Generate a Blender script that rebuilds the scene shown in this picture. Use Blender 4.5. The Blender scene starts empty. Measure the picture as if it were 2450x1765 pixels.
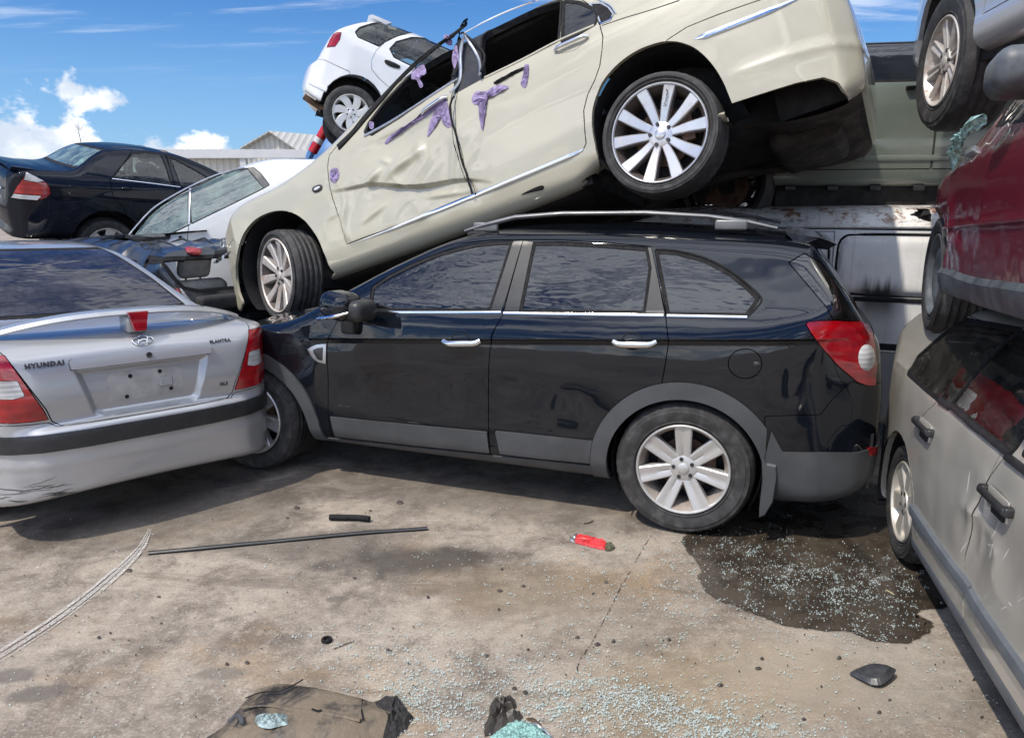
import bpy, math, random
import numpy as np
from mathutils import Vector, Matrix
random.seed(7)
RNG = np.random.default_rng(11)
rad = math.radians
SC = bpy.context.scene
COL = SC.collection

# ------------------------------------------------------------------ camera
F_PX, PITCH, EYE = 1770.0, 0.221, 1.68        # focal length in photo pixels (2450 wide), downward tilt, eye height
cam_d = bpy.data.cameras.new("camera")
cam_d.sensor_fit = 'HORIZONTAL'; cam_d.sensor_width = 36.0
cam_d.lens = 36.0 * F_PX / 2450.0
cam_d.clip_start = 0.05; cam_d.clip_end = 5000
cam = bpy.data.objects.new("camera", cam_d); COL.objects.link(cam)
cam.location = (0, 0, EYE); cam.rotation_euler = (math.pi/2 - PITCH, 0, 0)
SC.camera = cam

# ------------------------------------------------------------------ sun, sky, exposure
SUN_DIR = Vector((0.40, 0.36, -0.84)).normalized()      # the way the light travels
sun_d = bpy.data.lights.new("sun", 'SUN'); sun_d.energy = 3.4; sun_d.angle = rad(1.5); sun_d.color = (1, 0.92, 0.80)
sun = bpy.data.objects.new("sun", sun_d); COL.objects.link(sun)
sun.rotation_euler = SUN_DIR.to_track_quat('-Z', 'Y').to_euler(); sun.location = (-6, -3, 14)
SC.view_settings.view_transform = 'Standard'; SC.view_settings.look = 'None'
SC.view_settings.exposure = 0.08; SC.view_settings.gamma = 1.0; SC.view_settings.use_curve_mapping = False
SC.cycles.max_bounces = 8; SC.cycles.transparent_max_bounces = 12
SC.cycles.caustics_reflective = False; SC.cycles.caustics_refractive = False

world = bpy.data.worlds.new("World"); SC.world = world; world.use_nodes = True
class NT:
    """small helper for node trees"""
    def __init__(s, tree): s.t = tree; s.n = tree.nodes; s.l = tree.links
    def node(s, kind, **kw):
        n = s.n.new(kind)
        for k, v in kw.items():
            if k.startswith('_'): setattr(n, k[1:], v)
            else:
                key = int(k[1:]) if (k[0] == 'i' and k[1:].isdigit()) else k.replace('_', ' ')
                inp = n.inputs[key]
                if isinstance(v, bpy.types.NodeSocket): s.l.new(v, inp)
                else: inp.default_value = v
        return n
    def math(s, op, a, b=0.0, c=0.0, clamp=False):
        n = s.n.new('ShaderNodeMath'); n.operation = op; n.use_clamp = clamp
        for i, v in enumerate((a, b, c)):
            if isinstance(v, bpy.types.NodeSocket): s.l.new(v, n.inputs[i])
            else: n.inputs[i].default_value = v
        return n.outputs[0]
    def vmath(s, op, a, b=(0, 0, 0)):
        n = s.n.new('ShaderNodeVectorMath'); n.operation = op
        for i, v in enumerate((a, b)):
            if isinstance(v, bpy.types.NodeSocket): s.l.new(v, n.inputs[i])
            else: n.inputs[i].default_value = v
        return n.outputs[0]
    def noise(s, vec, scale, detail=4, rough=0.55, dist=0.0, out='Fac'):
        n = s.n.new('ShaderNodeTexNoise'); n.inputs['Scale'].default_value = scale; n.inputs['Detail'].default_value = detail
        n.inputs['Roughness'].default_value = rough; n.inputs['Distortion'].default_value = dist
        if vec is not None: s.l.new(vec, n.inputs['Vector'])
        return n.outputs[out]
    def ramp(s, fac, lo, hi, a=0.0, b=1.0, smooth=True):
        n = s.n.new('ShaderNodeMapRange'); n.interpolation_type = 'SMOOTHSTEP' if smooth else 'LINEAR'
        for k, v in zip(('Value', 'From Min', 'From Max', 'To Min', 'To Max'), (fac, lo, hi, a, b)):
            if isinstance(v, bpy.types.NodeSocket): s.l.new(v, n.inputs[k])
            else: n.inputs[k].default_value = v
        return n.outputs[0]
    def mix(s, fac, a, b):
        n = s.n.new('ShaderNodeMix'); n.data_type = 'RGBA'
        for i, v in ((0, fac), (6, a), (7, b)):
            if isinstance(v, bpy.types.NodeSocket): s.l.new(v, n.inputs[i])
            else: n.inputs[i].default_value = v if i == 0 else (tuple(v)+(1,))[:4]
        return n.outputs[2]
    def mapping(s, vec, scale=(1, 1, 1), loc=(0, 0, 0), rot=(0, 0, 0)):
        n = s.n.new('ShaderNodeMapping'); s.l.new(vec, n.inputs[0])
        n.inputs['Scale'].default_value = scale; n.inputs['Location'].default_value = loc; n.inputs['Rotation'].default_value = rot
        return n.outputs[0]

def make_sky():
    g = NT(world.node_tree); g.n.clear()
    sky = g.node('ShaderNodeTexSky'); sky.sky_type = 'NISHITA'; sky.sun_disc = False
    sky.sun_elevation = math.asin(-SUN_DIR.z); sky.sun_rotation = math.atan2(-SUN_DIR.x, -SUN_DIR.y)
    sky.air_density = 1.0; sky.dust_density = 0.3; sky.ozone_density = 2.6; sky.altitude = 100
    tc = g.n.new('ShaderNodeTexCoord'); d = tc.outputs['Generated']
    sep = g.n.new('ShaderNodeSeparateXYZ'); g.l.new(d, sep.inputs[0]); x, y, z = sep.outputs
    # thin high cloud, laid on a plane overhead
    zz = g.math('MAXIMUM', g.math('ADD', z, 0.10), 0.03)
    cmb = g.n.new('ShaderNodeCombineXYZ'); g.l.new(g.math('DIVIDE', x, zz), cmb.inputs[0]); g.l.new(g.math('DIVIDE', y, zz), cmb.inputs[1])
    p = cmb.outputs[0]
    p1 = g.mapping(p, (0.55, 1.5, 1), (3.1, 1.7, 0), (0, 0, 0.35))
    rip = g.noise(g.mapping(p, (.8, 4.2, 1), (1.3, .4, 0), (0, 0, .12)), 1.5, 6, .6, .4); broad = g.noise(p1, 0.55, 2, 0.5); fine = g.noise(p1, 1.5, 8, 0.62, 0.35)
    back = g.math('ADD', g.ramp(z, .45, .85, 0, .15), g.ramp(y, -0.25, 0.30, BACK_COVER, FRONT_COVER))            # more cloud behind the camera
    lit = g.ramp(y, -0.25, 0.25, BACK_LIFT, 1.0)
    ci = g.ramp(g.math('ADD', g.math('ADD', g.math('ADD', g.math('MULTIPLY', broad, 0.62), g.math('MULTIPLY', fine, 0.34)), g.math('MULTIPLY', rip, 0.55)), back), 0.83, 0.98, 0, 1)
    ci = g.math('MULTIPLY', ci, g.ramp(g.math('SUBTRACT', z, g.math('MULTIPLY', y, 0.10)), 0.02, 0.2))
    # heaped cloud low over the horizon
    d2 = g.mapping(d, (1, 1, 1.35), (CUM_X, CUM_Y, 0.37))
    big = g.noise(d2, 3.4, 2, 0.5); puff = g.noise(d2, 15.0, 10, 0.56, 0.15)
    dens = g.math('ADD', g.math('MULTIPLY', big, 0.75), g.math('MULTIPLY', puff, 0.62))
    bk = g.ramp(y, 0.15, -0.25)
    thr = g.math('ADD', g.math('MULTIPLY', g.ramp(z, 0.05, 0.18, 0.52, 0.90, smooth=False), g.math('SUBTRACT', 1.0, bk)), g.math('MULTIPLY', g.ramp(z, 0.10, 0.50, 0.60, 0.86, smooth=False), bk))
    az = g.math('MULTIPLY', g.math('SUBTRACT', 1.0, bk), g.math('SUBTRACT', g.ramp(x, -0.31, -0.17, 0.0, 0.30), g.ramp(x, -0.42, -0.52, 0, 0.03)))                  # heaps stand to the left
    cu = g.ramp(g.math('SUBTRACT', dens, g.math('ADD', thr, az)), 0.0, 0.055)
    cu = g.math('MULTIPLY', cu, g.math('MAXIMUM', g.ramp(z, 0.20, 0.13), g.math('MULTIPLY', bk, g.ramp(z, 0.55, 0.35))))
    shade = g.noise(g.mapping(d2, (1, 1, 1), (0.012, 0, -0.02)), 13.0, 6, 0.5)
    ccol = g.mix(g.ramp(shade, 0.36, 0.60), CLOUD_LIT, CLOUD_DIM)
    hs = g.n.new('ShaderNodeHueSaturation'); g.l.new(sky.outputs[0], hs.inputs['Color']); hs.inputs['Saturation'].default_value = SKY_SAT; hs.inputs['Value'].default_value = SKY_VAL; hs.inputs['Hue'].default_value = 0.513
    cc = g.vmath('SCALE', g.mix(0.0, CIRRUS, CIRRUS)); g.l.new(lit, cc.node.inputs['Scale'])
    c1 = g.mix(g.math('MULTIPLY', ci, 0.80), g.mix(g.ramp(z, 0.30, -0.02, 0, .75), hs.outputs[0], HORIZON), cc)
    cl = g.vmath('SCALE', ccol); g.l.new(g.math('ADD', 1.0, g.math('MULTIPLY', bk, .55)), cl.node.inputs['Scale'])
    c2 = g.mix(cu, c1, cl)
    bg = g.node('ShaderNodeBackground', Color=c2, Strength=SKY_STRENGTH)
    out = g.n.new('ShaderNodeOutputWorld'); g.l.new(bg.outputs[0], out.inputs[0])
BACK_COVER = 0.062; FRONT_COVER = 0.07
HORIZON = (1.5, 3.7, 7.0); BACK_LIFT = 2.7
SKY_STRENGTH = 0.125; SKY_SAT = 1.42; SKY_VAL = 1.0
CUM_X, CUM_Y = 4.1, 2.3
CLOUD_LIT = (10.5, 10.5, 10.6); CLOUD_DIM = (5.4, 6.1, 7.2); CIRRUS = (8.2, 8.6, 9.4)
make_sky()
# ------------------------------------------------------------------ camera rays
_c, _s = math.cos(PITCH), math.sin(PITCH)
CAM = np.array([0, 0, EYE])
def ray(p):
    p = np.array([r[:2] for r in (p if hasattr(p[0], '__len__') else [p])], float); u = (p[:, 0]-1225)/F_PX; v = -(p[:, 1]-882.5)/F_PX
    d = np.stack([u, _c+v*_s, -_s+v*_c], 1)
    return d
def on_ground(p, z=0.0):
    d = ray(p); t = (z-EYE)/d[:, 2]; return CAM+d*t[:, None]
def at_depth(p, y):
    d = ray(p); t = y/d[:, 1]; return CAM+d*t[:, None]
def q(ox, oy, s, pts): return [(ox+s*p[0], oy+s*p[1])+tuple(p[2:]) for p in pts]

# ------------------------------------------------------------------ 2-D helpers
def seg_sdf(poly, P):
    """signed distance (negative inside) from points to a closed polygon"""
    A = np.asarray(poly, float)[:, :2]; B = np.roll(A, -1, 0); px, py = np.ascontiguousarray(P[:, 0]), np.ascontiguousarray(P[:, 1])
    d2 = np.full(len(P), 1e9); ins = np.zeros(len(P), bool)
    for (ax, ay), (bx, by) in zip(A.tolist(), B.tolist()):
        ex, ey = bx-ax, by-ay; L = ex*ex+ey*ey
        if L < 1e-14: continue
        wx, wy = px-ax, py-ay
        t = np.clip((wx*ex+wy*ey)/L, 0, 1); qx = wx-ex*t; qy = wy-ey*t
        np.minimum(d2, qx*qx+qy*qy, out=d2)
        if ey != 0: ins ^= ((ay > py) != (by > py)) & (wx < ex*wy/ey)
    return np.sqrt(d2)*np.where(ins, -1, 1)
def smooth(pts, n=6, closed=True, tension=0.5):
    """Catmull-Rom through the points; a point given with a third value 1 stays a sharp corner"""
    P = [np.array(p[:2], float) for p in pts]; sh = [len(p) > 2 and p[2] for p in pts]
    m = len(P); out = []
    for i in range(m if closed else m-1):
        p1, p2 = P[i], P[(i+1) % m]
        p0 = P[(i-1) % m] if (closed or i > 0) else p1
        p3 = P[(i+2) % m] if (closed or i+2 < m) else p2
        m1 = (p2-p1) if sh[i] else (p2-p0)*tension
        m2 = (p2-p1) if sh[(i+1) % m] else (p3-p1)*tension
        L = np.linalg.norm(p2-p1)+1e-9
        for mm in (m1, m2):
            l = np.linalg.norm(mm)
            if l > L: mm *= L/l
        for k in range(n):
            t = k/n; a = 2*t**3-3*t**2+1; b = t**3-2*t**2+t; c = -2*t**3+3*t**2; d = t**3-t**2
            out.append(a*p1+b*m1+c*p2+d*m2)
    if not closed: out.append(P[-1])
    return np.array(out)
def smax(a, b, k):
    return np.maximum(a, b)+np.maximum(k-np.abs(a-b), 0)**2/(4*k)
def vnoise(x, y, seed=0):
    """cheap smooth value noise, vectorised"""
    def h(i, j):
        v = np.sin(i*127.1+j*311.7+seed*74.7)*43758.5453; return v-np.floor(v)
    i, j = np.floor(x), np.floor(y); f, g = x-i, y-j
    f = f*f*f*(f*(f*6-15)+10); g = g*g*g*(g*(g*6-15)+10)
    return (h(i, j)*(1-f)+h(i+1, j)*f)*(1-g)+(h(i, j+1)*(1-f)+h(i+1, j+1)*f)*g-0.5

# ------------------------------------------------------------------ object helpers
def link(o, parent=None):
    COL.objects.link(o)
    if parent is not None: o.parent = parent
    return o
def tag(o, label=None, cat=None, group=None, kind=None):
    for k, v in (('label', label), ('category', cat), ('group', group), ('kind', kind)):
        if v: o[k] = v
    return o
def empty(name, M=None, parent=None):
    o = bpy.data.objects.new(name, None); o.empty_display_size = 0.2
    if M is not None: o.matrix_local = M
    return link(o, parent)
def mesh_obj(name, V, Fc, mat, parent=None, M=None, normals=None, smooth_=True, mat_idx=None):
    me = bpy.data.meshes.new(name)
    V = np.asarray(V, float)
    me.from_pydata(V.tolist(), [], [tuple(int(i) for i in f) for f in Fc]); 
    for m in (mat if isinstance(mat, (list, tuple)) else [mat]): me.materials.append(m)
    if mat_idx is not None: me.polygons.foreach_set('material_index', np.asarray(mat_idx, dtype=np.int32))
    me.polygons.foreach_set('use_smooth', [bool(smooth_)]*len(me.polygons))
    me.update()
    if normals is not None: me.normals_split_custom_set_from_vertices(np.asarray(normals, float).tolist())
    o = bpy.data.objects.new(name, me)
    if M is not None: o.matrix_local = M
    return link(o, parent)
class MB:
    """collects simple shapes and links them as one mesh"""
    def __init__(s): s.V = []; s.F = []
    def add(s, V, Fc):
        b = len(s.V); s.V += [tuple(v) for v in V]; s.F += [tuple(i+b for i in f) for f in Fc]; return s
    def box(s, c, h, R=None, taper=1.0):
        v = [np.array((sx*h[0]*(taper if sz > 0 else 1), sy*h[1]*(taper if sz > 0 else 1), sz*h[2])) for sx in (-1, 1) for sy in (-1, 1) for sz in (-1, 1)]
        if R is not None: v = [np.array(R@Vector(a)) for a in v]
        v = [a+np.array(c) for a in v]
        return s.add(v, [(0, 1, 3, 2), (4, 6, 7, 5), (0, 4, 5, 1), (2, 3, 7, 6), (0, 2, 6, 4), (1, 5, 7, 3)])
    def rbox(s, c, h, r=0.02, R=None, n=3):
        """box with rounded edges: a superellipsoid-ish grid"""
        N = 4*n+4; V = []; Fc = []
        def ring(t): 
            out = []
            for qd, (sx, sy) in enumerate(((1, 1), (-1, 1), (-1, -1), (1, -1))):
                for k in range(n+1):
                    a = (qd+k/n)*math.pi/2; out.append((sx*(h[0]-r)+r*t*math.cos(a), sy*(h[1]-r)+r*t*math.sin(a)))
            return out
        lv = [(-h[2]+r-r*math.cos(i/n*math.pi/2), math.sin(i/n*math.pi/2)) for i in range(n+1)]
        lv += [(h[2]-r+r*math.sin(i/n*math.pi/2), math.cos(i/n*math.pi/2)) for i in range(n+1)]
        for z, t in lv: V += [(x, y, z) for x, y in ring(t)]
        for i in range(len(lv)-1):
            for j in range(N): Fc.append((i*N+j, i*N+(j+1) % N, (i+1)*N+(j+1) % N, (i+1)*N+j))
        Fc.append(tuple(reversed(range(N)))); Fc.append(tuple(range((len(lv)-1)*N, len(lv)*N)))
        if R is not None: V = [tuple(R@Vector(a)) for a in V]
        return s.add([np.array(a)+np.array(c) for a in V], Fc)
    def tube(s, path, r, n=8, cap=True, squash=1.0, up=(0, 0, 1)):
        P = [Vector(p) for p in path]; m = len(P); rr = r if hasattr(r, '__len__') else [r]*m
        V = []; up = Vector(up)
        for i in range(m):
            t = (P[min(i+1, m-1)]-P[max(i-1, 0)]).normalized()
            a = t.cross(up); a = a.normalized() if a.length > 1e-4 else t.cross(Vector((1, 0, 0))).normalized(); b = a.cross(t)
            for k in range(n):
                an = 2*math.pi*k/n; V.append(P[i]+(a*math.cos(an)+b*math.sin(an)*squash)*rr[i])
        Fc = [(i*n+k, i*n+(k+1) % n, (i+1)*n+(k+1) % n, (i+1)*n+k) for i in range(m-1) for k in range(n)]
        if cap: Fc += [tuple(reversed(range(n))), tuple(range((m-1)*n, m*n))]
        return s.add(V, Fc)
    def lathe(s, prof, n=32, axis=1, c=(0, 0, 0), close=False):
        """prof: (radius, offset along the axis)"""
        V = []; m = len(prof)
        for k in range(n):
            a = 2*math.pi*k/n; ca, sa = math.cos(a), math.sin(a)
            for r, h in prof:
                v = (r*ca, h, r*sa) if axis == 1 else (r*ca, r*sa, h) if axis == 2 else (h, r*ca, r*sa)
                V.append(np.array(v)+np.array(c))
        mm = m if close else m-1
        Fc = [(k*m+i, k*m+(i+1) % m, ((k+1) % n)*m+(i+1) % m, ((k+1) % n)*m+i) for k in range(n) for i in range(mm)]
        return s.add(V, Fc)
    def prism(s, poly, y0, y1, bevel=0.0):
        """outline in x,z pushed along y from y0 (front) to y1"""
        P = np.array(poly, float); m = len(P); V = []
        if bevel:
            c = P.mean(0); d = P-c; Pi = c+d*(1-bevel/np.maximum(np.linalg.norm(d, axis=1, keepdims=True), 1e-6))
            sg = 1 if y1 > y0 else -1
            L = [(Pi, y0), (P, y0+sg*bevel), (P, y1)]
        else: L = [(P, y0), (P, y1)]
        for Q, y in L: V += [(a, y, b) for a, b in Q]
        Fc = [(i*m+j, i*m+(j+1) % m, (i+1)*m+(j+1) % m, (i+1)*m+j) for i in range(len(L)-1) for j in range(m)]
        Fc += [tuple(reversed(range(m))), tuple(range((len(L)-1)*m, len(L)*m))]
        return s.add(V, Fc)
    def build(s, name, mat, parent=None, M=None, smooth_=False, fix=True):
        o = mesh_obj(name, s.V, s.F, mat, parent, M, smooth_=smooth_)
        if fix:
            import bmesh
            bm = bmesh.new(); bm.from_mesh(o.data); bmesh.ops.recalc_face_normals(bm, faces=bm.faces)
            if smooth_:
                for e in bm.edges:
                    if len(e.link_faces) == 2 and e.calc_face_angle(0) > 0.7: e.smooth = False
            bm.to_mesh(o.data); bm.free()
        return o

# ------------------------------------------------------------------ car bodies: one smooth solid, its skin cut into panels
class Field:
    """signed distance to an outline on a fine grid, lightly blurred, read back with cubic B-splines (value and slope)"""
    def __init__(s, poly, h, blur):
        poly = np.asarray(poly, float); s.h = h; pad = 0.25
        s.o = poly.min(0)-pad; n = ((poly.max(0)+pad-s.o)/h).astype(int)+4; s.n = n
        gx, gy = [s.o[i]+h*np.arange(n[i]) for i in range(2)]
        # exact near the outline on the full grid, coarse elsewhere is not needed: the grid is small
        G = np.stack(np.meshgrid(gx, gy, indexing='ij'), -1).reshape(-1, 2); A = seg_sdf(poly, G).reshape(n)
        k = int(3*blur)+1; w = np.exp(-0.5*(np.arange(-k, k+1)/blur)**2); w /= w.sum()
        A = np.pad(A, k, mode='edge'); A = sum(w[i]*A[i:i+n[0]] for i in range(2*k+1)); s.A = sum(w[i]*A[:, i:i+n[1]] for i in range(2*k+1))
        s.flat = np.ascontiguousarray(s.A).ravel()
    def __call__(s, x, y):
        u = np.clip((x-s.o[0])/s.h, 1.001, s.n[0]-3.001); v = np.clip((y-s.o[1])/s.h, 1.001, s.n[1]-3.001)
        i = u.astype(np.int64); j = v.astype(np.int64); f = u-i; g = v-j
        def W(t): t2 = t*t; t3 = t2*t; return ((1-3*t+3*t2-t3)/6, (3*t3-6*t2+4)/6, (-3*t3+3*t2+3*t+1)/6, t3/6)
        def D(t): t2 = t*t; return (t-.5-t2/2, 1.5*t2-2*t, t+.5-1.5*t2, t2/2)
        wx, wy, dx, dy = W(f), W(g), D(f), D(g); val = 0; gx = 0; gy = 0; n1 = s.n[1]
        for a in range(4):
            row = 0; rowd = 0; b0 = (i+a-1)*n1+j-1
            for b in range(4):
                t = s.flat[b0+b]; row = row+wy[b]*t; rowd = rowd+dy[b]*t
            val = val+wx[a]*row; gx = gx+dx[a]*row; gy = gy+wx[a]*rowd
        # beyond the grid keep growing, so rays still step outwards
        out = np.hypot(np.maximum(np.abs(x-(s.o[0]+s.h*s.n[0]/2))-s.h*s.n[0]/2+s.h*3, 0), np.maximum(np.abs(y-(s.o[1]+s.h*s.n[1]/2))-s.h*s.n[1]/2+s.h*3, 0))
        return val+out, gx/s.h, gy/s.h

class Body:
    """side, plan and cross-section outlines intersected with soft edges.
    Local frame: x along the car (to the right in the photo), y away from the camera, z up."""
    def __init__(s, M, side, plan, sect, k=0.10, k2=0.10, crown=0.0, bump=None, cell=0.03, soft=2.2):
        s.M = np.array(M); s.Mi = np.linalg.inv(s.M); s.k = k; s.k2 = k2; s.crown = crown; s.bump = bump; s.cell = cell; s.soft = soft
        s.side = np.array(side, float)
        def half(h, ax):     # (t, half width) list -> closed outline in (t, y)
            h = np.array(h, float); return np.vstack([h, np.stack([h[::-1, 0], -h[::-1, 1]], 1)])
        s.plan = half(plan, 0); s.sect = half(sect, 1); s.fields()
    def fields(s):
        s.Fs = Field(s.side, 0.008, 1.2); s.Fp = Field(s.plan, 0.010, 2.0); s.Fc = Field(s.sect, 0.008, s.soft)
    def base(s, P, want=False):
        x, y, z = P[:, 0], P[:, 1], P[:, 2]
        a, ax, az = s.Fs(x, z+s.crown*y*y); b, bx, by = s.Fp(x, y); c, cz, cy = s.Fc(z, y)
        def sm(u, v, k):
            h = np.maximum(k-np.abs(u-v), 0); w = np.where(u >= v, 1.0, 0.0)
            return np.maximum(u, v)+h*h/(4*k), np.where(u >= v, 1-h/(2*k), h/(2*k))      # value, weight of u
        r1, w1 = sm(b, c, s.k); r2, w2 = sm(r1, a, s.k2)
        if not want: return r2
        wb, wc, wa = w2*w1, w2*(1-w1), 1-w2
        return r2, np.stack([wb*bx+wa*ax, wb*by+wc*cy+wa*az*2*s.crown*y, wc*cz+wa*az], 1)
    def d(s, P):
        r = s.base(P)
        return r-s.bump(P) if s.bump is not None else r
    def grad(s, P, e=0.003):
        _, g = s.base(P, True)
        if s.bump is not None:
            b0 = s.bump(P); g = g-np.stack([(s.bump(P+np.eye(3)[i]*e)-b0)/e for i in range(3)], 1)
        return g/np.maximum(np.linalg.norm(g, axis=1, keepdims=True), 1e-9)
    def project(s, P, it=3):
        for _ in range(it):
            P = P-s.grad(P)*np.clip(s.d(P), -0.03, 0.03)[:, None]
        return P
    def to_local(s, W): W = np.atleast_2d(W); return W@s.Mi[:3, :3].T+s.Mi[:3, 3]
    def to_world(s, L): L = np.atleast_2d(L); return L@s.M[:3, :3].T+s.M[:3, 3]
    def pix(s, pts):
        """photo pixels -> points where their rays meet the skin (nearest approach if they miss)"""
        D = ray(pts); D /= np.linalg.norm(D, axis=1, keepdims=True)
        o = s.to_local(CAM[None])[0]; D = D@s.Mi[:3, :3].T
        t = np.full(len(D), 0.5); best = t.copy(); bd = np.full(len(D), 9.); act = np.arange(len(D))
        for _ in range(140):
            dd = s.d(o+D[act]*t[act, None]); m = np.abs(dd) < bd[act]-1e-6; k = act[m]; best[k] = t[k]; bd[k] = np.abs(dd)[m]
            t[act] += np.clip(dd*0.85, -0.05, 0.6); act = act[np.abs(dd) > 4e-4]
            if not len(act): break
        return o+D*best[:, None]
    def xz(s, pts): return s.pix(pts)[:, [0, 2]]
    def plane(s, pts, y):
        """photo pixels -> (x, z) on the plane at local y"""
        D = ray(pts)@s.Mi[:3, :3].T; o = s.to_local(CAM[None])[0]
        t = (y-o[1])/D[:, 1]; P = o+D*t[:, None]; return P[:, [0, 2]]
    def skin(s):
        h = s.cell; lo = np.array([s.side[:, 0].min(), s.plan[:, 1].min(), s.side[:, 1].min()-0.05])-2.5*h
        hi = np.array([s.side[:, 0].max(), s.plan[:, 1].max(), s.side[:, 1].max()])+2.5*h
        ny = int((hi[1]-lo[1])/h/2)*2+1; n = [int((hi[0]-lo[0])/h)+1, ny, int((hi[2]-lo[2])/h)+1]
        X = [lo[i]+(hi[i]-lo[i])*np.arange(n[i])/(n[i]-1) for i in range(3)]
        # outlines sampled on 2-D grids, then combined
        g2 = lambda a, b: np.stack(np.meshgrid(a, b, indexing='ij'), -1).reshape(-1, 2)
        B = s.Fp(*g2(X[0], X[1]).T)[0].reshape(n[0], n[1], 1)
        Cc = s.Fc(*g2(X[2], X[1]).T)[0].reshape(n[2], n[1]).T[None]
        if s.crown:
            zz = np.concatenate([X[2], X[2][-1]+h*np.arange(1, int(s.crown*hi[1]**2/h)+3)])
            A0 = s.Fs(*g2(X[0], zz).T)[0].reshape(n[0], len(zz))
            A = np.empty(n)
            for j in range(n[1]):
                f = (X[2]+s.crown*X[1][j]**2-zz[0])/(zz[1]-zz[0]); i0 = np.clip(f.astype(int), 0, len(zz)-2); fr = f-i0
                A[:, j] = A0[:, i0]*(1-fr)+A0[:, i0+1]*fr
        else: A = s.Fs(*g2(X[0], X[2]).T)[0].reshape(n[0], 1, n[2])
        Dg = smax(smax(B, Cc, s.k), A, s.k2)*np.ones(n)
        if s.bump is not None:
            G = np.stack(np.meshgrid(*X, indexing='ij'), -1).reshape(-1, 3)
            m = np.abs(Dg.reshape(-1)) < 0.15; bb = np.zeros(len(G)); bb[m] = s.bump(G[m]); Dg = Dg-bb.reshape(n)
        # surface nets
        sg = Dg < 0
        c = np.zeros([k-1 for k in n], int)
        for dx in (0, 1):
            for dy in (0, 1):
                for dz in (0, 1): c += sg[dx:n[0]-1+dx, dy:n[1]-1+dy, dz:n[2]-1+dz]
        act = (c > 0) & (c < 8); idx = np.full(act.shape, -1); ii = np.argwhere(act); idx[act] = np.arange(len(ii))
        acc = np.zeros((len(ii), 3)); cnt = np.zeros(len(ii))
        offs = [(a, b, e) for a in (0, 1) for b in (0, 1) for e in (0, 1)]
        for o1 in offs:
            for ax in range(3):
                if o1[ax] == 1: continue
                o2 = list(o1); o2[ax] = 1
                d1 = Dg[ii[:, 0]+o1[0], ii[:, 1]+o1[1], ii[:, 2]+o1[2]]; d2 = Dg[ii[:, 0]+o2[0], ii[:, 1]+o2[1], ii[:, 2]+o2[2]]
                m = (d1 < 0) != (d2 < 0); t = d1/(d1-d2+1e-12); p = np.tile(np.array(o1, float), (len(ii), 1)); p[:, ax] = t
                acc[m] += p[m]; cnt[m] += 1
        step = np.array([X[i][1]-X[i][0] for i in range(3)])
        V = (ii+acc/cnt[:, None])*step+np.array([X[i][0] for i in range(3)])
        Q = []
        for ax in range(3):
            a, b = [(1, 2), (2, 0), (0, 1)][ax]
            s1 = [slice(1, -1)]*3; s1[ax] = slice(0, -1); s2 = list(s1); s2[ax] = slice(1, None)
            cross = sg[tuple(s1)] != sg[tuple(s2)]; e = np.argwhere(cross); inside = sg[tuple(s1)][cross]
            e[:, a] += 1; e[:, b] += 1
            def cell_(da, db):
                k = e.copy(); k[:, a] -= da; k[:, b] -= db; return idx[k[:, 0], k[:, 1], k[:, 2]]
            qd = np.stack([cell_(1, 1), cell_(0, 1), cell_(0, 0), cell_(1, 0)], 1)
            qd[~inside] = qd[~inside][:, ::-1]; Q.append(qd)
        Q = np.vstack(Q); Q = Q[(Q >= 0).all(1)]
        V = s.project(V, 4)
        T = np.vstack([Q[:, [0, 1, 2]], Q[:, [0, 2, 3]]])
        s.V, s.T, s.L = V, T, np.zeros(len(T), int); s.names = ['body']
        return s
    # -- cutting
    def _refine(s, phi_f, mask_f, target, n=3):
        for _ in range(n):
            ph = phi_f(s.V); T = s.T
            idx = np.where((np.abs(ph) < 0.06)[T].any(1))[0]
            if not len(idx): break
            Tc = T[idx]; tm = mask_f(s.V[Tc].mean(1)); p3 = ph[Tc]
            E = np.linalg.norm(s.V[Tc]-s.V[Tc[:, [1, 2, 0]]], axis=2)
            near = tm & (np.abs(p3).min(1) < E.max(1)*0.75+0.002) & (E.max(1) > target)
            if not near.any(): break
            ed = np.sort(np.stack([Tc, Tc[:, [1, 2, 0]]], 2)[near].reshape(-1, 2), 1)
            want = np.unique((ed[:, 0].astype(np.int64)*len(s.V)+ed[:, 1])[E[near].reshape(-1) > target*0.75])
            fl = np.zeros(len(s.V), bool); fl[want//len(s.V)] = True; fl[want % len(s.V)] = True
            ci = np.where(fl[T].sum(1) >= 2)[0]; keep = np.ones(len(T), bool); keep[ci] = False
            Tk, Lk = T[keep], s.L[keep]; T = T[ci]; Lc = s.L[ci]
            eds = np.sort(np.stack([T, T[:, [1, 2, 0]]], 2).reshape(-1, 2), 1); key = eds[:, 0].astype(np.int64)*len(s.V)+eds[:, 1]
            pos = np.clip(np.searchsorted(want, key), 0, len(want)-1); hit = want[pos] == key
            mid = np.where(hit, pos+len(s.V), -1).reshape(-1, 3)
            a, b = want//len(s.V), want % len(s.V)
            NV = s.project((s.V[a]+s.V[b])/2, 2); s.V = np.vstack([s.V, NV])
            out, lab = [Tk], [Lk]
            code = (mid >= 0)@np.array([1, 2, 4])
            def put(sel, tri): out.append(np.stack(tri, 1)); lab.append(Lc[sel])
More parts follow.
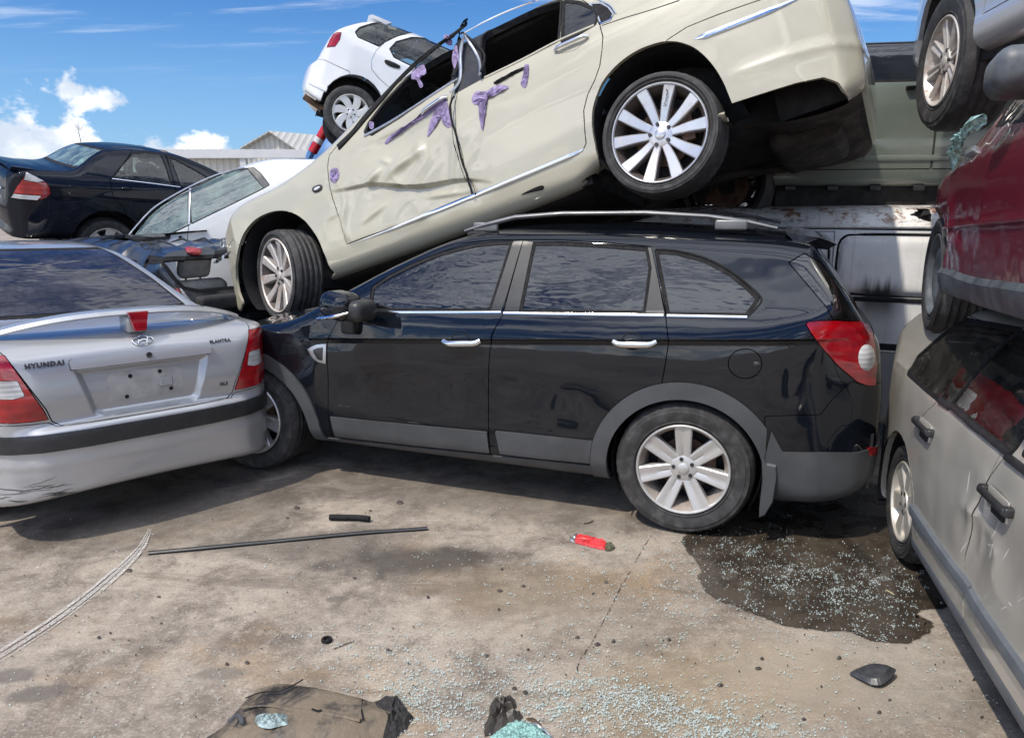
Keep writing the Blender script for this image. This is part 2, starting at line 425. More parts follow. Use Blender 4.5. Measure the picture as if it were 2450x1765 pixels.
            for cd in range(8):
                sel = np.where(code == cd)[0]
                if not len(sel): continue
                t = T[sel]; m = mid[sel]
                if cd == 0: put(sel, [t[:, 0], t[:, 1], t[:, 2]]); continue
                if cd == 7:
                    for tri in ([t[:, 0], m[:, 0], m[:, 2]], [m[:, 0], t[:, 1], m[:, 1]], [m[:, 2], m[:, 1], t[:, 2]], [m[:, 0], m[:, 1], m[:, 2]]): put(sel, tri)
                    continue
                if cd in (1, 2, 4):
                    r = {1: 0, 2: 1, 4: 2}[cd]; t = np.roll(t, -r, 1); m = np.roll(m, -r, 1)
                    put(sel, [t[:, 0], m[:, 0], t[:, 2]]); put(sel, [m[:, 0], t[:, 1], t[:, 2]])
                else:
                    r = {3: 0, 6: 1, 5: 2}[cd]; t = np.roll(t, -r, 1); m = np.roll(m, -r, 1)   # edges 0 and 1 split
                    put(sel, [m[:, 0], t[:, 1], m[:, 1]]); put(sel, [t[:, 0], m[:, 0], m[:, 1]]); put(sel, [t[:, 0], m[:, 1], t[:, 2]])
            s.T = np.vstack(out); s.L = np.concatenate(lab)
    def cut(s, name, phi_f, mask_f, over=None, target=0.011, n=3):
        """faces inside phi<0 (and the mask) take the label; the skin is split exactly along phi=0"""
        s._refine(phi_f, mask_f, target, n)
        ph = phi_f(s.V); ph = np.where(np.abs(ph) < 2e-4, 2e-4, ph); T = s.T
        tm = mask_f(s.V[T].mean(1)); sg = ph[T] < 0
        cr = tm & sg.any(1) & (~sg.all(1))
        if name not in s.names: s.names.append(name)
        lid = s.names.index(name)
        ok = None if over is None else [s.names.index(o) for o in over if o in s.names]
        out = [T[~cr]]; lab = [s.L[~cr].copy()]; ins = tm[~cr] & sg[~cr].all(1)
        if ok is not None: ins &= np.isin(lab[0], ok)
        lab[0][ins] = lid
        t = T[cr]; L = s.L[cr]; g = sg[cr]
        if len(t):
            odd = g.sum(1) == 1; lone = np.where(odd, g.argmax(1), (~g).argmax(1))
            ar = np.arange(len(t)); A = t[ar, lone]; Bv = t[ar, (lone+1) % 3]; Cv = t[ar, (lone+2) % 3]
            def cross(u, v):
                lo, hi = np.minimum(u, v), np.maximum(u, v); return lo.astype(np.int64)*len(s.V)+hi
            kk = np.concatenate([cross(A, Bv), cross(A, Cv)]); uk, inv = np.unique(kk, return_inverse=True)
            a, b = uk//len(s.V), uk % len(s.V); f = ph[a]/(ph[a]-ph[b])
            NV = s.V[a]+(s.V[b]-s.V[a])*f[:, None]; base = len(s.V); s.V = np.vstack([s.V, NV]); inv = inv.reshape(-1)+base
            ab, ac = inv[:len(t)], inv[len(t):]
            Lin = np.full(len(t), lid)
            if ok is not None: Lin = np.where(np.isin(L, ok), lid, L)
            out += [np.stack([A, ab, ac], 1), np.stack([ab, Bv, Cv], 1), np.stack([ab, Cv, ac], 1)]
            lab += [np.where(odd, Lin, L), np.where(odd, L, Lin), np.where(odd, L, Lin)]
        s.T = np.vstack(out); s.L = np.concatenate(lab)
        return s
    def refine(s, mask_f, target, n=3):
        s._refine(lambda P: np.zeros(len(P)), mask_f, target, n); return s
    def region(s, name, poly, off=0.0, proj='side', side=None, where=None, over=None, target=0.011, n=3):
        """poly: outline in local coordinates of the projection; side -1 near, +1 far, None both"""
        poly = np.asarray(poly, float); ax = {'side': [0, 2], 'end': [1, 2], 'top': [0, 1]}[proj]
        lo, hi = poly.min(0)-0.06-max(off, 0), poly.max(0)+0.06+max(off, 0)
        def phi(P):
            Q2 = P[:, ax]; r = np.full(len(P), 1.0); m = ((Q2 > lo) & (Q2 < hi)).all(1)
            if m.any(): r[m] = seg_sdf(poly, Q2[m])-off
            return r
        def mask(Pc):
            m = np.ones(len(Pc), bool)
            if side == -1: m &= Pc[:, 1] < 0
            if side == 1: m &= Pc[:, 1] > 0
            if where is not None: m &= where(Pc)
            return m
        return s.cut(name, phi, mask, over, target, n)
    # -- panels out
    def part(s, name, mat, parent, label=None, off=0.0, gap=0.0, rim=0.02, side=None, min_tri=4, M=None, normals=True, thick=None):
        sel = np.zeros(len(s.T), bool)
        for nm in ([label or name] if isinstance(label or name, str) else label):
            if nm in s.names: sel |= s.L == s.names.index(nm)
        if side is not None: sel &= (s.V[s.T].mean(1)[:, 1]*side > 0)
        T = s.T[sel]
        if len(T) < min_tri: return None
        u, inv = np.unique(T, return_inverse=True); T = inv.reshape(-1, 3); V = s.V[u].copy(); N = s.grad(V)
        ar = np.linalg.norm(np.cross(V[T[:, 1]]-V[T[:, 0]], V[T[:, 2]]-V[T[:, 0]]), axis=1); T = T[ar > 1e-9]
        ed = np.vstack([T[:, [0, 1]], T[:, [1, 2]], T[:, [2, 0]]])
        key = np.sort(ed, 1); k = key[:, 0].astype(np.int64)*len(V)+key[:, 1]; uk, fi, ct = np.unique(k, return_index=True, return_counts=True)
        be = ed[fi[ct == 1]]
        if len(be) and gap:
            e = V[be[:, 1]]-V[be[:, 0]]; e /= np.maximum(np.linalg.norm(e, axis=1, keepdims=True), 1e-9)
            inw = np.cross(N[be[:, 0]]+N[be[:, 1]], e); inw /= np.maximum(np.linalg.norm(inw, axis=1, keepdims=True), 1e-9)
            acc = np.zeros_like(V); np.add.at(acc, be[:, 0], inw); np.add.at(acc, be[:, 1], inw)
            l = np.linalg.norm(acc, axis=1, keepdims=True); V = V+np.where(l > 1e-6, acc/np.maximum(l, 1e-6), 0)*gap
        V = V+N*off
        Fc = T.tolist(); VV = V; NN = N
        if len(be) and rim:
            b = np.unique(be); mp = np.full(len(V), -1); mp[b] = np.arange(len(b))
            e = V[be[:, 1]]-V[be[:, 0]]; on = np.cross(e, N[be[:, 0]]); on /= np.maximum(np.linalg.norm(on, axis=1, keepdims=True), 1e-9)
            rn = np.zeros_like(V); np.add.at(rn, be[:, 0], on); np.add.at(rn, be[:, 1], on); rn = rn[b]; rn /= np.maximum(np.linalg.norm(rn, axis=1, keepdims=True), 1e-9)
            n0 = len(V); VV = np.vstack([V, V[b], V[b]-N[b]*rim]); NN = np.vstack([N, rn, rn])
            i0, i1 = mp[be[:, 0]]+n0, mp[be[:, 1]]+n0; j0, j1 = i0+len(b), i1+len(b)
            Fc += np.stack([i1, i0, j0, j1], 1).tolist()
        return mesh_obj(name, VV, Fc, mat, parent, M, normals=NN if normals else None)
    def surf(s, xz, near=True):
        """(x, z) -> point and normal on the near (or far) side of the skin"""
        xz = np.atleast_2d(np.array(xz, float)); sg = -1 if near else 1
        y = np.full(len(xz), 1.3*sg); 
        for _ in range(40):
            dd = s.d(np.stack([xz[:, 0], y, xz[:, 1]], 1)); y = y-sg*np.clip(dd, -0.02, 0.3)*0.95
            if np.abs(dd).max() < 5e-4: break
        P = np.stack([xz[:, 0], y, xz[:, 1]], 1); return P, s.grad(P)
    def strip(s, name, P, N, w, h, mat, parent, closed=False, sink=0.004, n=5, taper=False):
        """a raised bead of width w and height h laid along points P with normals N"""
        m = len(P); V = []; prof = [(-w/2*math.cos(math.pi*i/(n-1)), h*math.sin(math.pi*i/(n-1))**0.6) for i in range(n)]
        prof = [(-w/2, -sink)]+prof+[(w/2, -sink)]; k = len(prof)
        for i in range(m):
            a, b = (P[(i-1) % m], P[(i+1) % m]) if closed else (P[max(i-1, 0)], P[min(i+1, m-1)])
            t = b-a; t = t/max(np.linalg.norm(t), 1e-9); sd = np.cross(N[i], t)
            sd /= max(np.linalg.norm(sd), 1e-9); f = 1.0
            if taper: f = max(0.15, min(1, 4*i/(m-1), 4*(m-1-i)/(m-1)))
            for u_, v_ in prof: V.append(P[i]+sd*u_*f+N[i]*(v_*f if v_ > 0 else v_))
        Fc = []
        for i in range(m if closed else m-1):
            j = (i+1) % m
            for a in range(k-1): Fc.append((i*k+a, i*k+a+1, j*k+a+1, j*k+a))
        if not closed: Fc += [tuple(range(k)), tuple(reversed(range((m-1)*k, m*k)))]
        mb = MB(); mb.add(V, Fc); return mb.build(name, mat, parent, smooth_=True)
    def strip_px(s, name, pts, w, h, mat, parent, smooth_n=6, **kw):
        c = smooth(pts, smooth_n, closed=kw.get('closed', False)); P = s.pix(c); return s.strip(name, P, s.grad(P), w, h, mat, parent, **kw)
    def strip_xz(s, name, pts, w, h, mat, parent, near=True, smooth_n=6, **kw):
        c = smooth(pts, smooth_n, closed=kw.get('closed', False)); P, N = s.surf(c, near); return s.strip(name, P, N, w, h, mat, parent, **kw)

def frame(o, ex, ez=(0, 0, 1), roll=0.0):
    """4x4 with x along ex; ez is the rough up; roll turns about x"""
    ex = Vector(ex).normalized(); ey = Vector(ez).cross(ex).normalized(); ez = ex.cross(ey)
    R = Matrix((ex, ey, ez)).transposed()
    R = Matrix.Rotation(roll, 3, ex)@R
    M = R.to_4x4(); M.translation = Vector(o); return M
# ------------------------------------------------------------------ materials
def new_mat(name):
    m = bpy.data.materials.new(name); m.use_nodes = True; g = NT(m.node_tree); g.n.clear()
    return m, g
def finish(g, sh):
    o = g.n.new('ShaderNodeOutputMaterial'); g.l.new(sh, o.inputs[0])
def objco(g): return g.n.new('ShaderNodeTexCoord').outputs['Object']
def bump(g, h, strength, dist=0.01):
    b = g.n.new('ShaderNodeBump'); b.inputs['Strength'].default_value = strength; b.inputs['Distance'].default_value = dist
    g.l.new(h, b.inputs['Height']); return b.outputs[0]
def plain(name, col, rough=0.5, metal=0.0, var=0.12, scale=9.0, spec=0.5, coat=0.0, bump_s=0.0, bump_scale=60, rvar=0.15, aniso=None):
    m, g = new_mat(name); co = objco(g)
    n = g.noise(co, scale, 6, 0.62)
    c = g.mix(g.ramp(n, 0.3, 0.7), tuple(v*(1-var) for v in col), tuple(min(1, v*(1+var)) for v in col))
    r = g.ramp(g.noise(co, scale*2.3, 5, 0.6), 0.3, 0.7, max(0.02, rough-rvar*rough), min(1, rough+rvar*rough))
    p = g.node('ShaderNodeBsdfPrincipled', Base_Color=c, Roughness=r, Metallic=metal, Specular_IOR_Level=spec, Coat_Weight=coat, Coat_Roughness=0.04)
    if bump_s: g.l.new(bump(g, g.noise(co, bump_scale, 6, 0.6), bump_s, 0.004), p.inputs['Normal'])
    finish(g, p.outputs[0]); return m
def paint(name, col, metal=0.0, rough=0.35, coat=1.0, dust=0.15, dust_col=(0.30, 0.27, 0.22), scratch=0.3, streak=0.2, wave=0.04, fade=0.0, coat_rough=0.03, spec=0.5, coat_ior=1.6):
    """car paint: flake base under clear coat with dust, run marks and hairline scratches"""
    m, g = new_mat(name); co = objco(g)
    dn = g.noise(co, 2.2, 8, 0.68); ds = g.noise(co, 55.0, 4, 0.7)
    df = g.math('MULTIPLY', g.math('ADD', g.ramp(dn, 0.40, 0.72), g.math('MULTIPLY', g.ramp(ds, 0.52, 0.75), 0.5)), dust, clamp=True)
    st = g.noise(g.mapping(co, (14, 14, 0.7)), 1.6, 5, 0.6); df = g.math('ADD', df, g.math('MULTIPLY', g.ramp(st, 0.58, 0.80), streak), clamp=True)
    sc = g.noise(g.mapping(co, (1.2, 1.2, 26), rot=(0, 0.5, 0)), 2.6, 3, 0.5); sc2 = g.noise(co, 3.1, 2, 0.5)
    sf = g.math('MULTIPLY', g.math('MULTIPLY', g.ramp(sc, 0.69, 0.72), g.ramp(sc2, 0.55, 0.68)), scratch, clamp=True)
    base = g.mix(g.ramp(g.noise(co, 0.9, 3, 0.5), 0.3, 0.7), tuple(c*0.94 for c in col), tuple(min(1, c*1.05) for c in col))
    c1 = g.mix(df, base, dust_col); c2 = g.mix(sf, c1, (0.55, 0.54, 0.52))
    r = g.math('ADD', g.math('MULTIPLY', df, 0.5), rough, clamp=True)
    cw = g.math('SUBTRACT', coat, g.math('MULTIPLY', df, 0.9), clamp=True)
    p = g.node('ShaderNodeBsdfPrincipled', Base_Color=c2, Roughness=r, Metallic=g.math('MULTIPLY', g.math('SUBTRACT', 1.0, df, clamp=True), metal), Coat_Weight=cw,
               Coat_Roughness=g.math('ADD', g.math('MULTIPLY', df, 0.6), coat_rough, clamp=True), Specular_IOR_Level=spec, Coat_IOR=coat_ior)
    wv = bump(g, g.math('ADD', g.noise(co, 3.4, 2, 0.5), g.math('MULTIPLY', g.noise(co, 160, 2, 0.5), 0.004)), wave, 0.05)
    g.l.new(wv, p.inputs['Normal']); g.l.new(wv, p.inputs['Coat Normal'])
    finish(g, p.outputs[0]); return m
def glass(name, tint=(0.12, 0.14, 0.15), ior=1.7, ripple=0.05, dust=0.04, dust_col=(0.5, 0.48, 0.44), rip_scale=(3, 3, 9), specks=0.0, rough=0.0):
    m, g = new_mat(name); co = objco(g)
    t = g.node('ShaderNodeBsdfTransparent', Color=tint+(1,))
    h = g.noise(g.mapping(co, rip_scale), 1.0, 3, 0.55, 0.3); nb = bump(g, h, ripple, 0.05)
    gl = g.node('ShaderNodeBsdfAnisotropic' if False else 'ShaderNodeBsdfGlossy', Color=(1, 1, 1, 1), Roughness=rough, Normal=nb)
    fr = g.node('ShaderNodeFresnel', IOR=ior, Normal=nb)
    mx = g.node('ShaderNodeMixShader', i0=fr.outputs[0], i1=t.outputs[0], i2=gl.outputs[0])
    df = g.node('ShaderNodeBsdfDiffuse', Color=dust_col+(1,))
    dn = g.math('MULTIPLY', g.math('ADD', g.ramp(g.noise(co, 5, 7, 0.65), 0.35, 0.75), 0.25), dust)
    if specks: dn = g.math('ADD', dn, g.math('MULTIPLY', g.ramp(g.noise(co, 70, 3, 0.6), 0.60, 0.70), g.math('MULTIPLY', g.ramp(g.noise(co, 3.0, 4, 0.6), 0.42, 0.62), specks)), clamp=True)
    mx2 = g.node('ShaderNodeMixShader', i0=dn, i1=mx.outputs[0], i2=df.outputs[0])
    finish(g, mx2.outputs[0]); return m
def lens(name, col, rough=0.12, ribs=120.0, depth=0.5, axis=2):
    """moulded lamp lens: deep coloured plastic with fine ribs"""
    m, g = new_mat(name); co = objco(g)
    sep = g.n.new('ShaderNodeSeparateXYZ'); g.l.new(co, sep.inputs[0])
    rb = g.math('SINE', g.math('MULTIPLY', sep.outputs[axis], ribs)); n = g.noise(co, 12, 4, 0.6)
    big = g.noise(co, 9, 2, 0.5)
    f = g.math('ADD', g.math('MULTIPLY', g.ramp(rb, -1, 1, smooth=False), 0.35), g.ramp(big, 0.35, 0.65, 0, 0.65), clamp=True)
    c = g.mix(f, tuple(v*depth for v in col), col)
    p = g.node('ShaderNodeBsdfPrincipled', Base_Color=c, Roughness=rough, Coat_Weight=1.0, Coat_Roughness=0.02, Specular_IOR_Level=0.6)
    g.l.new(bump(g, rb, 0.15, 0.003), p.inputs['Normal'])
    finish(g, p.outputs[0]); return m
def tyre_mat(name='tyre_rubber', col=(0.035, 0.034, 0.034)):
    m, g = new_mat(name); co = objco(g)
    n = g.noise(co, 14, 7, 0.66); d = g.ramp(n, 0.42, 0.72)
    c = g.mix(d, col, tuple(min(1, v*2.1+0.012) for v in col))
    p = g.node('ShaderNodeBsdfPrincipled', Base_Color=c, Roughness=g.ramp(n, 0.3, 0.7, 0.55, 0.85), Specular_IOR_Level=0.35)
    g.l.new(bump(g, g.noise(co, 120, 3, 0.5), 0.12, 0.003), p.inputs['Normal']); finish(g, p.outputs[0]); return m
def alloy(name, col=(0.62, 0.62, 0.62), rough=0.3, grime=0.4, grime_col=(0.16, 0.10, 0.07), metal=0.85, sc=9):
    m, g = new_mat(name); co = objco(g)
    n = g.noise(co, sc, 8, 0.7); d = g.math('MULTIPLY', g.ramp(n, 0.45, 0.72), grime, clamp=True)
    c = g.mix(d, col, grime_col)
    p = g.node('ShaderNodeBsdfPrincipled', Base_Color=c, Roughness=g.ramp(d, 0, 1, rough, 0.8), Metallic=g.ramp(d, 0, 1, metal, 0.1)); finish(g, p.outputs[0]); return m

MT = {}
MT['tyre'] = tyre_mat()
MT['dark'] = plain('underbody_black', (0.012, 0.012, 0.013), 0.8, var=0.4, scale=6)
MT['well'] = plain('arch_liner_black', (0.009, 0.009, 0.010), 0.75, var=0.3, scale=8)
MT['rubber'] = plain('black_rubber_seal', (0.016, 0.016, 0.017), 0.8, var=0.25, scale=20, spec=.2)
MT['trim'] = plain('black_plastic_trim', (0.025, 0.026, 0.028), 0.42, var=0.2, scale=14, bump_s=0.05, bump_scale=300)
MT['greyplastic'] = plain('grey_plastic_cladding', (0.064, 0.068, 0.073), 0.5, var=0.18, scale=5, bump_s=0.06, bump_scale=260)
MT['chrome'] = plain('chrome', (0.78, 0.79, 0.80), 0.10, metal=1.0, var=0.04, scale=12)
MT['satin'] = plain('satin_aluminium', (0.50, 0.51, 0.52), 0.32, metal=0.8, var=0.08, scale=12)
MT['seat'] = plain('grey_seat_cloth', (0.12, 0.12, 0.125), 0.9, var=0.2, scale=30)
MT['seat_light'] = plain('light_seat_leather', (0.30, 0.29, 0.27), 0.7, var=0.15, scale=20)
MT['cabin'] = plain('dark_cabin_lining', (0.028, 0.028, 0.030), 0.85, var=0.2, scale=10)
MT['rust'] = plain('rusty_disc', (0.12, 0.07, 0.045), 0.7, metal=0.3, var=0.5, scale=18)
MT['red'] = lens('red_lamp_lens', (0.38, 0.003, 0.009)); MT['white_lens'] = lens('clear_lamp_lens', (0.62, 0.62, 0.62), ribs=260, depth=0.55)
MT['amber'] = lens('amber_lamp_lens', (0.60, 0.14, 0.01))
MT['bolt'] = plain('dark_bolt', (0.05, 0.05, 0.05), 0.4, metal=0.5)
# ------------------------------------------------------------------ shared car pieces
def spoke(mb, r0, r1, hw, face, depth, ang, swirl=lambda t: 0.0, groove=0.0, n=9, bev=0.006):
    """one spoke of a wheel facing -y: hw(t), face(t), swirl(t) for t from hub 0 to rim 1"""
    rows = []
    for i in range(n):
        t = i/(n-1); r = r0+(r1-r0)*t; a = ang+swirl(t); w = hw(t); y = face(t)
        prof = [(-w, y+depth), (-w, y+bev), (-w+bev, y), (-w*0.34, y+groove*0.15), (0, y+groove), (w*0.34, y+groove*0.15), (w-bev, y), (w, y+bev), (w, y+depth)]
        ca, sa = math.cos(a), math.sin(a)
        rows.append([(r*ca-u*sa, yy, r*sa+u*ca) for u, yy in prof])
    k = len(rows[0]); V = [v for r in rows for v in r]
    mb.add(V, [(i*k+j, i*k+j+1, (i+1)*k+j+1, (i+1)*k+j) for i in range(n-1) for j in range(k-1)])
def make_wheel(parent, M, R, W, Rr, style, rim_mat, tyre=None, dirt=None, cap_mat=None, barrel_mat=None, nlug=5, back=True):
    """wheel > tyre, rim, brake_disc; outer face at y=0, the wheel reaches to +y"""
    e = empty('wheel', M, parent); n = 96
    sw = (R-Rr)
    prof = [(Rr-.002, .030), (Rr+.002, .010), (Rr+.012, .001), (Rr+.014, -.003), (Rr+.018, -.003), (Rr+.020, .000), (Rr+sw*.45, -.010), (Rr+sw*.62, -.010), (Rr+sw*.64, -.007), (Rr+sw*.80, -.004), (R-.016, .010), (R-.005, .022)]
    g = W-.044
    for k in range(4):
        c0 = .022+g*(k+1)/5
        prof += [(R, c0-g*.07), (R-.008, c0-.005), (R-.008, c0+.005), (R, c0+g*.07)]
    prof += [(R-.005, W-.022), (R-.016, W-.010), (Rr+sw*.5, W+.010), (Rr, W-.010)]
    mb = MB(); m = len(prof); V = []
    for k in range(n):
        a = 2*math.pi*k/n
        for i, (r, h) in enumerate(prof):
            if i in (10, 11, m-4, m-3) and k % 2: r -= .004
            if i in (12, m-5) and k % 2: r -= .0015
            V.append((r*math.cos(a), h, r*math.sin(a)))
    mb.add(V, [(k*m+i, k*m+i+1, ((k+1) % n)*m+i+1, ((k+1) % n)*m+i) for k in range(n) for i in range(m-1)])
    mb.build('tyre', tyre or MT['tyre'], e, smooth_=True)
    lip = MB().lathe([(Rr+.001, .012), (Rr+.003, .002), (Rr-.002, -.004), (Rr-.007, -.003), (Rr-.012, .006)], 64)
    st = style(lip, Rr)
    lip.build('rim', rim_mat, e, smooth_=True)
    br = MB().lathe([(Rr-.012, .006), (Rr-.022, .03), (Rr-.034, .055), (Rr-.040, W*.55), (Rr-.036, W-.02)], 64)
    br.build('rim_barrel', barrel_mat or rim_mat, e, smooth_=True)
    if back: MB().lathe([(Rr-.045, W*.60), (.02, W*.60)], 48).build('wheel_back', MT['dark'], e)
    d = MB().lathe([(.06, .105), (Rr*.60, .105), (Rr*.60, .125), (.06, .125)], 40)
    d.box((Rr*.52, .10, 0), (.035, .035, .075)); d.build('brake_disc', MT['rust'], e)
    lg = MB()
    for k in range(nlug):
        a = 2*math.pi*k/nlug+st.get('lug0', 0); r = st.get('lugr', .057)
        lg.lathe([(.0001, st['hub']-.004), (.010, st['hub']-.004), (.0115, st['hub']+.004), (.0115, st['hub']+.02)], 8, c=(r*math.cos(a), 0, r*math.sin(a)))
    lg.build('lug_nut', MT['bolt'], e)
    cp = MB().lathe([(.0001, st['hub']-.0065), (.024, st['hub']-.006), (.029, st['hub']-.003), (.030, st['hub']+.004)], 28)
    cp.build('centre_cap', cap_mat or rim_mat, e, smooth_=True)
    if 'extra' in st: st['extra'](e)
    return e
def arc_well(name, parent, cx, cz, r, y0, y1, a0=-30, a1=210, n=26):
    """dark liner of a wheel arch: half tunnel closed at the inner end"""
    mb = MB(); V = []
    for y in (y0, y1):
        for k in range(n+1):
            a = rad(a0+(a1-a0)*k/n); V.append((cx+r*math.cos(a), y, cz+r*math.sin(a)))
    V.append((cx, y1, cz)); m = n+1
    Fc = [(k, k+1, m+k+1, m+k) for k in range(n)]+[(m+k, m+k+1, 2*m) for k in range(n)]
    mb.add(V, Fc); return mb.build(name, MT['well'], parent, smooth_=True)
def seat(parent, c, mat, w=0.25, face=1, h=0.62, lean=0.35, name='seat'):
    """face=+1 looks to +x; cushion, leaning back, headrest"""
    mb = MB(); x, y, z = c
    mb.rbox((x+.05*face, y, z), (.26, w, .08), .06)
    R = Matrix.Rotation(-lean*face, 3, 'Y')
    mb.rbox((x-.24*face-.11*face, y, z+h*.5), (.07, w, h*.5), .06, R)
    t = -.24*face-lean*(h+.12)*.95*face
    mb.rbox((x+t, y, z+h+.10), (.05, .13, .095), .045, R)
    for sy in (-.06, .06): mb.tube([(x+t*.86, y+sy, z+h*.9), (x+t, y+sy, z+h+.05)], .008, 6)
    return mb.build(name, mat, parent, smooth_=True)
def ngon_circle(cx, cz, rx, rz, n=28, rot=0.0):
    return [(cx+rx*math.cos(2*math.pi*k/n)*math.cos(rot)-rz*math.sin(2*math.pi*k/n)*math.sin(rot), cz+rx*math.cos(2*math.pi*k/n)*math.sin(rot)+rz*math.sin(2*math.pi*k/n)*math.cos(rot)) for k in range(n)]
def door_handle(b, parent, px_bar, px_cup, bar_mat, cup_mat, lift=.026, name='door_handle'):
    """raised grip bar over a dark cup; px_bar is the two ends and the thickness in photo pixels"""
    (p0, p1, th) = px_bar
    if px_cup is not None:
        cup = np.array(px_cup); P = b.pix(smooth(cup, 4)); N = b.grad(P); c = P.mean(0); n = N.mean(0)
        V = list(P+N*.0015)+[c+(p-c)*.6-n*.012*0+n*.0018 for p in P]+[c+n*.0012]; k = len(P)
        mb = MB(); mb.add(V, [(i, (i+1) % k, k+(i+1) % k, k+i) for i in range(k)]+[(k+i, k+(i+1) % k, 2*k) for i in range(k)])
        mb.build('handle_cup', cup_mat, parent, smooth_=True)
    path = b.pix([(p0[0]+(p1[0]-p0[0])*t, p0[1]+(p1[1]-p0[1])*t) for t in np.linspace(0, 1, 11)]); N = b.grad(path)
    hgt = [lift*min(1, math.sin(math.pi*min(1, max(0, t)))*2.2)**.7*.9+.003 for t in np.linspace(0.02, .98, 11)]
    C = path+N*np.array(hgt)[:, None]
    up = np.array(b.pix([((p0[0]+p1[0])/2, (p0[1]+p1[1])/2+1)])[0])-np.array(b.pix([((p0[0]+p1[0])/2, (p0[1]+p1[1])/2)])[0])
    r = np.linalg.norm(up)*th/2
    mb = MB().tube(C, [r*(.8+.2*math.sin(math.pi*t)) for t in np.linspace(0, 1, 11)], 12, squash=1.0, up=tuple(N[5])); 
    return mb.build(name, bar_mat, parent, smooth_=True)
def paste(b, name, px, mat, parent, h=.004, n=4, sm=True, dome=0.0, grid=False):
    """a thin plate with the given photo outline lying on the skin, h proud of it"""
    c = smooth(px, n) if sm else np.array([p[:2] for p in px]); P = b.pix(c); N = b.grad(P); k = len(P)
    cx = b.pix([c.mean(0)]); cn = b.grad(cx)
    mid = b.pix([c.mean(0)+(p-c.mean(0))*.72 for p in c]); mn = b.grad(mid)
    V = list(P-N*.002)+list(P+N*h*.6)+[mid[i]+mn[i]*(h+dome*.6) for i in range(k)]+[cx[0]+cn[0]*(h+dome)]
    Fc = [(i, (i+1) % k, k+(i+1) % k, k+i) for i in range(k)]+[(k+i, k+(i+1) % k, 2*k+(i+1) % k, 2*k+i) for i in range(k)]+[(2*k+i, 2*k+(i+1) % k, 3*k) for i in range(k)]
    mb = MB(); mb.add(V, Fc); return mb.build(name, mat, parent, smooth_=True)

def rag(b, name, px, mat, parent, h=.012, seed=0, rough=.012, n=3, rings=4):
    """a crumpled scrap stuck to the skin: outline in photo pixels, creased at random"""
    c = smooth(px, n); k = len(c); ctr = c.mean(0); rg = np.random.default_rng(seed)
    L = [c]+[ctr+(c-ctr)*(1-i/rings) for i in range(1, rings)]
    V = []; 
    for i, r in enumerate(L):
        P = b.pix(r); N = b.grad(P); amp = (.002 if i == 0 else h)
        hh = amp+(rg.random(k)-.35)*rough*(0.25 if i == 0 else 1); T = (rg.random((k, 3))-.5)*rough*.5
        V += list(P+N*np.maximum(hh, .0015)[:, None]+T*(i > 0))
    P = b.pix([ctr]); V.append((P+b.grad(P)*h)[0])
    Fc = [(i*k+j, i*k+(j+1) % k, (i+1)*k+(j+1) % k, (i+1)*k+j) for i in range(rings-1) for j in range(k)]+[((rings-1)*k+j, (rings-1)*k+(j+1) % k, rings*k) for j in range(k)]
    return mesh_obj(name, V, Fc, mat, parent, smooth_=False)
def ridge(x, y, seed): return 1-np.abs(vnoise(x, y, seed))*4
def gauss(u, s): return np.exp(-(u/s)**2)
# ------------------------------------------------------------------ black seven-seat SUV, side on
c6 = lambda P: q(500, 500, .3978, P)
c7 = lambda P: q(1150, 500, .4897, P)
MT['suv_paint'] = paint('black_metallic_paint', (0.0050, 0.0068, 0.0105), 0.0, 0.4, 1.0, dust=0.012, dust_col=(0.16, 0.18, 0.21), scratch=0.22, streak=0.008, wave=0.06, spec=0.0, coat_ior=1.54)
MT['suv_pillar'] = plain('satin_black_pillar', (0.012, 0.0125, 0.014), 0.4, coat=0.15, var=0.1)
MT['suv_glass'] = glass('tinted_side_glass', (0.07, 0.082, 0.09), 1.72, 0.09, 0.02, (0.30, 0.33, 0.36), (2.6, 2.6, 10))
MT['dark_glass'] = glass('dark_privacy_glass', (0.02, 0.022, 0.025), 1.7, 0.02, 0.02)
MT['suv_alloy'] = alloy('silver_painted_alloy', (0.60, 0.60, 0.59), 0.38, 0.16, metal=0.55)
MT['suv_barrel'] = alloy('dusty_alloy_barrel', (0.42, 0.37, 0.33), 0.6, 0.6, (0.20, 0.12, 0.085), 0.3)
MT['rail'] = plain('dull_silver_rail', (.17, .175, .18), .4, metal=.3, var=.15)
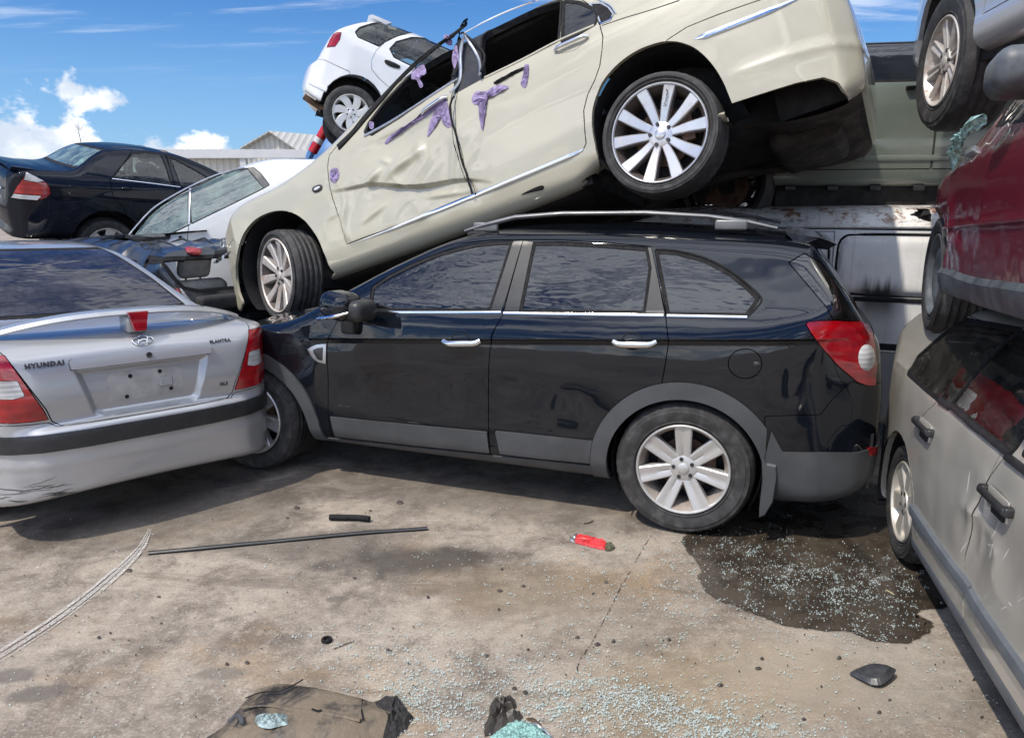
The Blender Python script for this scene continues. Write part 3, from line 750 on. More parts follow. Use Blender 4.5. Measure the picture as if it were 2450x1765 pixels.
def build_suv():
    M = frame((1.182, 4.406, 0), (.937, -.349, 0)); root = empty('black_suv', M)
    tag(root, 'black seven-seat SUV with grey plastic cladding standing side on under the tilted cream car', 'car')
    side = [(-3.22, .30, 1), (-3.26, .55), (-3.22, .78), (-3.0, .885), (-2.852, .928), (-2.589, .974), (-2.404, 1.012), (-2.19, 1.111), (-1.948, 1.232), (-1.718, 1.348), (-1.445, 1.466),
            (-1.228, 1.530), (-.981, 1.556), (-.405, 1.566), (.069, 1.548), (.365, 1.530), (.535, 1.500, 1), (.60, 1.415), (.70, 1.28), (.80, 1.13), (.875, 1.03), (.912, .90), (.935, .80), (.958, .70), (.962, .52),
            (.935, .37), (.87, .31), (.50, .225, 1), (-.4, .235), (-2.2, .245)]
    plan = [(-3.27, 0), (-3.27, .45), (-3.2, .68), (-3.0, .84), (-2.7, .915), (-2.3, .925), (-1, .93), (0, .925), (.35, .905), (.62, .86), (.80, .78), (.90, .66), (.955, .40), (.972, 0)]
    sect = [(.18, 0), (.18, .76), (.24, .835), (.32, .878), (.45, .898), (.62, .912), (.80, .92), (.90, .919), (1.0, .905), (1.08, .885), (1.14, .864), (1.30, .795), (1.45, .728), (1.495, .708), (1.54, .66), (1.578, .575), (1.605, .42), (1.62, .2), (1.625, 0)]
    def bumpf(P):
        x, z = P[:, 0], P[:, 2]; u = z-(1.018+.060*x); r = .016*np.clip(u/.012, 0, 1)*np.clip(1-u/.15, 0, 1)*np.clip((z-.3)*4, 0, 1)*np.clip((.75-x)/.2, 0, 1)*np.clip((x+2.4)/.2, 0, 1)
        t = np.clip(-u/.022, 0, 1); r -= .0085*t*t*(3-2*t)*np.clip(1+u/.5, 0, 1)*(u < 0)*np.clip((z-.3)*4, 0, 1)*np.clip((.62-x)/.15, 0, 1)*np.clip((x+2.2)/.2, 0, 1)
        near = P[:, 1] < 0                                                     # small knocks in the doors
        r -= .010*np.exp(-(((x+.95)/.09)**2+((z-.72)/.05)**2))*near
        r -= .016*np.exp(-(((x+2.05)/.25)**2+((z-.93)/.10)**2))*near*(x < -1.6)
        r -= .005*np.exp(-(((x+1.6)/.2)**2+((z-.66)/.07)**2))*near
        # crumpled bonnet edge
        r += .018*vnoise(x*7, z*9, 3)*np.clip((-2.2-x)/.2, 0, 1)*np.clip((z-.80)/.12, 0, 1)
        # scooped lower doors
        w = np.exp(-(((z-.60)/.13)**2))*np.clip((x+2.2)/.15, 0, 1)*np.clip((-.35-x)/.2, 0, 1); r -= .010*w
        return r
    b = Body(M, smooth(side, 5), plan, sect, k=.035, k2=.085, crown=.05, bump=bumpf, cell=.03).skin()
    b.refine(lambda P: (np.abs(P[:, 2]-1.012-.060*P[:, 0]) < .028) & (P[:, 1] < 0) & (P[:, 0] > -2.2) & (P[:, 0] < .7), .009)
    X = b.xz
    arch_r = X(c7([(585, 1420), (600, 1320), (625, 1210), (660, 1110), (745, 1008), (850, 950), (980, 932), (1100, 958), (1200, 1018), (1285, 1092), (1340, 1180), (1378, 1290), (1400, 1430)]))
    arch_r = np.array([(.395*math.cos(a)-.003, .333+.392*math.sin(a)) for a in np.linspace(-.5, math.pi+.5, 60)]+[(-.36, -.2), (.36, -.2)])
    arch_f = np.array([(-2.29, .05), (-2.265, .33), (-2.30, .47), (-2.37, .575), (-2.48, .66), (-2.60, .705), (-2.72, .715), (-2.84, .70), (-2.95, .65), (-3.04, .57), (-3.10, .45), (-3.13, .3), (-3.13, .05)])
    arch_f = smooth(arch_f, 3)
    # doors
    f_top = c6([(1890, 185), (1700, 186), (1500, 206), (1300, 262), (1100, 352), (965, 438)])
    fd = X(c6([(718, 1258), (716, 1000), (712, 800), (790, 640), (850, 520)])+f_top[::-1]+c6([(1845, 345), (1800, 500), (1765, 640), (1702, 750), (1687, 870), (1680, 1100), (1680, 1300), (1695, 1475), (1200, 1425), (748, 1372)]))
    rd = X(c7([(212, 150), (160, 330), (115, 500), (62, 600), (42, 700), (35, 1000), (48, 1200), (300, 1225), (560, 1252), (582, 1160), (640, 1052), (750, 952), (870, 876), (888, 838), (905, 740), (918, 640), (902, 500), (865, 340), (832, 183), (600, 163), (400, 152)]))
    fwin = smooth(X(c6([(965, 612, 1), (1000, 452), (1082, 400), (1200, 342), (1400, 262), (1600, 214), (1826, 197, 1), (1760, 400), (1692, 610, 1)])), 3) if False else X(c6([(965, 612), (985, 470), (1082, 402), (1200, 342), (1300, 300), (1400, 264), (1500, 236), (1600, 214), (1720, 201), (1826, 197), (1760, 400), (1692, 611)]))
    rwin = X(c7([(190, 502), (224, 330), (258, 166), (400, 165), (600, 176), (814, 192), (824, 240), (832, 290), (818, 400), (802, 508)]))
    qwin = X(c7([(912, 515), (885, 360), (855, 204), (960, 212), (1100, 250), (1220, 314), (1300, 378), (1358, 436), (1335, 475), (1300, 522)]))
    fpil = X(c6([(1692, 611), (1826, 197), (1888, 190), (1790, 520), (1758, 612)])); rpilf = X(c7([(106, 504), (150, 340), (208, 155), (262, 163), (228, 330), (192, 504)])); rpilr = X(c7([(802, 508), (818, 400), (834, 290), (816, 190), (834, 188), (865, 340), (898, 512)]))
    lamp_px = c7([(1588, 562), (1600, 552), (1640, 547), (1740, 544), (1850, 547), (1885, 562), (1908, 600), (1925, 690), (1932, 770), (1925, 862), (1885, 862), (1835, 842), (1740, 762), (1660, 668), (1612, 604)])
    b.region('body_cut', arch_r, target=.012); b.region('body_cut', arch_f, target=.012)
    b.region('front_door', fd, over=['body'], target=.009); b.region('rear_door', rd, over=['body'], target=.009)
    for nm, w in (('front_door', fwin), ('rear_door', rwin)):
        pass
    b.region('pillar_front', fpil, over=['front_door'], target=.012); b.region('pillar_rear', rpilf, over=['rear_door']); b.region('pillar_back', rpilr, over=['rear_door'])
    for nm, w in (('fw', fwin), ('rw', rwin), ('qw', qwin)):
        b.region(nm+'_seal', w, off=.004, target=.010); b.region(nm+'_glass', w, off=-.013, target=.010)
    # grey cladding
    archband = lambda A, o: (A, o)
    b.region('arch_trim', arch_r, off=.088, over=['body', 'rear_door'], where=lambda P: (P[:, 0] < .40) & (P[:, 2] > .24)); b.region('arch_trim_front', arch_f, off=.085, over=['body', 'front_door'], where=lambda P: P[:, 2] > .25)
    bump_low = X(c7([(1420, 1080), (1476, 1184), (1650, 1186), (1838, 1186), (1960, 1148), (1990, 1400), (1480, 1420), (1375, 1300)]))
    bump_low = np.vstack([bump_low[:4], [(1.05, bump_low[3][1]+.012), (1.05, .1), (.33, .1)]])
    b.region('bumper_trim', bump_low, over=['body', 'arch_trim'])
    bump_up = X(c7([(1390, 1012), (1520, 1008), (1660, 1004), (1718, 930), (1812, 842), (1900, 862)])); bump_up = np.vstack([bump_up, [(1.05, bump_up[-1][1]), (1.05, .05), (.4, .05)]])
    b.region('rear_bumper', bump_up, over=['body'])
    b.region('sill_trim', X(c6([(600, 1390), (655, 1368), (745, 1374), (1200, 1424), (1695, 1475)])+c7([(48, 1198), (560, 1252), (600, 1330)])+[(1440, 1200), (700, 1200)]), over=['body'])
    fmold = X(c6([(732, 1245), (1000, 1272), (1676, 1336), (1693, 1462), (1200, 1410), (765, 1360)])); rmold = X(c7([(72, 1080), (300, 1103), (556, 1130), (563, 1240), (300, 1215), (96, 1190)]))
    b.region('front_mold', fmold, over=['front_door']); b.region('rear_mold', rmold, over=['rear_door'])
    b.region('reflector', X(c7([(1890, 1166), (1915, 1158), (1950, 1150), (1950, 1188), (1910, 1200), (1892, 1206)])), over=['bumper_trim', 'body', 'rear_bumper'], side=-1, target=.008)
    lamp = X(lamp_px); b.region('tail_lamp', lamp, target=.008)
    b.region('fuel_flap', X(c7(ngon_circle(1292, 755, 82, 72, 30))), over=['body'], side=-1, target=.008)
    hatch_y = [(-.66, 1.06), (-.62, 1.43), (-.45, 1.49), (.45, 1.49), (.62, 1.43), (.66, 1.06)]
    b.region('rear_glass', hatch_y, proj='end', where=lambda P: P[:, 0] > .45, over=['body'])
    rq = X(c7([(1505, 262), (1580, 215), (1655, 255), (1790, 405), (1880, 540), (1725, 545), (1690, 480)]))
    b.region('rear_glass', rq, over=['body'])
    b.region('windscreen', [(-.70, 1.08), (-.60, 1.47), (.60, 1.47), (.70, 1.08)], proj='end', where=lambda P: (P[:, 0] < -1.3) & (P[:, 0] > -2.3), over=['body'])
    b.region('floor_cut', [(-4, -1), (2, -1), (2, .262), (-4, .262)], where=lambda P: np.abs(P[:, 1]) < .70, over=['body'])
    # parts
    pm = MT['suv_paint']
    b.part('body', pm, root, gap=.0025, rim=.03)
    for sd in (-1, 1):
        dr = b.part('front_door', pm, root, gap=.0028, side=sd); rr = b.part('rear_door', pm, root, gap=.0028, side=sd)
        b.part('pillar_trim', MT['suv_pillar'], dr, 'pillar_front', side=sd, off=.001); b.part('pillar_trim', MT['suv_pillar'], rr, 'pillar_rear', side=sd, off=.001); b.part('pillar_trim', MT['suv_pillar'], rr, 'pillar_back', side=sd, off=.001)
        b.part('window_seal', MT['rubber'], dr, 'fw_seal', side=sd, off=-.002); b.part('window_seal', MT['rubber'], rr, 'rw_seal', side=sd, off=-.002)
        b.part('window', MT['suv_glass'], dr, 'fw_glass', side=sd, off=-.006, rim=0); b.part('window', MT['suv_glass'], rr, 'rw_glass', side=sd, off=-.006, rim=0)
        b.part('quarter_window_seal', MT['rubber'], root, 'qw_seal', side=sd, off=-.001); b.part('quarter_window', MT['suv_glass'], root, 'qw_glass', side=sd, off=-.004, rim=0)
        b.part('door_moulding', MT['greyplastic'], dr, 'front_mold', side=sd, off=.012, gap=.002); b.part('door_moulding', MT['greyplastic'], rr, 'rear_mold', side=sd, off=.012, gap=.002)
        b.part('arch_trim', MT['greyplastic'], root, 'arch_trim', side=sd, off=.013, gap=.001, rim=.03); b.part('arch_trim', MT['greyplastic'], root, 'arch_trim_front', side=sd, off=.013, gap=.001, rim=.03)
        b.part('sill_trim', MT['greyplastic'], root, 'sill_trim', side=sd, off=.006, gap=.001)
        b.part('tail_lamp', MT['red'], root, 'tail_lamp', side=sd, off=.006, gap=.002)
    b.part('reflector', MT['red'], root, off=.010)
    b.part('bumper_trim', MT['greyplastic'], root, off=.008, gap=.001); b.part('rear_bumper', pm, root, gap=.0015)
    b.part('fuel_flap', pm, root, gap=.002); b.part('rear_glass', MT['dark_glass'], root, rim=.01, off=-.002, gap=.003); b.part('windscreen', MT['suv_glass'], root, rim=0)
    # chrome belt line, in three lengths, near and far
    belt = lambda P: X(P)
    for nm, pp in (('front', c6([(905, 621), (1200, 621), (1500, 622), (1757, 622)])), ('rear', c7([(112, 509), (400, 514), (700, 518), (893, 521)])), ('quarter', c7([(910, 522), (1100, 525), (1302, 529)]))):
        for near in (True, False): b.strip_xz('belt_trim', X(pp), .017, .006, MT['chrome'], root, near=near, closed=False)
    b.strip_px('window_trim', c7([(1302, 529), (1340, 490), (1372, 438), (1310, 372), (1225, 305), (1100, 240), (960, 204), (856, 196)]), .010, .004, MT['rubber'], root)
    # roof rail: a raised bar on two feet, near and far
    for sy in (-1, 1):
        P = [(-1.33, .585*sy, 1.520), (-1.22, .59*sy, 1.552), (-1.02, .595*sy, 1.600), (-.75, .595*sy, 1.622), (-.3, .59*sy, 1.628), (.02, .585*sy, 1.612), (.22, .58*sy, 1.585), (.36, .57*sy, 1.555)]
        P = smooth([p for p in P], 5, closed=False) if False else P
        mb = MB().tube(P, [.012, .017, .017, .015, .015, .015, .015, .010], 10, squash=.8)
        mb.build('roof_rail', MT['rail'], root, smooth_=True)
        for fx, fz, fl in ((-1.20, 1.545, .075), (.14, 1.570, .08)): MB().rbox((fx, .588*sy, fz), (fl, .013, .026), .011).build('rail_foot', MT['rail'], root, smooth_=True)
    # spoiler lip over the rear glass
    mb = MB()
    mb.add([(.40, -.60, 1.535), (.56, -.56, 1.512), (.645, -.50, 1.478), (.60, -.52, 1.452), (.47, -.60, 1.47), (.40, .60, 1.535), (.56, .56, 1.512), (.645, .50, 1.478), (.60, .52, 1.452), (.47, .60, 1.47)],
           [(0, 1, 2, 3, 4), (9, 8, 7, 6, 5), (0, 5, 6, 1), (1, 6, 7, 2), (2, 7, 8, 3), (3, 8, 9, 4)]); mb.build('spoiler', pm, root)
    # lamp details
    paste(b, 'reversing_lamp', c7(ngon_circle(1882, 725, 40, 64, 20)), MT['white_lens'], root, h=.010, dome=.008)
    paste(b, 'fuel_latch', c7([(1335, 748), (1362, 750), (1366, 764), (1338, 768)]), MT['trim'], root, h=.006)
    # side vent on the wing
    paste(b, 'wing_vent', c6([(596, 842, 1), (640, 818), (706, 811, 1), (703, 930, 1), (655, 918), (618, 885)]), MT['satin'], root, h=.008)
    paste(b, 'vent_mesh', c6([(626, 846, 1), (655, 834), (692, 830, 1), (689, 912, 1), (660, 905), (640, 880)]), MT['trim'], root, h=.012)
    # handles
    door_handle(b, root, (c6([(1412, 786)])[0], c6([(1632, 784)])[0], 8.5), c6(ngon_circle(1512, 788, 56, 47, 16)), MT['chrome'], MT['rubber'])
    door_handle(b, root, (c7([(650, 640)])[0], c7([(858, 642)])[0], 9), c7(ngon_circle(742, 645, 54, 44, 16)), MT['chrome'], MT['rubber'])
    # crease shadow line runs as a real bead gap is not needed: the skin steps in below it
    # mirror: painted shell, black back shell, lamp strip, foot
    mo = np.array(b.pix(c6([(930, 640)]))[0]); mir = empty('wing_mirror', Matrix.Translation(Vector(mo)), root)
    e = MB().rbox((-.045, -.155, .075), (.105, .10, .078), .066, Matrix.Rotation(.12, 3, 'Y')@Matrix.Rotation(-.25, 3, 'Z'), n=5); e.build('mirror_shell', pm, mir, smooth_=True)
    e = MB().rbox((.055, -.135, .050), (.075, .09, .060), .045, Matrix.Rotation(-.15, 3, 'Z'), n=4); e.build('mirror_back', MT['trim'], mir, smooth_=True)
    e = MB().tube([(-.155, -.225, .005), (-.08, -.262, .018), (0, -.262, .035), (.055, -.24, .052)], [.010, .015, .014, .008], 10, squash=.8); e.build('indicator_lamp', MT['chrome'], mir, smooth_=True)
    e = MB().rbox((-.075, -.02, -.045), (.045, .05, .06), .02); e.build('mirror_foot', MT['trim'], mir, smooth_=True)
    # wheels
    def style7(lip, Rr):
        for k in range(7):
            spoke(lip, .05, Rr-.004, lambda t: .034+.012*t, lambda t: .030-.026*t, .045, math.pi/2+.0+2*math.pi*k/7, groove=.006)
        lip.lathe([(.0001, .026), (.058, .026), (.068, .030), (.070, .06)], 40); return dict(hub=.024, lug0=.5, lugr=.050)
    W = .235
    for x, near in ((0, 1), (-2.707, 1), (0, -1), (-2.707, -1)):
        T = Matrix.Translation((x, -.90*near, .352)) @ (Matrix.Rotation(math.pi, 4, 'Z') if near < 0 else Matrix.Identity(4)) @ Matrix.Rotation(rad(-2), 4, 'Y')
        make_wheel(root, T, .352, W, .236, style7, MT['suv_alloy'], barrel_mat=MT['suv_barrel'])
    for x, zc, r in ((0.0, .36, .378), (-2.69, .34, .392)):
        for sy in (-1, 1): arc_well('wheel_arch_liner', root, x, zc, r, .865*sy, .50*sy)
    # mudflap
    mf = MB().prism([(.372, .50), (.40, .44), (.445, .435), (.455, .38), (.445, .24), (.41, .165), (.385, .150), (.382, .2), (.386, .34)], -.905, -.70, .01); mf.build('mudflap', MT['greyplastic'], root)
    # underbody and cabin
    MB().box((-1.35, 0, .40), (1.8, .48, .17)).box((-1.35, 0, .32), (.93, .84, .05)).box((.70, 0, .44), (.18, .7, .14)).build('underbody', MT['dark'], root)
    MB().box((-1.3, 0, .80), (.85, .80, .04)).box((-2.2, 0, .93), (.18, .70, .10)).box((.1, 0, .92), (.50, .48, .05)).build('cabin_floor', MT['cabin'], root)
    MB().rbox((-.55, 0, 1.50), (.80, .52, .015), .012).build('headlining', MT['cabin'], root)
    for x, y in ((-1.55, -.38), (-1.55, .38), (-.72, -.40), (-.72, .40)): seat(root, (x, y, .72), MT['seat_light'], face=-1, w=.24, h=.56)
    return root, b
SUV, SUVB = build_suv()
# ------------------------------------------------------------------ cream sedan, tipped nose down over the SUV
c2 = lambda P: q(700, 0, .3673, P)
c3 = lambda P: q(1350, 0, .36714, P)
cf = lambda P: q(450, 480, .19586, P)
MT['cream'] = paint('cream_white_paint', (0.45, 0.425, 0.325), 0.0, 0.35, 1.0, dust=0.10, dust_col=(0.36, 0.32, 0.24), scratch=0.5, streak=0.05, wave=0.05)
MT['cream_glass'] = glass('clear_side_glass', (0.36, 0.42, 0.42), 1.7, 0.12, 0.06)
MT['purple'] = plain('purple_foam_tape', (0.24, 0.19, 0.33), 0.9, var=0.45, scale=22, bump_s=0.5, bump_scale=60)
MT['undertray'] = plain('brown_dusty_underseal', (0.032, 0.026, 0.022), 0.85, var=0.7, scale=5, bump_s=0.3, bump_scale=20)
MT['alloy20'] = alloy('machined_alloy', (0.60, 0.60, 0.60), 0.28, 0.35, (0.34, 0.22, 0.16), metal=0.75, sc=12)
MT['alloy20d'] = alloy('brake_dusted_alloy', (0.62, 0.58, 0.54), 0.42, 0.75, (0.26, 0.16, 0.11), metal=0.4, sc=11)
MT['barrel20'] = alloy('dark_dusty_barrel', (0.10, 0.085, 0.075), 0.6, 0.6, (0.09, 0.055, 0.035), 0.3)
def cracked_glass(name, tint):
    m = glass(name, tint, 1.5, 0.1, 0.10, (0.6, 0.68, 0.64)); return m
MT['cracked'] = cracked_glass('cracked_windscreen', (0.50, 0.60, 0.57))
def build_cream():
    yaw, pit, roll = -.4531, .3076, -.1623
    M0 = frame((.794, 4.193, 2.049), (math.cos(yaw)*math.cos(pit), math.sin(yaw)*math.cos(pit), math.sin(pit)), roll=roll)
    M = M0 @ Matrix.Translation((0, .90, -.34)); root = empty('cream_sedan', M)
    tag(root, 'cream sedan with dented doors and purple tape scraps, tipped nose down on the black SUV', 'car')
    side = [(-3.72, .50), (-3.715, .60), (-3.67, .655), (-3.62, .75), (-3.60, .85), (-3.52, .90), (-3.371, .965), (-3.165, 1.01), (-2.756, 1.022), (-2.377, 1.108), (-2.046, 1.284), (-1.783, 1.400), (-1.55, 1.472), (-1.334, 1.512), (-1.074, 1.520), (-.76, 1.510), (-.45, 1.475), (-.20, 1.38), (.12, 1.20), (.30, 1.10), (.60, 1.06), (.93, 1.02),
            (1.01, .93), (1.045, .80), (1.072, .66), (1.085, .53), (1.055, .38), (1.0, .29), (.88, .24), (.60, .265), (.42, .33), (-.35, .33), (-.55, .235), (-1.45, .205), (-2.42, .215), (-3.45, .215), (-3.62, .26), (-3.68, .36)]
    plan = [(-3.75, 0), (-3.74, .35), (-3.66, .62), (-3.52, .78), (-3.3, .885), (-3.0, .93), (-2.5, .945), (-1, .95), (0, .95), (.4, .935), (.72, .89), (.92, .80), (1.03, .64), (1.075, .40), (1.09, 0)]
    sect = [(.14, 0), (.16, .74), (.20, .84), (.27, .895), (.36, .917), (.5, .930), (.70, .938), (.85, .932), (.97, .915), (1.06, .885), (1.12, .85), (1.27, .775), (1.40, .71), (1.48, .64), (1.53, .50), (1.565, .25), (1.57, 0)]
    def bumpf(P):
        x, z = P[:, 0], P[:, 2]; near = (P[:, 1] < 0); r = np.zeros(len(P))
        u = z-.415; t = np.clip(u/.05, 0, 1); r -= .010*(1-t)*(x > .35)*(u > -.02)*0
        r += .0065*gauss(z-(.475+.03*np.clip(x-.4, 0, 1)), .026)*np.clip((x-.40)/.10, 0, 1)                      # bumper crease
        r += .006*gauss(z-.555, .03)*np.clip((-3.3-x)/.1, 0, 1)
        n = np.where(near)[0]
        if len(n):
            X, Z = x[n], z[n]
            w = np.clip((X+2.30)/.15, 0, 1)*np.clip((-1.02-X)/.16, 0, 1)*np.clip((Z-.30)/.08, 0, 1)*np.clip((1.06-Z)/.10, 0, 1)
            S = lambda v: np.clip(v, 0, 1)**2*(3-2*np.clip(v, 0, 1))
            fold = .708-.29*(X+2.01)+.018*np.sin(X*9)+.02*vnoise(X*2.7+3, Z*0+.5, 5); u = Z-fold
            h = -.046*S(-u/.03)*np.exp(-np.maximum(-u, 0)/.15)*gauss(X+1.66, .50)-.036*gauss(X+1.70, .42)*gauss(Z-.90, .10)
            def blob(x0, z0, sx, sz, a, amp): 
                ca, sa = math.cos(a), math.sin(a); p_ = (X-x0)*ca+(Z-z0)*sa; q_ = (Z-z0)*ca-(X-x0)*sa; return amp*np.exp(-(p_/sx)**2-(q_/sz)**2)
            h += blob(-1.90, .725, .085, .030, .45, .026)+blob(-1.64, .735, .12, .032, .25, .028)+blob(-1.50, .765, .045, .060, .3, .020)+blob(-1.78, .80, .05, .02, -.5, .014)
            h += blob(-1.26, .64, .025, .16, -.35, .017)+blob(-1.40, .45, .16, .018, -.2, .013)+blob(-1.95, .50, .10, .022, .3, .012)+blob(-1.62, .47, .16, .05, .1, -.010)
            h += .022*gauss(X+2.195+.022*np.sin(Z*16), .024)*gauss(Z-.55, .14)*(1+1.2*vnoise(Z*22, X*3, 6))
            xr, zr = X*.83+Z*.56, Z*.83-X*.56
            h += .020*vnoise(xr*4.1, zr*5.3, 2)+.007*vnoise(xr*9.7+Z, zr*12.1, 4)*gauss(u, .25)+.012*np.clip(ridge(xr*3.3+1, zr*4.7, 9), -.2, 1)*gauss(Z-.55, .25)
            rr = np.zeros(len(X)); rr += w*h
            rr += .007*np.clip((-2.1-X)/.15, 0, 1)*np.clip((X+2.75)/.2, 0, 1)*ridge(X*4, Z*6, 12)*gauss(Z-.70, .22)
            rr += .0035*vnoise(X*5, Z*8, 21)*np.clip((X+1.1)/.2, 0, 1)*np.clip((-.2-X)/.2, 0, 1)
            r[n] += rr
        return r
    b = Body(M, smooth(side, 5), plan, sect, k=.04, k2=.075, crown=.055, bump=bumpf, cell=.028).skin(); b.refine(lambda P: (P[:, 1] < -.6) & (P[:, 0] > -2.36) & (P[:, 0] < -1.0) & (P[:, 2] > .28) & (P[:, 2] < 1.08), .014); X = b.xz
    arch_r = X(c3([(250, 1250), (235, 1080), (205, 960), (184, 830), (186, 720), (210, 630), (262, 520), (360, 412), (480, 330), (610, 282), (700, 272), (780, 286), (860, 324), (950, 408), (1020, 512), (1068, 620), (1098, 720), (1110, 860)]))
    arch_f = X(cf([(700, 1440), (660, 1270), (612, 1120), (582, 950), (580, 780), (610, 600), (662, 440), (745, 310), (855, 212), (1000, 146), (1140, 126), (1270, 152), (1400, 228), (1500, 340), (1580, 460), (1640, 600), (1690, 720), (1725, 810), (1790, 900), (1840, 1040)]))
    rd = X(c2([(1075, 600), (1112, 560), (1150, 330), (1240, 180), (1300, 140), (1500, 60), (1700, 5)])+c3([(20, -60), (160, 30), (232, 165), (252, 240), (246, 330), (232, 430), (198, 525), (152, 620), (127, 720), (134, 850), (143, 935), (120, 985)])+c2([(1700, 1060), (1450, 1160), (1195, 1268), (1112, 1050), (1064, 850), (1058, 700)]))
    fd = X(c2([(240, 1010), (470, 760), (640, 572), (800, 412), (960, 284), (1060, 218), (1120, 190), (1090, 330), (1060, 560), (1030, 660), (1040, 850), (1085, 1050), (1180, 1272), (860, 1404), (600, 1500), (355, 1592), (305, 1420), (262, 1300), (228, 1090)]))
    fwin = X(c2([(478, 850), (500, 800), (600, 668), (720, 540), (850, 420), (1000, 318), (1075, 268), (1050, 400), (1032, 520), (960, 572), (850, 655), (700, 755), (520, 866)]))
    rwin = X(c2([(1247, 497), (1232, 420), (1226, 330), (1238, 232), (1290, 180), (1400, 122), (1520, 72), (1640, 36), (1742, 8), (1734, 130), (1722, 264), (1500, 378)]))
    qwin = X(c2([(1772, 14), (1860, 24), (1950, 62), (1976, 108), (1962, 158), (1862, 216), (1764, 262), (1768, 140)]))
    cwin = X(c3([(160, 25), (240, 20), (290, 48), (322, 92), (300, 132), (236, 158), (222, 120), (200, 70)]))
    arch_r = smooth([tuple(p) for p in arch_r], 4); arch_f = smooth([tuple(p) for p in arch_f], 4)
    b.region('cut', arch_r, target=.012); b.region('cut', arch_f, target=.012)
    b.region('front_door', fd, over=['body'], target=.010); b.region('rear_door', rd, over=['body'], target=.010)
    for nm, w, o in (('fw', fwin, .018), ('rw', rwin, .016), ('qw', qwin, .016)):
        b.region(nm+'_seal', w, off=o, target=.011); b.region(nm+'_glass', w, off=0, target=.011)
    b.region('bpil', X(c2([(1050, 520), (1085, 330), (1140, 170), (1245, 178), (1228, 330), (1240, 420), (1250, 505), (1105, 585), (1060, 610)])), over=['front_door', 'rear_door', 'body'])
    b.region('cpil_chrome', cwin, off=.003, over=['body', 'rear_door']); b.region('cpil', cwin, off=-.006, over=['cpil_chrome'])
    bl = X(c3([(664, 280), (670, 262), (800, 178), (1000, 98), (1310, -10), (1700, -120)])); bl = np.vstack([bl, [(1.3, bl[-1][1]+.1), (1.3, 0), (.3, 0)]])
    b.region('rear_bumper', bl, over=['body'], where=lambda P: P[:, 0] > .1)
    b.region('front_bumper', [(-4, .70), (-3.60, .72), (-3.33, .735), (-3.2, .60), (-3.2, 0), (-4, 0)], over=['body'])
    b.region('bonnet', [(-3.62, -.78), (-2.9, -.80), (-2.36, -.80), (-2.36, .80), (-2.9, .80), (-3.62, .78)], proj='top', where=lambda P: (P[:, 2] > .84) & (P[:, 0] < -2.3), over=['body'])
    b.region('windscreen', [(-.72, 1.10), (-.58, 1.46), (.58, 1.46), (.72, 1.10)], proj='end', where=lambda P: (P[:, 0] < -1.45) & (P[:, 0] > -2.5), over=['body'])
    b.region('rear_window', [(-.70, 1.12), (-.55, 1.43), (.55, 1.43), (.70, 1.12)], proj='end', where=lambda P: (P[:, 0] > -.6) & (P[:, 0] < .5), over=['body'])
    b.region('undertray', [(-4, -.78), (.80, -.80), (.985, -.62), (.985, .62), (.80, .80), (-4, .78)], proj='top', where=lambda P: P[:, 2] < .34, over=['body', 'rear_bumper', 'front_bumper'])
    b.region('cut', [(.30, .0), (.36, .345), (.60, .338), (.84, .330), (.895, .29), (.92, .22), (.92, 0)], where=lambda P: np.abs(P[:, 1]) > .64, over=['body', 'rear_bumper', 'undertray'])
    pm = MT['cream']
    b.part('body', pm, root, gap=.003, rim=.03); b.part('rear_bumper', pm, root, gap=.0025, rim=.02); b.part('front_bumper', pm, root, gap=.002, rim=.02); b.part('bonnet', pm, root, gap=.003)
    b.part('undertray', MT['undertray'], root, rim=.0)
    for sd in (-1, 1):
        f = b.part('front_door', pm, root, gap=.004, side=sd); r = b.part('rear_door', pm, root, gap=.0035, side=sd)
        b.part('window_frame', MT['rubber'], f, 'fw_seal', side=sd, off=-.003, rim=.04); b.part('window_frame', MT['rubber'], r, 'rw_seal', side=sd, off=-.003, rim=.04)
        b.part('quarter_window_seal', MT['rubber'], r, 'qw_seal', side=sd, off=-.002); b.part('quarter_window', MT['cream_glass'], r, 'qw_glass', side=sd, off=-.006, rim=0)
        b.part('pillar_trim', MT['trim'], root, 'bpil', side=sd, off=-.004)
        b.part('window_trim', MT['chrome'], root, 'cpil_chrome', side=sd, off=.002); b.part('quarter_panel_trim', MT['rubber'], root, 'cpil', side=sd, off=.001)
        if sd > 0:
            b.part('window', MT['cracked'], f, 'fw_glass', side=sd, off=-.01, rim=0); b.part('window', MT['cream_glass'], r, 'rw_glass', side=sd, off=-.01, rim=0)
    b.part('windscreen', MT['cracked'], root, rim=0, off=-.003); b.part('rear_window', MT['cream_glass'], root, rim=0)
    # trims
    b.strip_px('sill_chrome', c2([(372, 1594), (600, 1508), (860, 1404), (1000, 1350), (1300, 1228), (1600, 1104), (1800, 1020), (1875, 985), (1903, 968)]), .028, .012, MT['chrome'], root, taper=True)
    b.strip_px('bumper_strip', c3([(845, 258), (900, 240), (1000, 203), (1200, 126), (1400, 45), (1600, -40)]), .034, .010, MT['chrome'], root, taper=True)
    b.strip_px('bumper_strip', cf([(312, 765), (370, 730), (440, 680), (525, 615)]), .030, .012, MT['satin'], root, taper=True)
    b.strip_px('roof_ditch', c3([(246, 168), (400, 116), (560, 68), (750, 4)]), .006, .0015, MT['rubber'], root)
    b.strip_px('belt_moulding', c2([(470, 888), (650, 790), (850, 662), (960, 590), (1078, 516)]), .020, .010, MT['satin'], root)
    b.strip_px('belt_moulding', c2([(1252, 508), (1500, 388), (1722, 272), (1965, 166)]), .016, .006, pm, root)
    b.strip_px('window_trim', c2([(300, 975), (470, 752), (640, 566), (800, 406), (960, 280), (1100, 190)]), .014, .006, MT['rubber'], root)
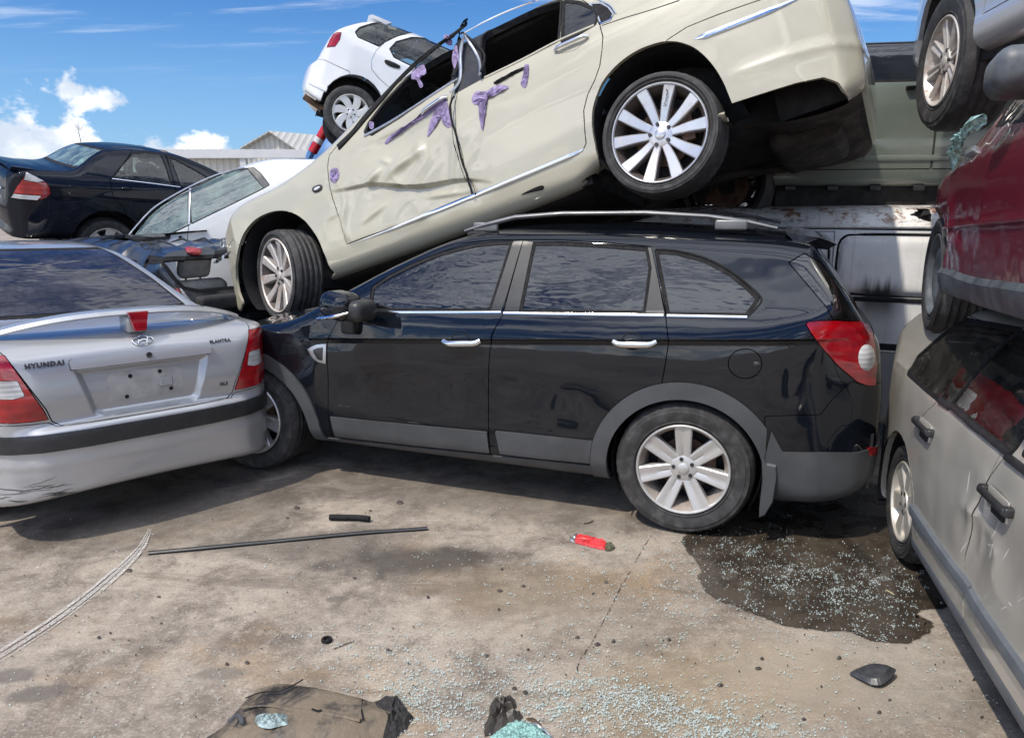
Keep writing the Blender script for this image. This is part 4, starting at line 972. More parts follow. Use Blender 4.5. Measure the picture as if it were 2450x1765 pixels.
    b.strip_px('roof_trim', c2([(1120, 215), (1240, 150), (1400, 76), (1560, 16), (1700, -30), (1850, -50)])+c3([(240, 10), (300, 40), (338, 92)]), .012, .006, MT['chrome'], root)
    paste(b, 'side_repeater', c2([(130, 1240), (140, 1218), (180, 1203), (194, 1212), (188, 1238), (150, 1256)]), MT['trim'], root, h=.010)
    paste(b, 'repeater_lens', c2([(142, 1238), (150, 1224), (176, 1214), (184, 1220), (178, 1234), (154, 1246)]), MT['white_lens'], root, h=.014)
    paste(b, 'washer_cover', cf([(402, 470), (432, 462), (438, 540), (420, 582), (404, 560)]), MT['satin'], root, h=.006)
    door_handle(b, root, (c2([(1712, 338)])[0], c2([(1928, 244)])[0], 8), c2([(1742, 340), (1770, 300), (1840, 278), (1872, 290), (1850, 320), (1780, 342)]), MT['chrome'], pm)
    door_handle(b, root, (c2([(850, 745)])[0], c2([(1010, 640)])[0], 9), None, MT['chrome'], pm)
    # gouge on the sill, torn trim hanging at the pillar
    paste(b, 'sill_scrape', c2([(1490, 1268), (1560, 1230), (1620, 1208), (1638, 1216), (1630, 1236), (1560, 1252)]), MT['rubber'], root, h=.003)
    paste(b, 'trim_edge', c2([(858, 1402), (900, 1376), (1100, 1292), (1170, 1268), (1160, 1280), (960, 1366)]), MT['rubber'], root, h=.005)
    for pts, w, mt in ((c2([(1110, 235), (1160, 290), (1215, 390), (1238, 510)]), .020, MT['satin']), (c2([(1105, 240), (1200, 300), (1250, 360), (1244, 490)]), .016, MT['rubber']), (c2([(1140, 150), (1100, 260), (1090, 380), (1060, 520)]), .030, MT['rubber']), (c2([(1128, 260), (1110, 400), (1090, 520), (1050, 620)]), .024, MT['satin']),
                       (c2([(1062, 640), (1050, 720), (1062, 850), (1100, 1030), (1190, 1262)]), .012, MT['rubber'])):
        cc = smooth(pts, 5, closed=False); P = b.pix(cc); N = b.grad(P); hh = .02+.018*np.sin(np.linspace(0, 7, len(P)))
        b.strip('torn_trim', P+N*hh[:, None], N, w, .006, mt, root)
    b.strip_px('door_frame', c2([(300, 962), (400, 862), (470, 778), (640, 585), (800, 432), (960, 298), (1090, 202), (1136, 158)]), .055, .016, MT['rubber'], root, n=6)
    # purple scraps of tape
    T = [[(1168, 648), (1195, 600), (1262, 598), (1292, 578), (1340, 556), (1400, 562), (1408, 578), (1345, 580), (1298, 606), (1276, 640), (1256, 760), (1240, 856), (1218, 780), (1210, 690), (1180, 680)], [(1512, 428), (1540, 426), (1538, 500), (1520, 572), (1488, 552), (1500, 500)],
         [(984, 236), (1026, 236), (1042, 296), (1002, 290)], [(1060, 292), (1112, 258), (1104, 380), (1072, 468), (1040, 410), (1046, 340)], [(784, 462), (848, 418), (872, 480), (830, 510), (852, 560), (832, 576), (808, 522), (776, 516)],
         [(600, 930), (640, 880), (720, 830), (860, 732), (940, 652), (1004, 622), (990, 660), (900, 740), (780, 820), (680, 890), (610, 942)], [(962, 660), (1000, 640), (1020, 720), (1038, 820), (1000, 828), (985, 742), (920, 850), (878, 894), (902, 780)],
         [(246, 1112), (288, 1094), (306, 1140), (280, 1192), (248, 1176)], [(500, 798), (530, 800), (526, 840), (504, 838)], [(1310, 540), (1400, 490), (1500, 440), (1520, 450), (1420, 500), (1330, 552)]]
    for i, t in enumerate(T): rag(b, 'tape_scrap', c2(t), MT['purple'] if i < 9 else MT['rubber'], root, h=.006, seed=i, rough=.013)
    # wheels
    def style10(lip, Rr):
        for k in range(10):
            tw = .05 if k % 2 else -.05
            spoke(lip, .055, Rr-.004, lambda t: .020+.016*t, lambda t: .034-.030*t**1.5, .05, math.pi/2+.18+2*math.pi*k/10, swirl=lambda t: tw*math.sin(math.pi*t)*(1-t), n=10)
        lip.lathe([(.0001, .030), (.058, .030), (.068, .034), (.070, .06)], 40)
        def extra(e):
            mb = MB(); t0 = math.pi/2+.18-2*math.pi/10*1.0
            pts = [(.145, .012), (.150, -.004), (.158, .010), (.165, .000), (.170, .006), (.178, -.002), (.184, .005), (.194, -.002), (.202, .005), (.212, 0), (.222, .006), (.230, .010)]
            mb.tube([(r*math.cos(t0)-u*math.sin(t0), .012-.09*(r-.145)*1.0, r*math.sin(t0)+u*math.cos(t0)) for r, u in pts], .0022, 5); mb.build('spoke_script', MT['rubber'], e)
        return dict(hub=.026, lug0=.36, lugr=.057, extra=extra)
    for x, near, st, mat, bk in ((0, 1, 0, 'alloy20', True), (-2.94, 1, -21, 'alloy20d', True), (0, -1, 0, 'alloy20', False), (-2.94, -1, -15, 'alloy20d', True)):
        T_ = Matrix.Translation((x, -.90*near, .34)) @ Matrix.Rotation(rad(st), 4, 'Z') @ (Matrix.Rotation(math.pi, 4, 'Z') if near < 0 else Matrix.Identity(4)) @ Matrix.Rotation(rad(0), 4, 'Y')
        make_wheel(root, T_, .335, .245, .268, style10, MT[mat], barrel_mat=MT['barrel20'], back=bk)
    for x, zc, r in ((0.03, .40, .40), (-2.86, .40, .41)):
        for sy in (-1, 1):
            if sy < 0 or x < -1: arc_well('wheel_arch_liner', root, x, zc, r, .90*sy, .50*sy, *((-38, 218) if x < -1 else (-2, 200)))
    # underneath: floor, tank, silencers, pipe, beam
    mb = MB().box((-1.4, 0, .32), (.95, .82, .10)).box((-1.4, 0, .38), (2.2, .48, .08)).box((.78, 0, .38), (.2, .60, .12)); mb.build('floor_pan', MT['dark'], root)
    MB().rbox((.66, .05, .255), (.20, .36, .07), .06).build('silencer', MT['undertray'], root, smooth_=True)
    MB().tube([(.5, .4, .24), (.1, .25, .30), (-.6, .15, .22), (-2.2, .1, .19)], .03, 8).build('exhaust_pipe', MT['undertray'], root, smooth_=True)
    MB().tube([(0, -.7, .36), (0, .7, .36)], .035, 8).box((0, 0, .40), (.2, .16, .08)).build('rear_axle', MT['dark'], root)
    # cabin
    MB().box((-1.3, 0, .62), (1.0, .80, .03)).box((-2.15, 0, .90), (.22, .76, .12)).box((.05, 0, .98), (.25, .74, .04)).build('cabin_floor', MT['cabin'], root)
    MB().rbox((-1.0, 0, 1.44), (.62, .56, .02), .015).build('headlining', MT['cabin'], root)
    for x, y in ((-1.42, -.37), (-1.42, .37), (-.50, -.37), (-.50, .37)): seat(root, (x, y, .60), MT['seat'], face=-1, w=.25, h=.46)
    MB().lathe([(.165, -.012), (.182, 0), (.165, .012)], 24, close=True, axis=0, c=(-1.88, .37, .98)).build('steering_wheel', MT['rubber'], root, smooth_=True)
    return root, b
CREAM, CREAMB = build_cream()
# ------------------------------------------------------------------ silver sedan, seen from behind
c5 = lambda P: q(0, 500, .4775, P)
MT['silver'] = paint('silver_metallic_paint', (0.44, 0.45, 0.46), 0.45, 0.36, 1.0, dust=0.10, dust_col=(0.34, 0.32, 0.29), scratch=0.25, streak=0.08, wave=0.03)
MT['silver_rear_glass'] = glass('purple_tinted_rear_glass', (0.06, 0.05, 0.06), 1.8, 0.22, 0.10, (0.34, 0.32, 0.38), (5, 2.2, 4), specks=.12)
MT['plate_dirt'] = plain('plate_recess_dirt', (0.40, 0.39, 0.37), 0.55, var=0.18, scale=9)
def text_mesh(name, body, size, mat, parent, M, depth=.002, space=1.0, shear=0.0, bold=0.0):
    cu = bpy.data.curves.new(name, 'FONT'); cu.body = body; cu.size = size; cu.extrude = depth; cu.align_x = 'CENTER'; cu.align_y = 'CENTER'; cu.space_character = space; cu.shear = shear; cu.offset = bold; cu.resolution_u = 3
    t = bpy.data.objects.new(name+'_curve', cu); COL.objects.link(t); bpy.context.view_layer.update()
    me = bpy.data.meshes.new_from_object(t.evaluated_get(bpy.context.evaluated_depsgraph_get())); me.name = name
    bpy.data.objects.remove(t); bpy.data.curves.remove(cu)
    me.materials.clear(); me.materials.append(mat); o = bpy.data.objects.new(name, me); o.matrix_local = M; return link(o, parent)
def build_silver():
    yaw = -.7858; M = frame((-1.8925, 3.7447, 0), (math.cos(yaw), math.sin(yaw), 0), roll=-.02); root = empty('silver_sedan', M)
    tag(root, 'silver four-door sedan with boot spoiler and black bumper strip, seen from behind', 'car')
    side = [(-.03, .255), (.0, .34), (.012, .45), (.012, .57), (-.01, .600), (-.062, .612), (-.066, .64), (-.056, .74), (-.075, .88), (-.105, .955), (-.17, 1.005), (-.30, 1.030), (-.72, 1.050), (-.80, 1.062), (-1.15, 1.215), (-1.48, 1.335), (-1.72, 1.392), (-2.05, 1.42), (-2.35, 1.42), (-2.65, 1.385), (-3.0, 1.24), (-3.35, 1.03), (-3.6, .98), (-4.1, .90), (-4.38, .78), (-4.46, .6), (-4.44, .3), (-4.3, .2), (-3, .19), (-1.2, .19), (-.3, .21)]
    plan = [(.022, 0), (.014, .30), (-.03, .52), (-.10, .640), (-.20, .72), (-.34, .778), (-.55, .805), (-1.2, .815), (-3.5, .815), (-4.1, .80), (-4.35, .60), (-4.45, .3), (-4.47, 0)]
    sect = [(.16, 0), (.17, .68), (.21, .76), (.30, .80), (.42, .835), (.56, .855), (.70, .86), (.82, .852), (.92, .825), (.985, .755), (1.05, .61), (1.18, .52), (1.30, .45), (1.37, .40), (1.41, .32), (1.435, .22), (1.44, 0)]
    rec = np.array([(-.340, .868), (.340, .868), (.272, .628), (.225, .612), (-.225, .612), (-.272, .628)])
    RF = Field(rec, .006, .9)
    def bumpf(P):
        x, y, z = P.T; r = np.zeros(len(P)); m = x > -.3
        if m.any():
            d = RF(y[m], z[m])[0]; t = np.clip(-d/.034, 0, 1); r[m] -= .027*t*t*(3-2*t)
            r[m] += .004*gauss(z[m]-.425, .02)                                  # soft fold low in the bumper
            r[m] -= .006*gauss(y[m]+.52, .16)*gauss(z[m]-.30, .05)*(1+vnoise(y[m]*22, z[m]*30, 3))
        return r
    b = Body(M, smooth(side, 5), plan, sect, k=.03, k2=.05, crown=.045, bump=bumpf, cell=.026).skin()
    b.refine(lambda P: (P[:, 0] > -.3) & (np.abs(P[:, 1]) < .38) & (P[:, 2] > .58) & (P[:, 2] < .90), .009)
    rear = lambda P: P[:, 0] > -.75
    lid = [(-.42, .602), (-.455, .625), (-.475, .69), (-.52, .78), (-.60, .95), (-.66, 1.05), (-.66, 1.2), (.66, 1.2), (.66, 1.05), (.60, .95), (.52, .78), (.475, .69), (.455, .625), (.42, .602)]
    b.region('bumper', [(-1, .1), (1, .1), (1, .645), (.47, .622), (.44, .600), (-.44, .600), (-.47, .622), (-1, .645)], proj='end', where=lambda P: P[:, 0] > -.62, target=.012)
    b.region('boot_lid', lid, proj='end', where=lambda P: P[:, 0] > -.66, over=['body'], target=.011)
    for sg in (-1, 1):
        lp = [(.605, .965), (.57, .88), (.525, .775), (.487, .69), (.470, .638), (.62, .642), (.75, .655), (.90, .665), (.90, .86), (.80, .93), (.70, .965)]
        b.region('tail_lamp', [(y*sg, z) for y, z in lp], proj='end', where=lambda P: P[:, 0] > -.36, over=['body', 'boot_lid'], target=.009)
        cl = [(.575, .845), (.66, .850), (.68, .765), (.60, .760), (.555, .77)]
        b.region('clear_lamp', [(y*sg, z) for y, z in cl], proj='end', where=lambda P: P[:, 0] > -.36, over=['tail_lamp'], target=.009)
        am = [(.66, .96), (.68, .86), (.70, .66), (.95, .66), (.95, .97)]
        b.region('amber_lamp', [(y*sg, z) for y, z in am], proj='end', where=lambda P: (P[:, 0] > -.36) & (P[:, 0] < -.235), over=['tail_lamp'], target=.009)
    b.region('bumper_strip', [(-1, .488), (1, .488), (1, .572), (-1, .572)], proj='end', where=lambda P: P[:, 0] > -.60, over=['bumper'], target=.010)
    b.region('garnish', [(-.348, .866), (.348, .866), (.352, .908), (.335, .918), (-.335, .918), (-.352, .908)], proj='end', where=rear, over=['boot_lid'], target=.009)
    gl = [(-.50, 1.062), (-.43, 1.20), (-.35, 1.32), (-.30, 1.372), (.30, 1.372), (.35, 1.32), (.43, 1.20), (.50, 1.062)]
    b.region('rear_seal', gl, off=.014, proj='end', where=lambda P: (P[:, 0] > -1.9) & (P[:, 0] < -.6), over=['body', 'boot_lid'])
    b.region('rear_window', gl, proj='end', where=lambda P: (P[:, 0] > -1.9) & (P[:, 0] < -.6), over=['rear_seal'])
    b.region('windscreen', [(-.62, 1.08), (-.5, 1.36), (.5, 1.36), (.62, 1.08)], proj='end', where=lambda P: (P[:, 0] < -2.5) & (P[:, 0] > -3.4), over=['body'])
    b.region('side_window', [(-1.45, 1.06), (-1.75, 1.28), (-2.2, 1.33), (-2.6, 1.29), (-3.05, 1.06)], over=['body'])
    for xw in (-.86, -3.46): b.region('cut', ngon_circle(xw, .33, .36, .36, 24), over=['body', 'bumper'])
    pm = MT['silver']
    b.part('body', pm, root, gap=.003, rim=.03); b.part('bumper', pm, root, gap=.002, rim=.02)
    lo = b.part('boot_lid', pm, root, gap=.003, rim=.03); b.part('garnish', pm, lo, off=.016, rim=.03)
    b.part('bumper_strip', MT['trim'], root, off=.012, rim=.02)
    for sg in (-1, 1):
        l = b.part('tail_lamp', MT['red'], root, side=sg, off=.004, gap=.002); b.part('reversing_lamp', MT['white_lens'], l, 'clear_lamp', side=sg, off=.005); b.part('indicator_lamp', MT['amber'], l, 'amber_lamp', side=sg, off=.004)
    b.part('window_seal', MT['rubber'], root, 'rear_seal', off=-.001); b.part('rear_window', MT['silver_rear_glass'], root, off=.002, rim=0)
    b.part('windscreen', MT['dark_glass'], root, rim=0)
    for sg in (-1, 1): b.part('side_window', MT['dark_glass'], root, side=sg, rim=0)
    def at(y, z, h=0.0):        # a point on the tail at (y, z)
        Y = np.atleast_1d(np.array(y, float)); Z = np.atleast_1d(np.array(z, float)); x = np.full(len(Y), .25)
        for _ in range(40): x = x-np.clip(b.d(np.stack([x, Y, Z], 1)), -.02, .2)*.9
        P = np.stack([x, Y, Z], 1); return P+b.grad(P)*h, b.grad(P)
    def tilt(y, z, h):
        P, N = at(y, z, h); n = Vector(N[0]); xx = Vector((0, 0, 1)).cross(n).normalized(); yy = n.cross(xx)
        m = Matrix((xx, yy, n)).transposed().to_4x4(); m.translation = Vector(P[0]); return m
    # plate marks, screws, lock
    P, N = at([-.19, .19, .19, -.19, -.19], [.825, .825, .675, .675, .825], .001)
    mb = MB(); V = []; Fc = []
    g_y, g_z = np.linspace(-.19, .19, 13), np.linspace(.672, .822, 7); GY, GZ = np.meshgrid(g_y, g_z); PP, NN = at(GY.ravel(), GZ.ravel(), .0015)
    mb.add(PP, [(r*13+c, r*13+c+1, (r+1)*13+c+1, (r+1)*13+c) for r in range(6) for c in range(12)]); mb.build('plate_backing', MT['plate_dirt'], lo, smooth_=True)
    for y, z in ((-.075, .795), (.075, .800), (-.10, .690), (.125, .700)): MB().lathe([(.0001, .006), (.008, .005), (.011, 0)], 12, axis=2).build('plate_screw', MT['rubber'], lo, tilt(y, z, .002), smooth_=True)
    mb = MB()
    mb.rbox((0, 0, 0), (.034, .026, .003), .004); mb.build('plate_clip', MT['silver'], lo, tilt(.10, .745, .004))
    MB().lathe([(.0001, .003), (.008, .004), (.010, .008), (.014, .008), (.015, 0)], 16, axis=2).build('boot_lock', MT['bolt'], lo, tilt(.02, .895, .016), smooth_=True)
    # emblem: oval ring round a leaning H
    mb = MB(); ring = [(.052*math.cos(a), .028*math.sin(a), .004) for a in np.linspace(0, 2*math.pi, 33)]; mb.tube(ring, .0042, 8, cap=False)
    mb.tube([(-.030, -.021, .003), (-.012, .021, .003)], .0042, 6); mb.tube([(.012, -.021, .003), (.030, .021, .003)], .0042, 6); mb.tube([(-.022, -.004, .003), (0, .004, .005), (.022, .004, .003)], .0042, 6)
    mb.build('emblem', MT['chrome'], lo, tilt(.012, .968, .002), smooth_=True)
    text_mesh('badge_lettering', 'HYUNDAI', .033, MT['bolt'], lo, tilt(-.455, .905, .006), .003, 1.2, bold=.0014)
    text_mesh('badge_lettering', 'ELANTRA', .026, MT['bolt'], lo, tilt(.415, .925, .002), .0015, 1.1, bold=.0006); text_mesh('badge_lettering', 'GLS', .026, MT['bolt'], lo, tilt(.405, .685, .002), .0015, 1.1, bold=.0006)
    # spoiler: arched wing on three stands, brake lamp in the middle
    wy = np.linspace(-.665, .635, 27); V = []; prof = [(.075, -.004), (.06, .012), (.0, .018), (-.07, .008), (-.085, -.002), (-.05, -.010), (.03, -.012), (.068, -.012)]
    for y in wy:
        t = abs(y+.012)/.65; z = 1.118-.095*t**2.6; x = -.215-.15*t**2.2; sc = 1-.35*t**5
        V += [(x+a*sc, y, z+c_*1.15*sc) for a, c_ in prof]
    k = len(prof); mb = MB(); mb.add(V, [(i*k+j, i*k+(j+1) % k, (i+1)*k+(j+1) % k, (i+1)*k+j) for i in range(len(wy)-1) for j in range(k)]+[tuple(range(k)), tuple(range((len(wy)-1)*k, len(wy)*k))])
    sp = mb.build('spoiler', pm, root, smooth_=True)
    MB().rbox((-.215, .005, 1.055), (.06, .055, .05), .02, n=3).build('spoiler_stand', pm, sp, smooth_=True)
    for y_ in (.60, -.62): MB().rbox((-.36, y_, 1.005), (.06, .03, .03), .015).build('spoiler_stand', pm, sp, smooth_=True)
    mb = MB(); mb.add([(-.125, -.045, 1.122), (-.125, .055, 1.122), (-.105, .032, 1.025), (-.105, -.022, 1.025), (-.20, -.05, 1.126), (-.20, .06, 1.126), (-.20, .03, 1.02), (-.20, -.02, 1.02)], [(0, 1, 2, 3), (4, 5, 1, 0), (1, 5, 6, 2), (0, 3, 7, 4), (3, 2, 6, 7)])
    mb.build('high_brake_lamp', MT['red'], sp)
    # scrape marks low on the bumper corner
    MT['scuff'] = plain('black_scuff', (0.05, 0.045, 0.04), 0.8, var=.5)
    rg = np.random.default_rng(5)
    for i in range(16):
        y0, z0 = -.72+.26*rg.random(), .235+.085*rg.random(); n = 7; a = .5*(rg.random()-.3); L = .05+.10*rg.random()
        yy = y0+np.linspace(0, L, n); zz = z0+a*np.linspace(0, L, n)+.006*(rg.random(n)-.5); P, N = at(yy, zz, .0005); b.strip('scuff', P, N, .002+.004*rg.random(), .0012, MT['scuff'], root, taper=True)
    for x in (-.86, -3.46):
        for s_ in (-1, 1):
            T = Matrix.Translation((x, .765*s_, .30)) @ (Matrix.Rotation(math.pi, 4, 'Z') if s_ > 0 else Matrix.Identity(4))
            make_wheel(root, T, .30, .19, .20, lambda lip, Rr: (lip.lathe([(.0001, .02), (.10, .015), (Rr-.01, .02)], 32), dict(hub=.02))[1], MT['suv_alloy'])
            arc_well('wheel_arch_liner', root, x, .33, .365, .80*s_, .5*s_)
    MB().box((-2.2, 0, .32), (1.9, .45, .12)).box((-2.2, 0, .28), (.9, .78, .05)).box((-.35, 0, .35), (.22, .6, .1)).build('underbody', MT['dark'], root)
    MB().box((-2.2, 0, .75), (1.5, .70, .04)).box((-.95, 0, 1.02), (.3, .58, .01)).build('cabin_floor', MT['cabin'], root)
    for y in (-.36, .36): seat(root, (-1.95, y, .66), MT['cabin'], face=-1, w=.3, h=.34); seat(root, (-2.65, y, .62), MT['cabin'], face=-1, w=.24, h=.42)
    return root, b
SILVER, SILVERB = build_silver()
# ------------------------------------------------------------------ beige-silver wagon close on the right
c8 = lambda P: q(1950, 650, .682, P)
MT['beige'] = paint('champagne_silver_paint', (0.55, 0.525, 0.46), 0.35, 0.36, 1.0, dust=0.16, dust_col=(0.36, 0.33, 0.28), scratch=0.9, streak=0.16, wave=0.05)
MT['wagon_glass'] = glass('dusty_wagon_glass', (0.16, 0.17, 0.16), 1.7, 0.05, 0.07, (0.42, 0.40, 0.35), (3, 3, 6), specks=0.22)
MT['bluegrey'] = plain('blue_grey_moulding', (0.125, 0.14, 0.155), 0.5, var=.15, scale=6)
MT['worn_alloy'] = alloy('worn_alloy', (0.66, 0.63, 0.56), 0.4, 0.5, (0.35, 0.29, 0.2), metal=.5)
def build_wagon():
    M = frame((1.702+.84*.969, 2.876-.84*.247, 0), (-.2471, -.969, 0)); root = empty('beige_wagon', M)
    tag(root, 'beige silver wagon with dented doors and black handles, standing close by on the right', 'car')
    side = [(-1.25, .28), (-1.27, .5), (-1.255, .75), (-1.20, .92), (-1.06, 1.06), (-.92, 1.17), (-.75, 1.225), (-.5, 1.25), (0, 1.285), (.6, 1.29), (1.15, 1.25), (1.45, 1.12), (1.75, .93), (2.2, .86), (2.6, .78), (2.75, .6), (2.74, .3), (2.55, .18), (.5, .165), (-.9, .18), (-1.2, .22)]
    plan = [(-1.29, 0), (-1.27, .4), (-1.2, .62), (-1.08, .74), (-.85, .81), (-.5, .835), (0, .842), (1.2, .842), (2.1, .82), (2.5, .7), (2.7, .45), (2.77, 0)]
    sect = [(.12, 0), (.13, .70), (.17, .795), (.22, .82), (.36, .838), (.50, .845), (.64, .845), (.78, .835), (.88, .812), (.93, .785), (1.05, .735), (1.16, .685), (1.23, .62), (1.265, .52), (1.29, .3), (1.295, 0)]
    def bumpf(P):
        x, y, z = P.T; r = np.zeros(len(P)); n = np.where(y < 0)[0]; X, Z = x[n], z[n]
        h = -.020*gauss(X-.60-.25*(Z-.6), .10)*gauss(Z-.60, .22)+.008*gauss(X-.50-.2*(Z-.6), .035)*gauss(Z-.63, .12)-.012*gauss(X-.88, .12)*gauss(Z-.62, .1)
        h += .006*ridge(X*6, Z*7, 3)*gauss(X-.62, .3)*gauss(Z-.62, .16)+.003*vnoise(X*9, Z*9, 9)*(Z > .3)
        h += .004*gauss(Z-.905, .012)*(vnoise(X*40, X*0, 5)+.5)
        r[n] += h; return r
    b = Body(M, smooth(side, 5), plan, sect, k=.03, k2=.05, crown=.03, bump=bumpf, cell=.026).skin(); X = b.xz
    rd = X(c8([(462, 462), (400, 482), (362, 525), (338, 565), (324, 640), (336, 690), (345, 780), (350, 880), (352, 990), (440, 1165), (518, 1300), (524, 1000), (560, 830), (612, 720), (668, 648), (600, 580), (520, 510)]))
    rd = np.vstack([[(-.05, 1.21)], [(-.02, .93)], rd[1:14], [(.66, 1.21)]])
    gapx = .66
    fd = np.vstack([[(.665, 1.21)], X(c8([(668, 650), (612, 722), (562, 832), (526, 1002), (520, 1302)])), [(1.75, .215), (1.8, .5), (1.75, .92), (1.2, 1.21)]])
    qw = X(c8([(330, 352), (360, 300), (430, 238), (470, 205), (512, 174), (610, 190), (706, 210), (640, 262), (560, 350), (476, 458), (440, 444), (384, 398)]))
    rw = X(c8([(482, 462), (560, 362), (640, 276), (712, 218), (740, 235), (800, 260), (900, 300), (760, 520), (684, 634), (600, 568), (530, 510)]))
    fw = np.array([(.72, .935), (.90, 1.18), (1.1, 1.16), (1.42, .96), (1.4, .935)])
    arch = X(c8([(400, 1150), (356, 1010), (350, 900), (345, 790), (334, 712), (318, 660), (300, 632), (285, 640), (276, 668), (272, 720), (268, 820), (262, 900)])); 
    arch = np.array(ngon_circle(-.47, .285, .325, .335, 30))
    b.region('cut', arch, target=.010); b.region('cut', ngon_circle(2.05, .285, .33, .34, 24))
    b.region('rear_door', rd, over=['body'], target=.010); b.region('front_door', fd, over=['body'], target=.010)
    for nm, w in (('qw', qw), ('rw', rw), ('fw', fw)):
        b.region(nm+'_seal', w, off=.016, target=.010); b.region(nm+'_glass', w, off=0, target=.010)
    b.region('rear_window', [(-.62, .95), (-.55, 1.15), (.55, 1.15), (.62, .95)], proj='end', where=lambda P: P[:, 0] < -.85, over=['body'])
    b.region('windscreen', [(-.68, .97), (-.55, 1.2), (.55, 1.2), (.68, .97)], proj='end', where=lambda P: P[:, 0] > 1.2, over=['body'])
    b.region('rear_bumper', [(-1.5, 0), (-.80, 0), (-.80, .56), (-1.0, .62), (-1.5, .62)], over=['body'])
    b.region('roof_front', [(-.75, 1.206), (1.3, 1.20), (1.3, 1.4), (-.75, 1.4)], over=['body'])
    mold = [(-.155, .345), (.585, .352), (.585, .402), (-.155, .398)]
    sill = [(-.16, .1), (2.6, .1), (2.6, .305), (-.13, .29)]
    pm = MT['beige']
    b.region('sill', [(-.2, .1), (1.75, .1), (1.75, .262), (-.14, .252)], over=['body', 'rear_door', 'front_door'])
    b.part('body', pm, root, gap=.003, rim=.025); b.part('roof', MT['wet_roof'] if 'wet_roof' in MT else pm, root, 'roof_front', rim=.01); b.part('rear_bumper', MT['trim'], root, off=.006, gap=.002)
    b.part('sill_trim', MT['bluegrey'], root, 'sill', off=.002, gap=.001)
    for sd in (-1, 1):
        r = b.part('rear_door', pm, root, gap=.002, side=sd); f = b.part('front_door', pm, root, gap=.002, side=sd)
        for nm, pr in (('qw', root), ('rw', r), ('fw', f)):
            b.part('window_seal', MT['rubber'], pr, nm+'_seal', side=sd, off=.001); b.part('window', MT['wagon_glass'], pr, nm+'_glass', side=sd, off=-.004, rim=0)
    b.part('rear_window', MT['wagon_glass'], root, rim=0); b.part('windscreen', MT['wagon_glass'], root, rim=0)
    for x0, x1 in ((-.145, .592), (.602, 1.75)): b.strip_xz('side_moulding', [(x0, .375), ((x0+x1)/2, .378), (x1, .380)], .058, .016, MT['bluegrey'], root, smooth_n=16)
    b.strip_px('belt_moulding', c8([(440, 452), (476, 476)]), .03, .012, MT['trim'], root); b.strip_px('belt_moulding', c8([(478, 470), (560, 540), (686, 640)]), .028, .014, MT['trim'], root); b.strip_px('belt_moulding', c8([(676, 650), (740, 700), (900, 830)]), .028, .014, MT['trim'], root)
    for (a, bb) in (((362, 528), (414, 580)), ((600, 770), (694, 862))):
        p0, p1 = c8([a])[0], c8([bb])[0]; cx, cy = (p0[0]+p1[0])/2, (p0[1]+p1[1])/2; L = math.hypot(p1[0]-p0[0], p1[1]-p0[1])
        an = math.atan2(p1[1]-p0[1], p1[0]-p0[0])
        P = b.pix([p0, p1]); C = (P[0]+P[1])/2; N = b.grad(C[None])[0]; dx = P[1]-P[0]; dl = np.linalg.norm(dx); xx = Vector(dx/dl); n = Vector(N); zz = n.cross(xx).normalized(); n = xx.cross(zz)
        m = Matrix((xx, zz, n)).transposed().to_4x4(); m.translation = Vector(C); h = empty('door_handle', m, root)
        MB().rbox((0, 0, .002), (dl*.38, .036, .004), .004, n=2).build('handle_cup', pm, h, smooth_=True)
        MB().rbox((0, .012, .022), (dl*.50, .013, .010), .009, n=3).rbox((-dl*.45, .012, .01), (.018, .016, .016), .008).rbox((dl*.45, .012, .01), (.018, .016, .016), .008).build('handle_grip', MT['trim'], h, smooth_=True)
        MB().rbox((dl*.12, -.018, .008), (dl*.22, .018, .008), .008, n=3).build('handle_flap', MT['rubber'], h, smooth_=True)
    MT['scratch_white'] = plain('bare_scratch', (0.62, 0.60, 0.56), 0.6, var=.2); rg = np.random.default_rng(9)
    for i in range(14):
        x0, z0 = .42+.6*rg.random(), .46+.28*rg.random(); n = 6; L = .02+.07*rg.random(); a = rg.normal()*1.2; xs = x0+np.linspace(0, L, n)*math.cos(a); zs = z0+np.linspace(0, L, n)*math.sin(a)+.004*(rg.random(n)-.5)
        P, N = b.surf(np.stack([xs, zs], 1)); b.strip('paint_scratch', P, N, .002+.003*rg.random(), .0008, MT['scratch_white'], root, taper=True)
    def style(lip, Rr):
        for k in range(6): spoke(lip, .03, Rr-.003, lambda t: .030+.020*t, lambda t: .012-.006*t, .04, .3+2*math.pi*k/6)
        lip.lathe([(.0001, .004), (.055, .006), (.065, .03)], 28); return dict(hub=.008, lugr=.045)
    for x in (-.47, 2.05):
        for s_ in (-1, 1):
            T = Matrix.Translation((x, .79*s_, .285)) @ (Matrix.Rotation(math.pi, 4, 'Z') if s_ > 0 else Matrix.Identity(4))
            make_wheel(root, T, .285, .18, .19, style, MT['worn_alloy']); arc_well('wheel_arch_liner', root, x, .285, .335, .825*s_, .5*s_, -20, 200)
    MB().prism([(-.86, .50), (-.80, .50), (-.815, .16), (-.86, .13)], -.80, -.58, .006).build('mudflap', MT['trim'], root)
    MB().box((.7, 0, .30), (1.7, .45, .1)).box((.75, 0, .26), (.85, .77, .06)).box((-1.0, 0, .36), (.15, .55, .1)).build('underbody', MT['dark'], root)
    MB().box((.6, 0, .66), (1.2, .74, .03)).box((-.9, 0, .72), (.25, .6, .03)).build('cabin_floor', MT['cabin'], root)
    for x in (.05, .9):
        for y in (-.35, .35): seat(root, (x, y, .62), MT['seat'], face=1, w=.24, h=.46)
    MT['red_cloth'] = plain('red_seat_cloth', (0.16, 0.014, 0.014), .9, var=.4, scale=20, bump_s=.4, bump_scale=25)
    MB().rbox((.55, -.35, .80), (.15, .15, .10), .07, n=4).build('red_cushion', MT['red_cloth'], root, smooth_=True)
    return root, b
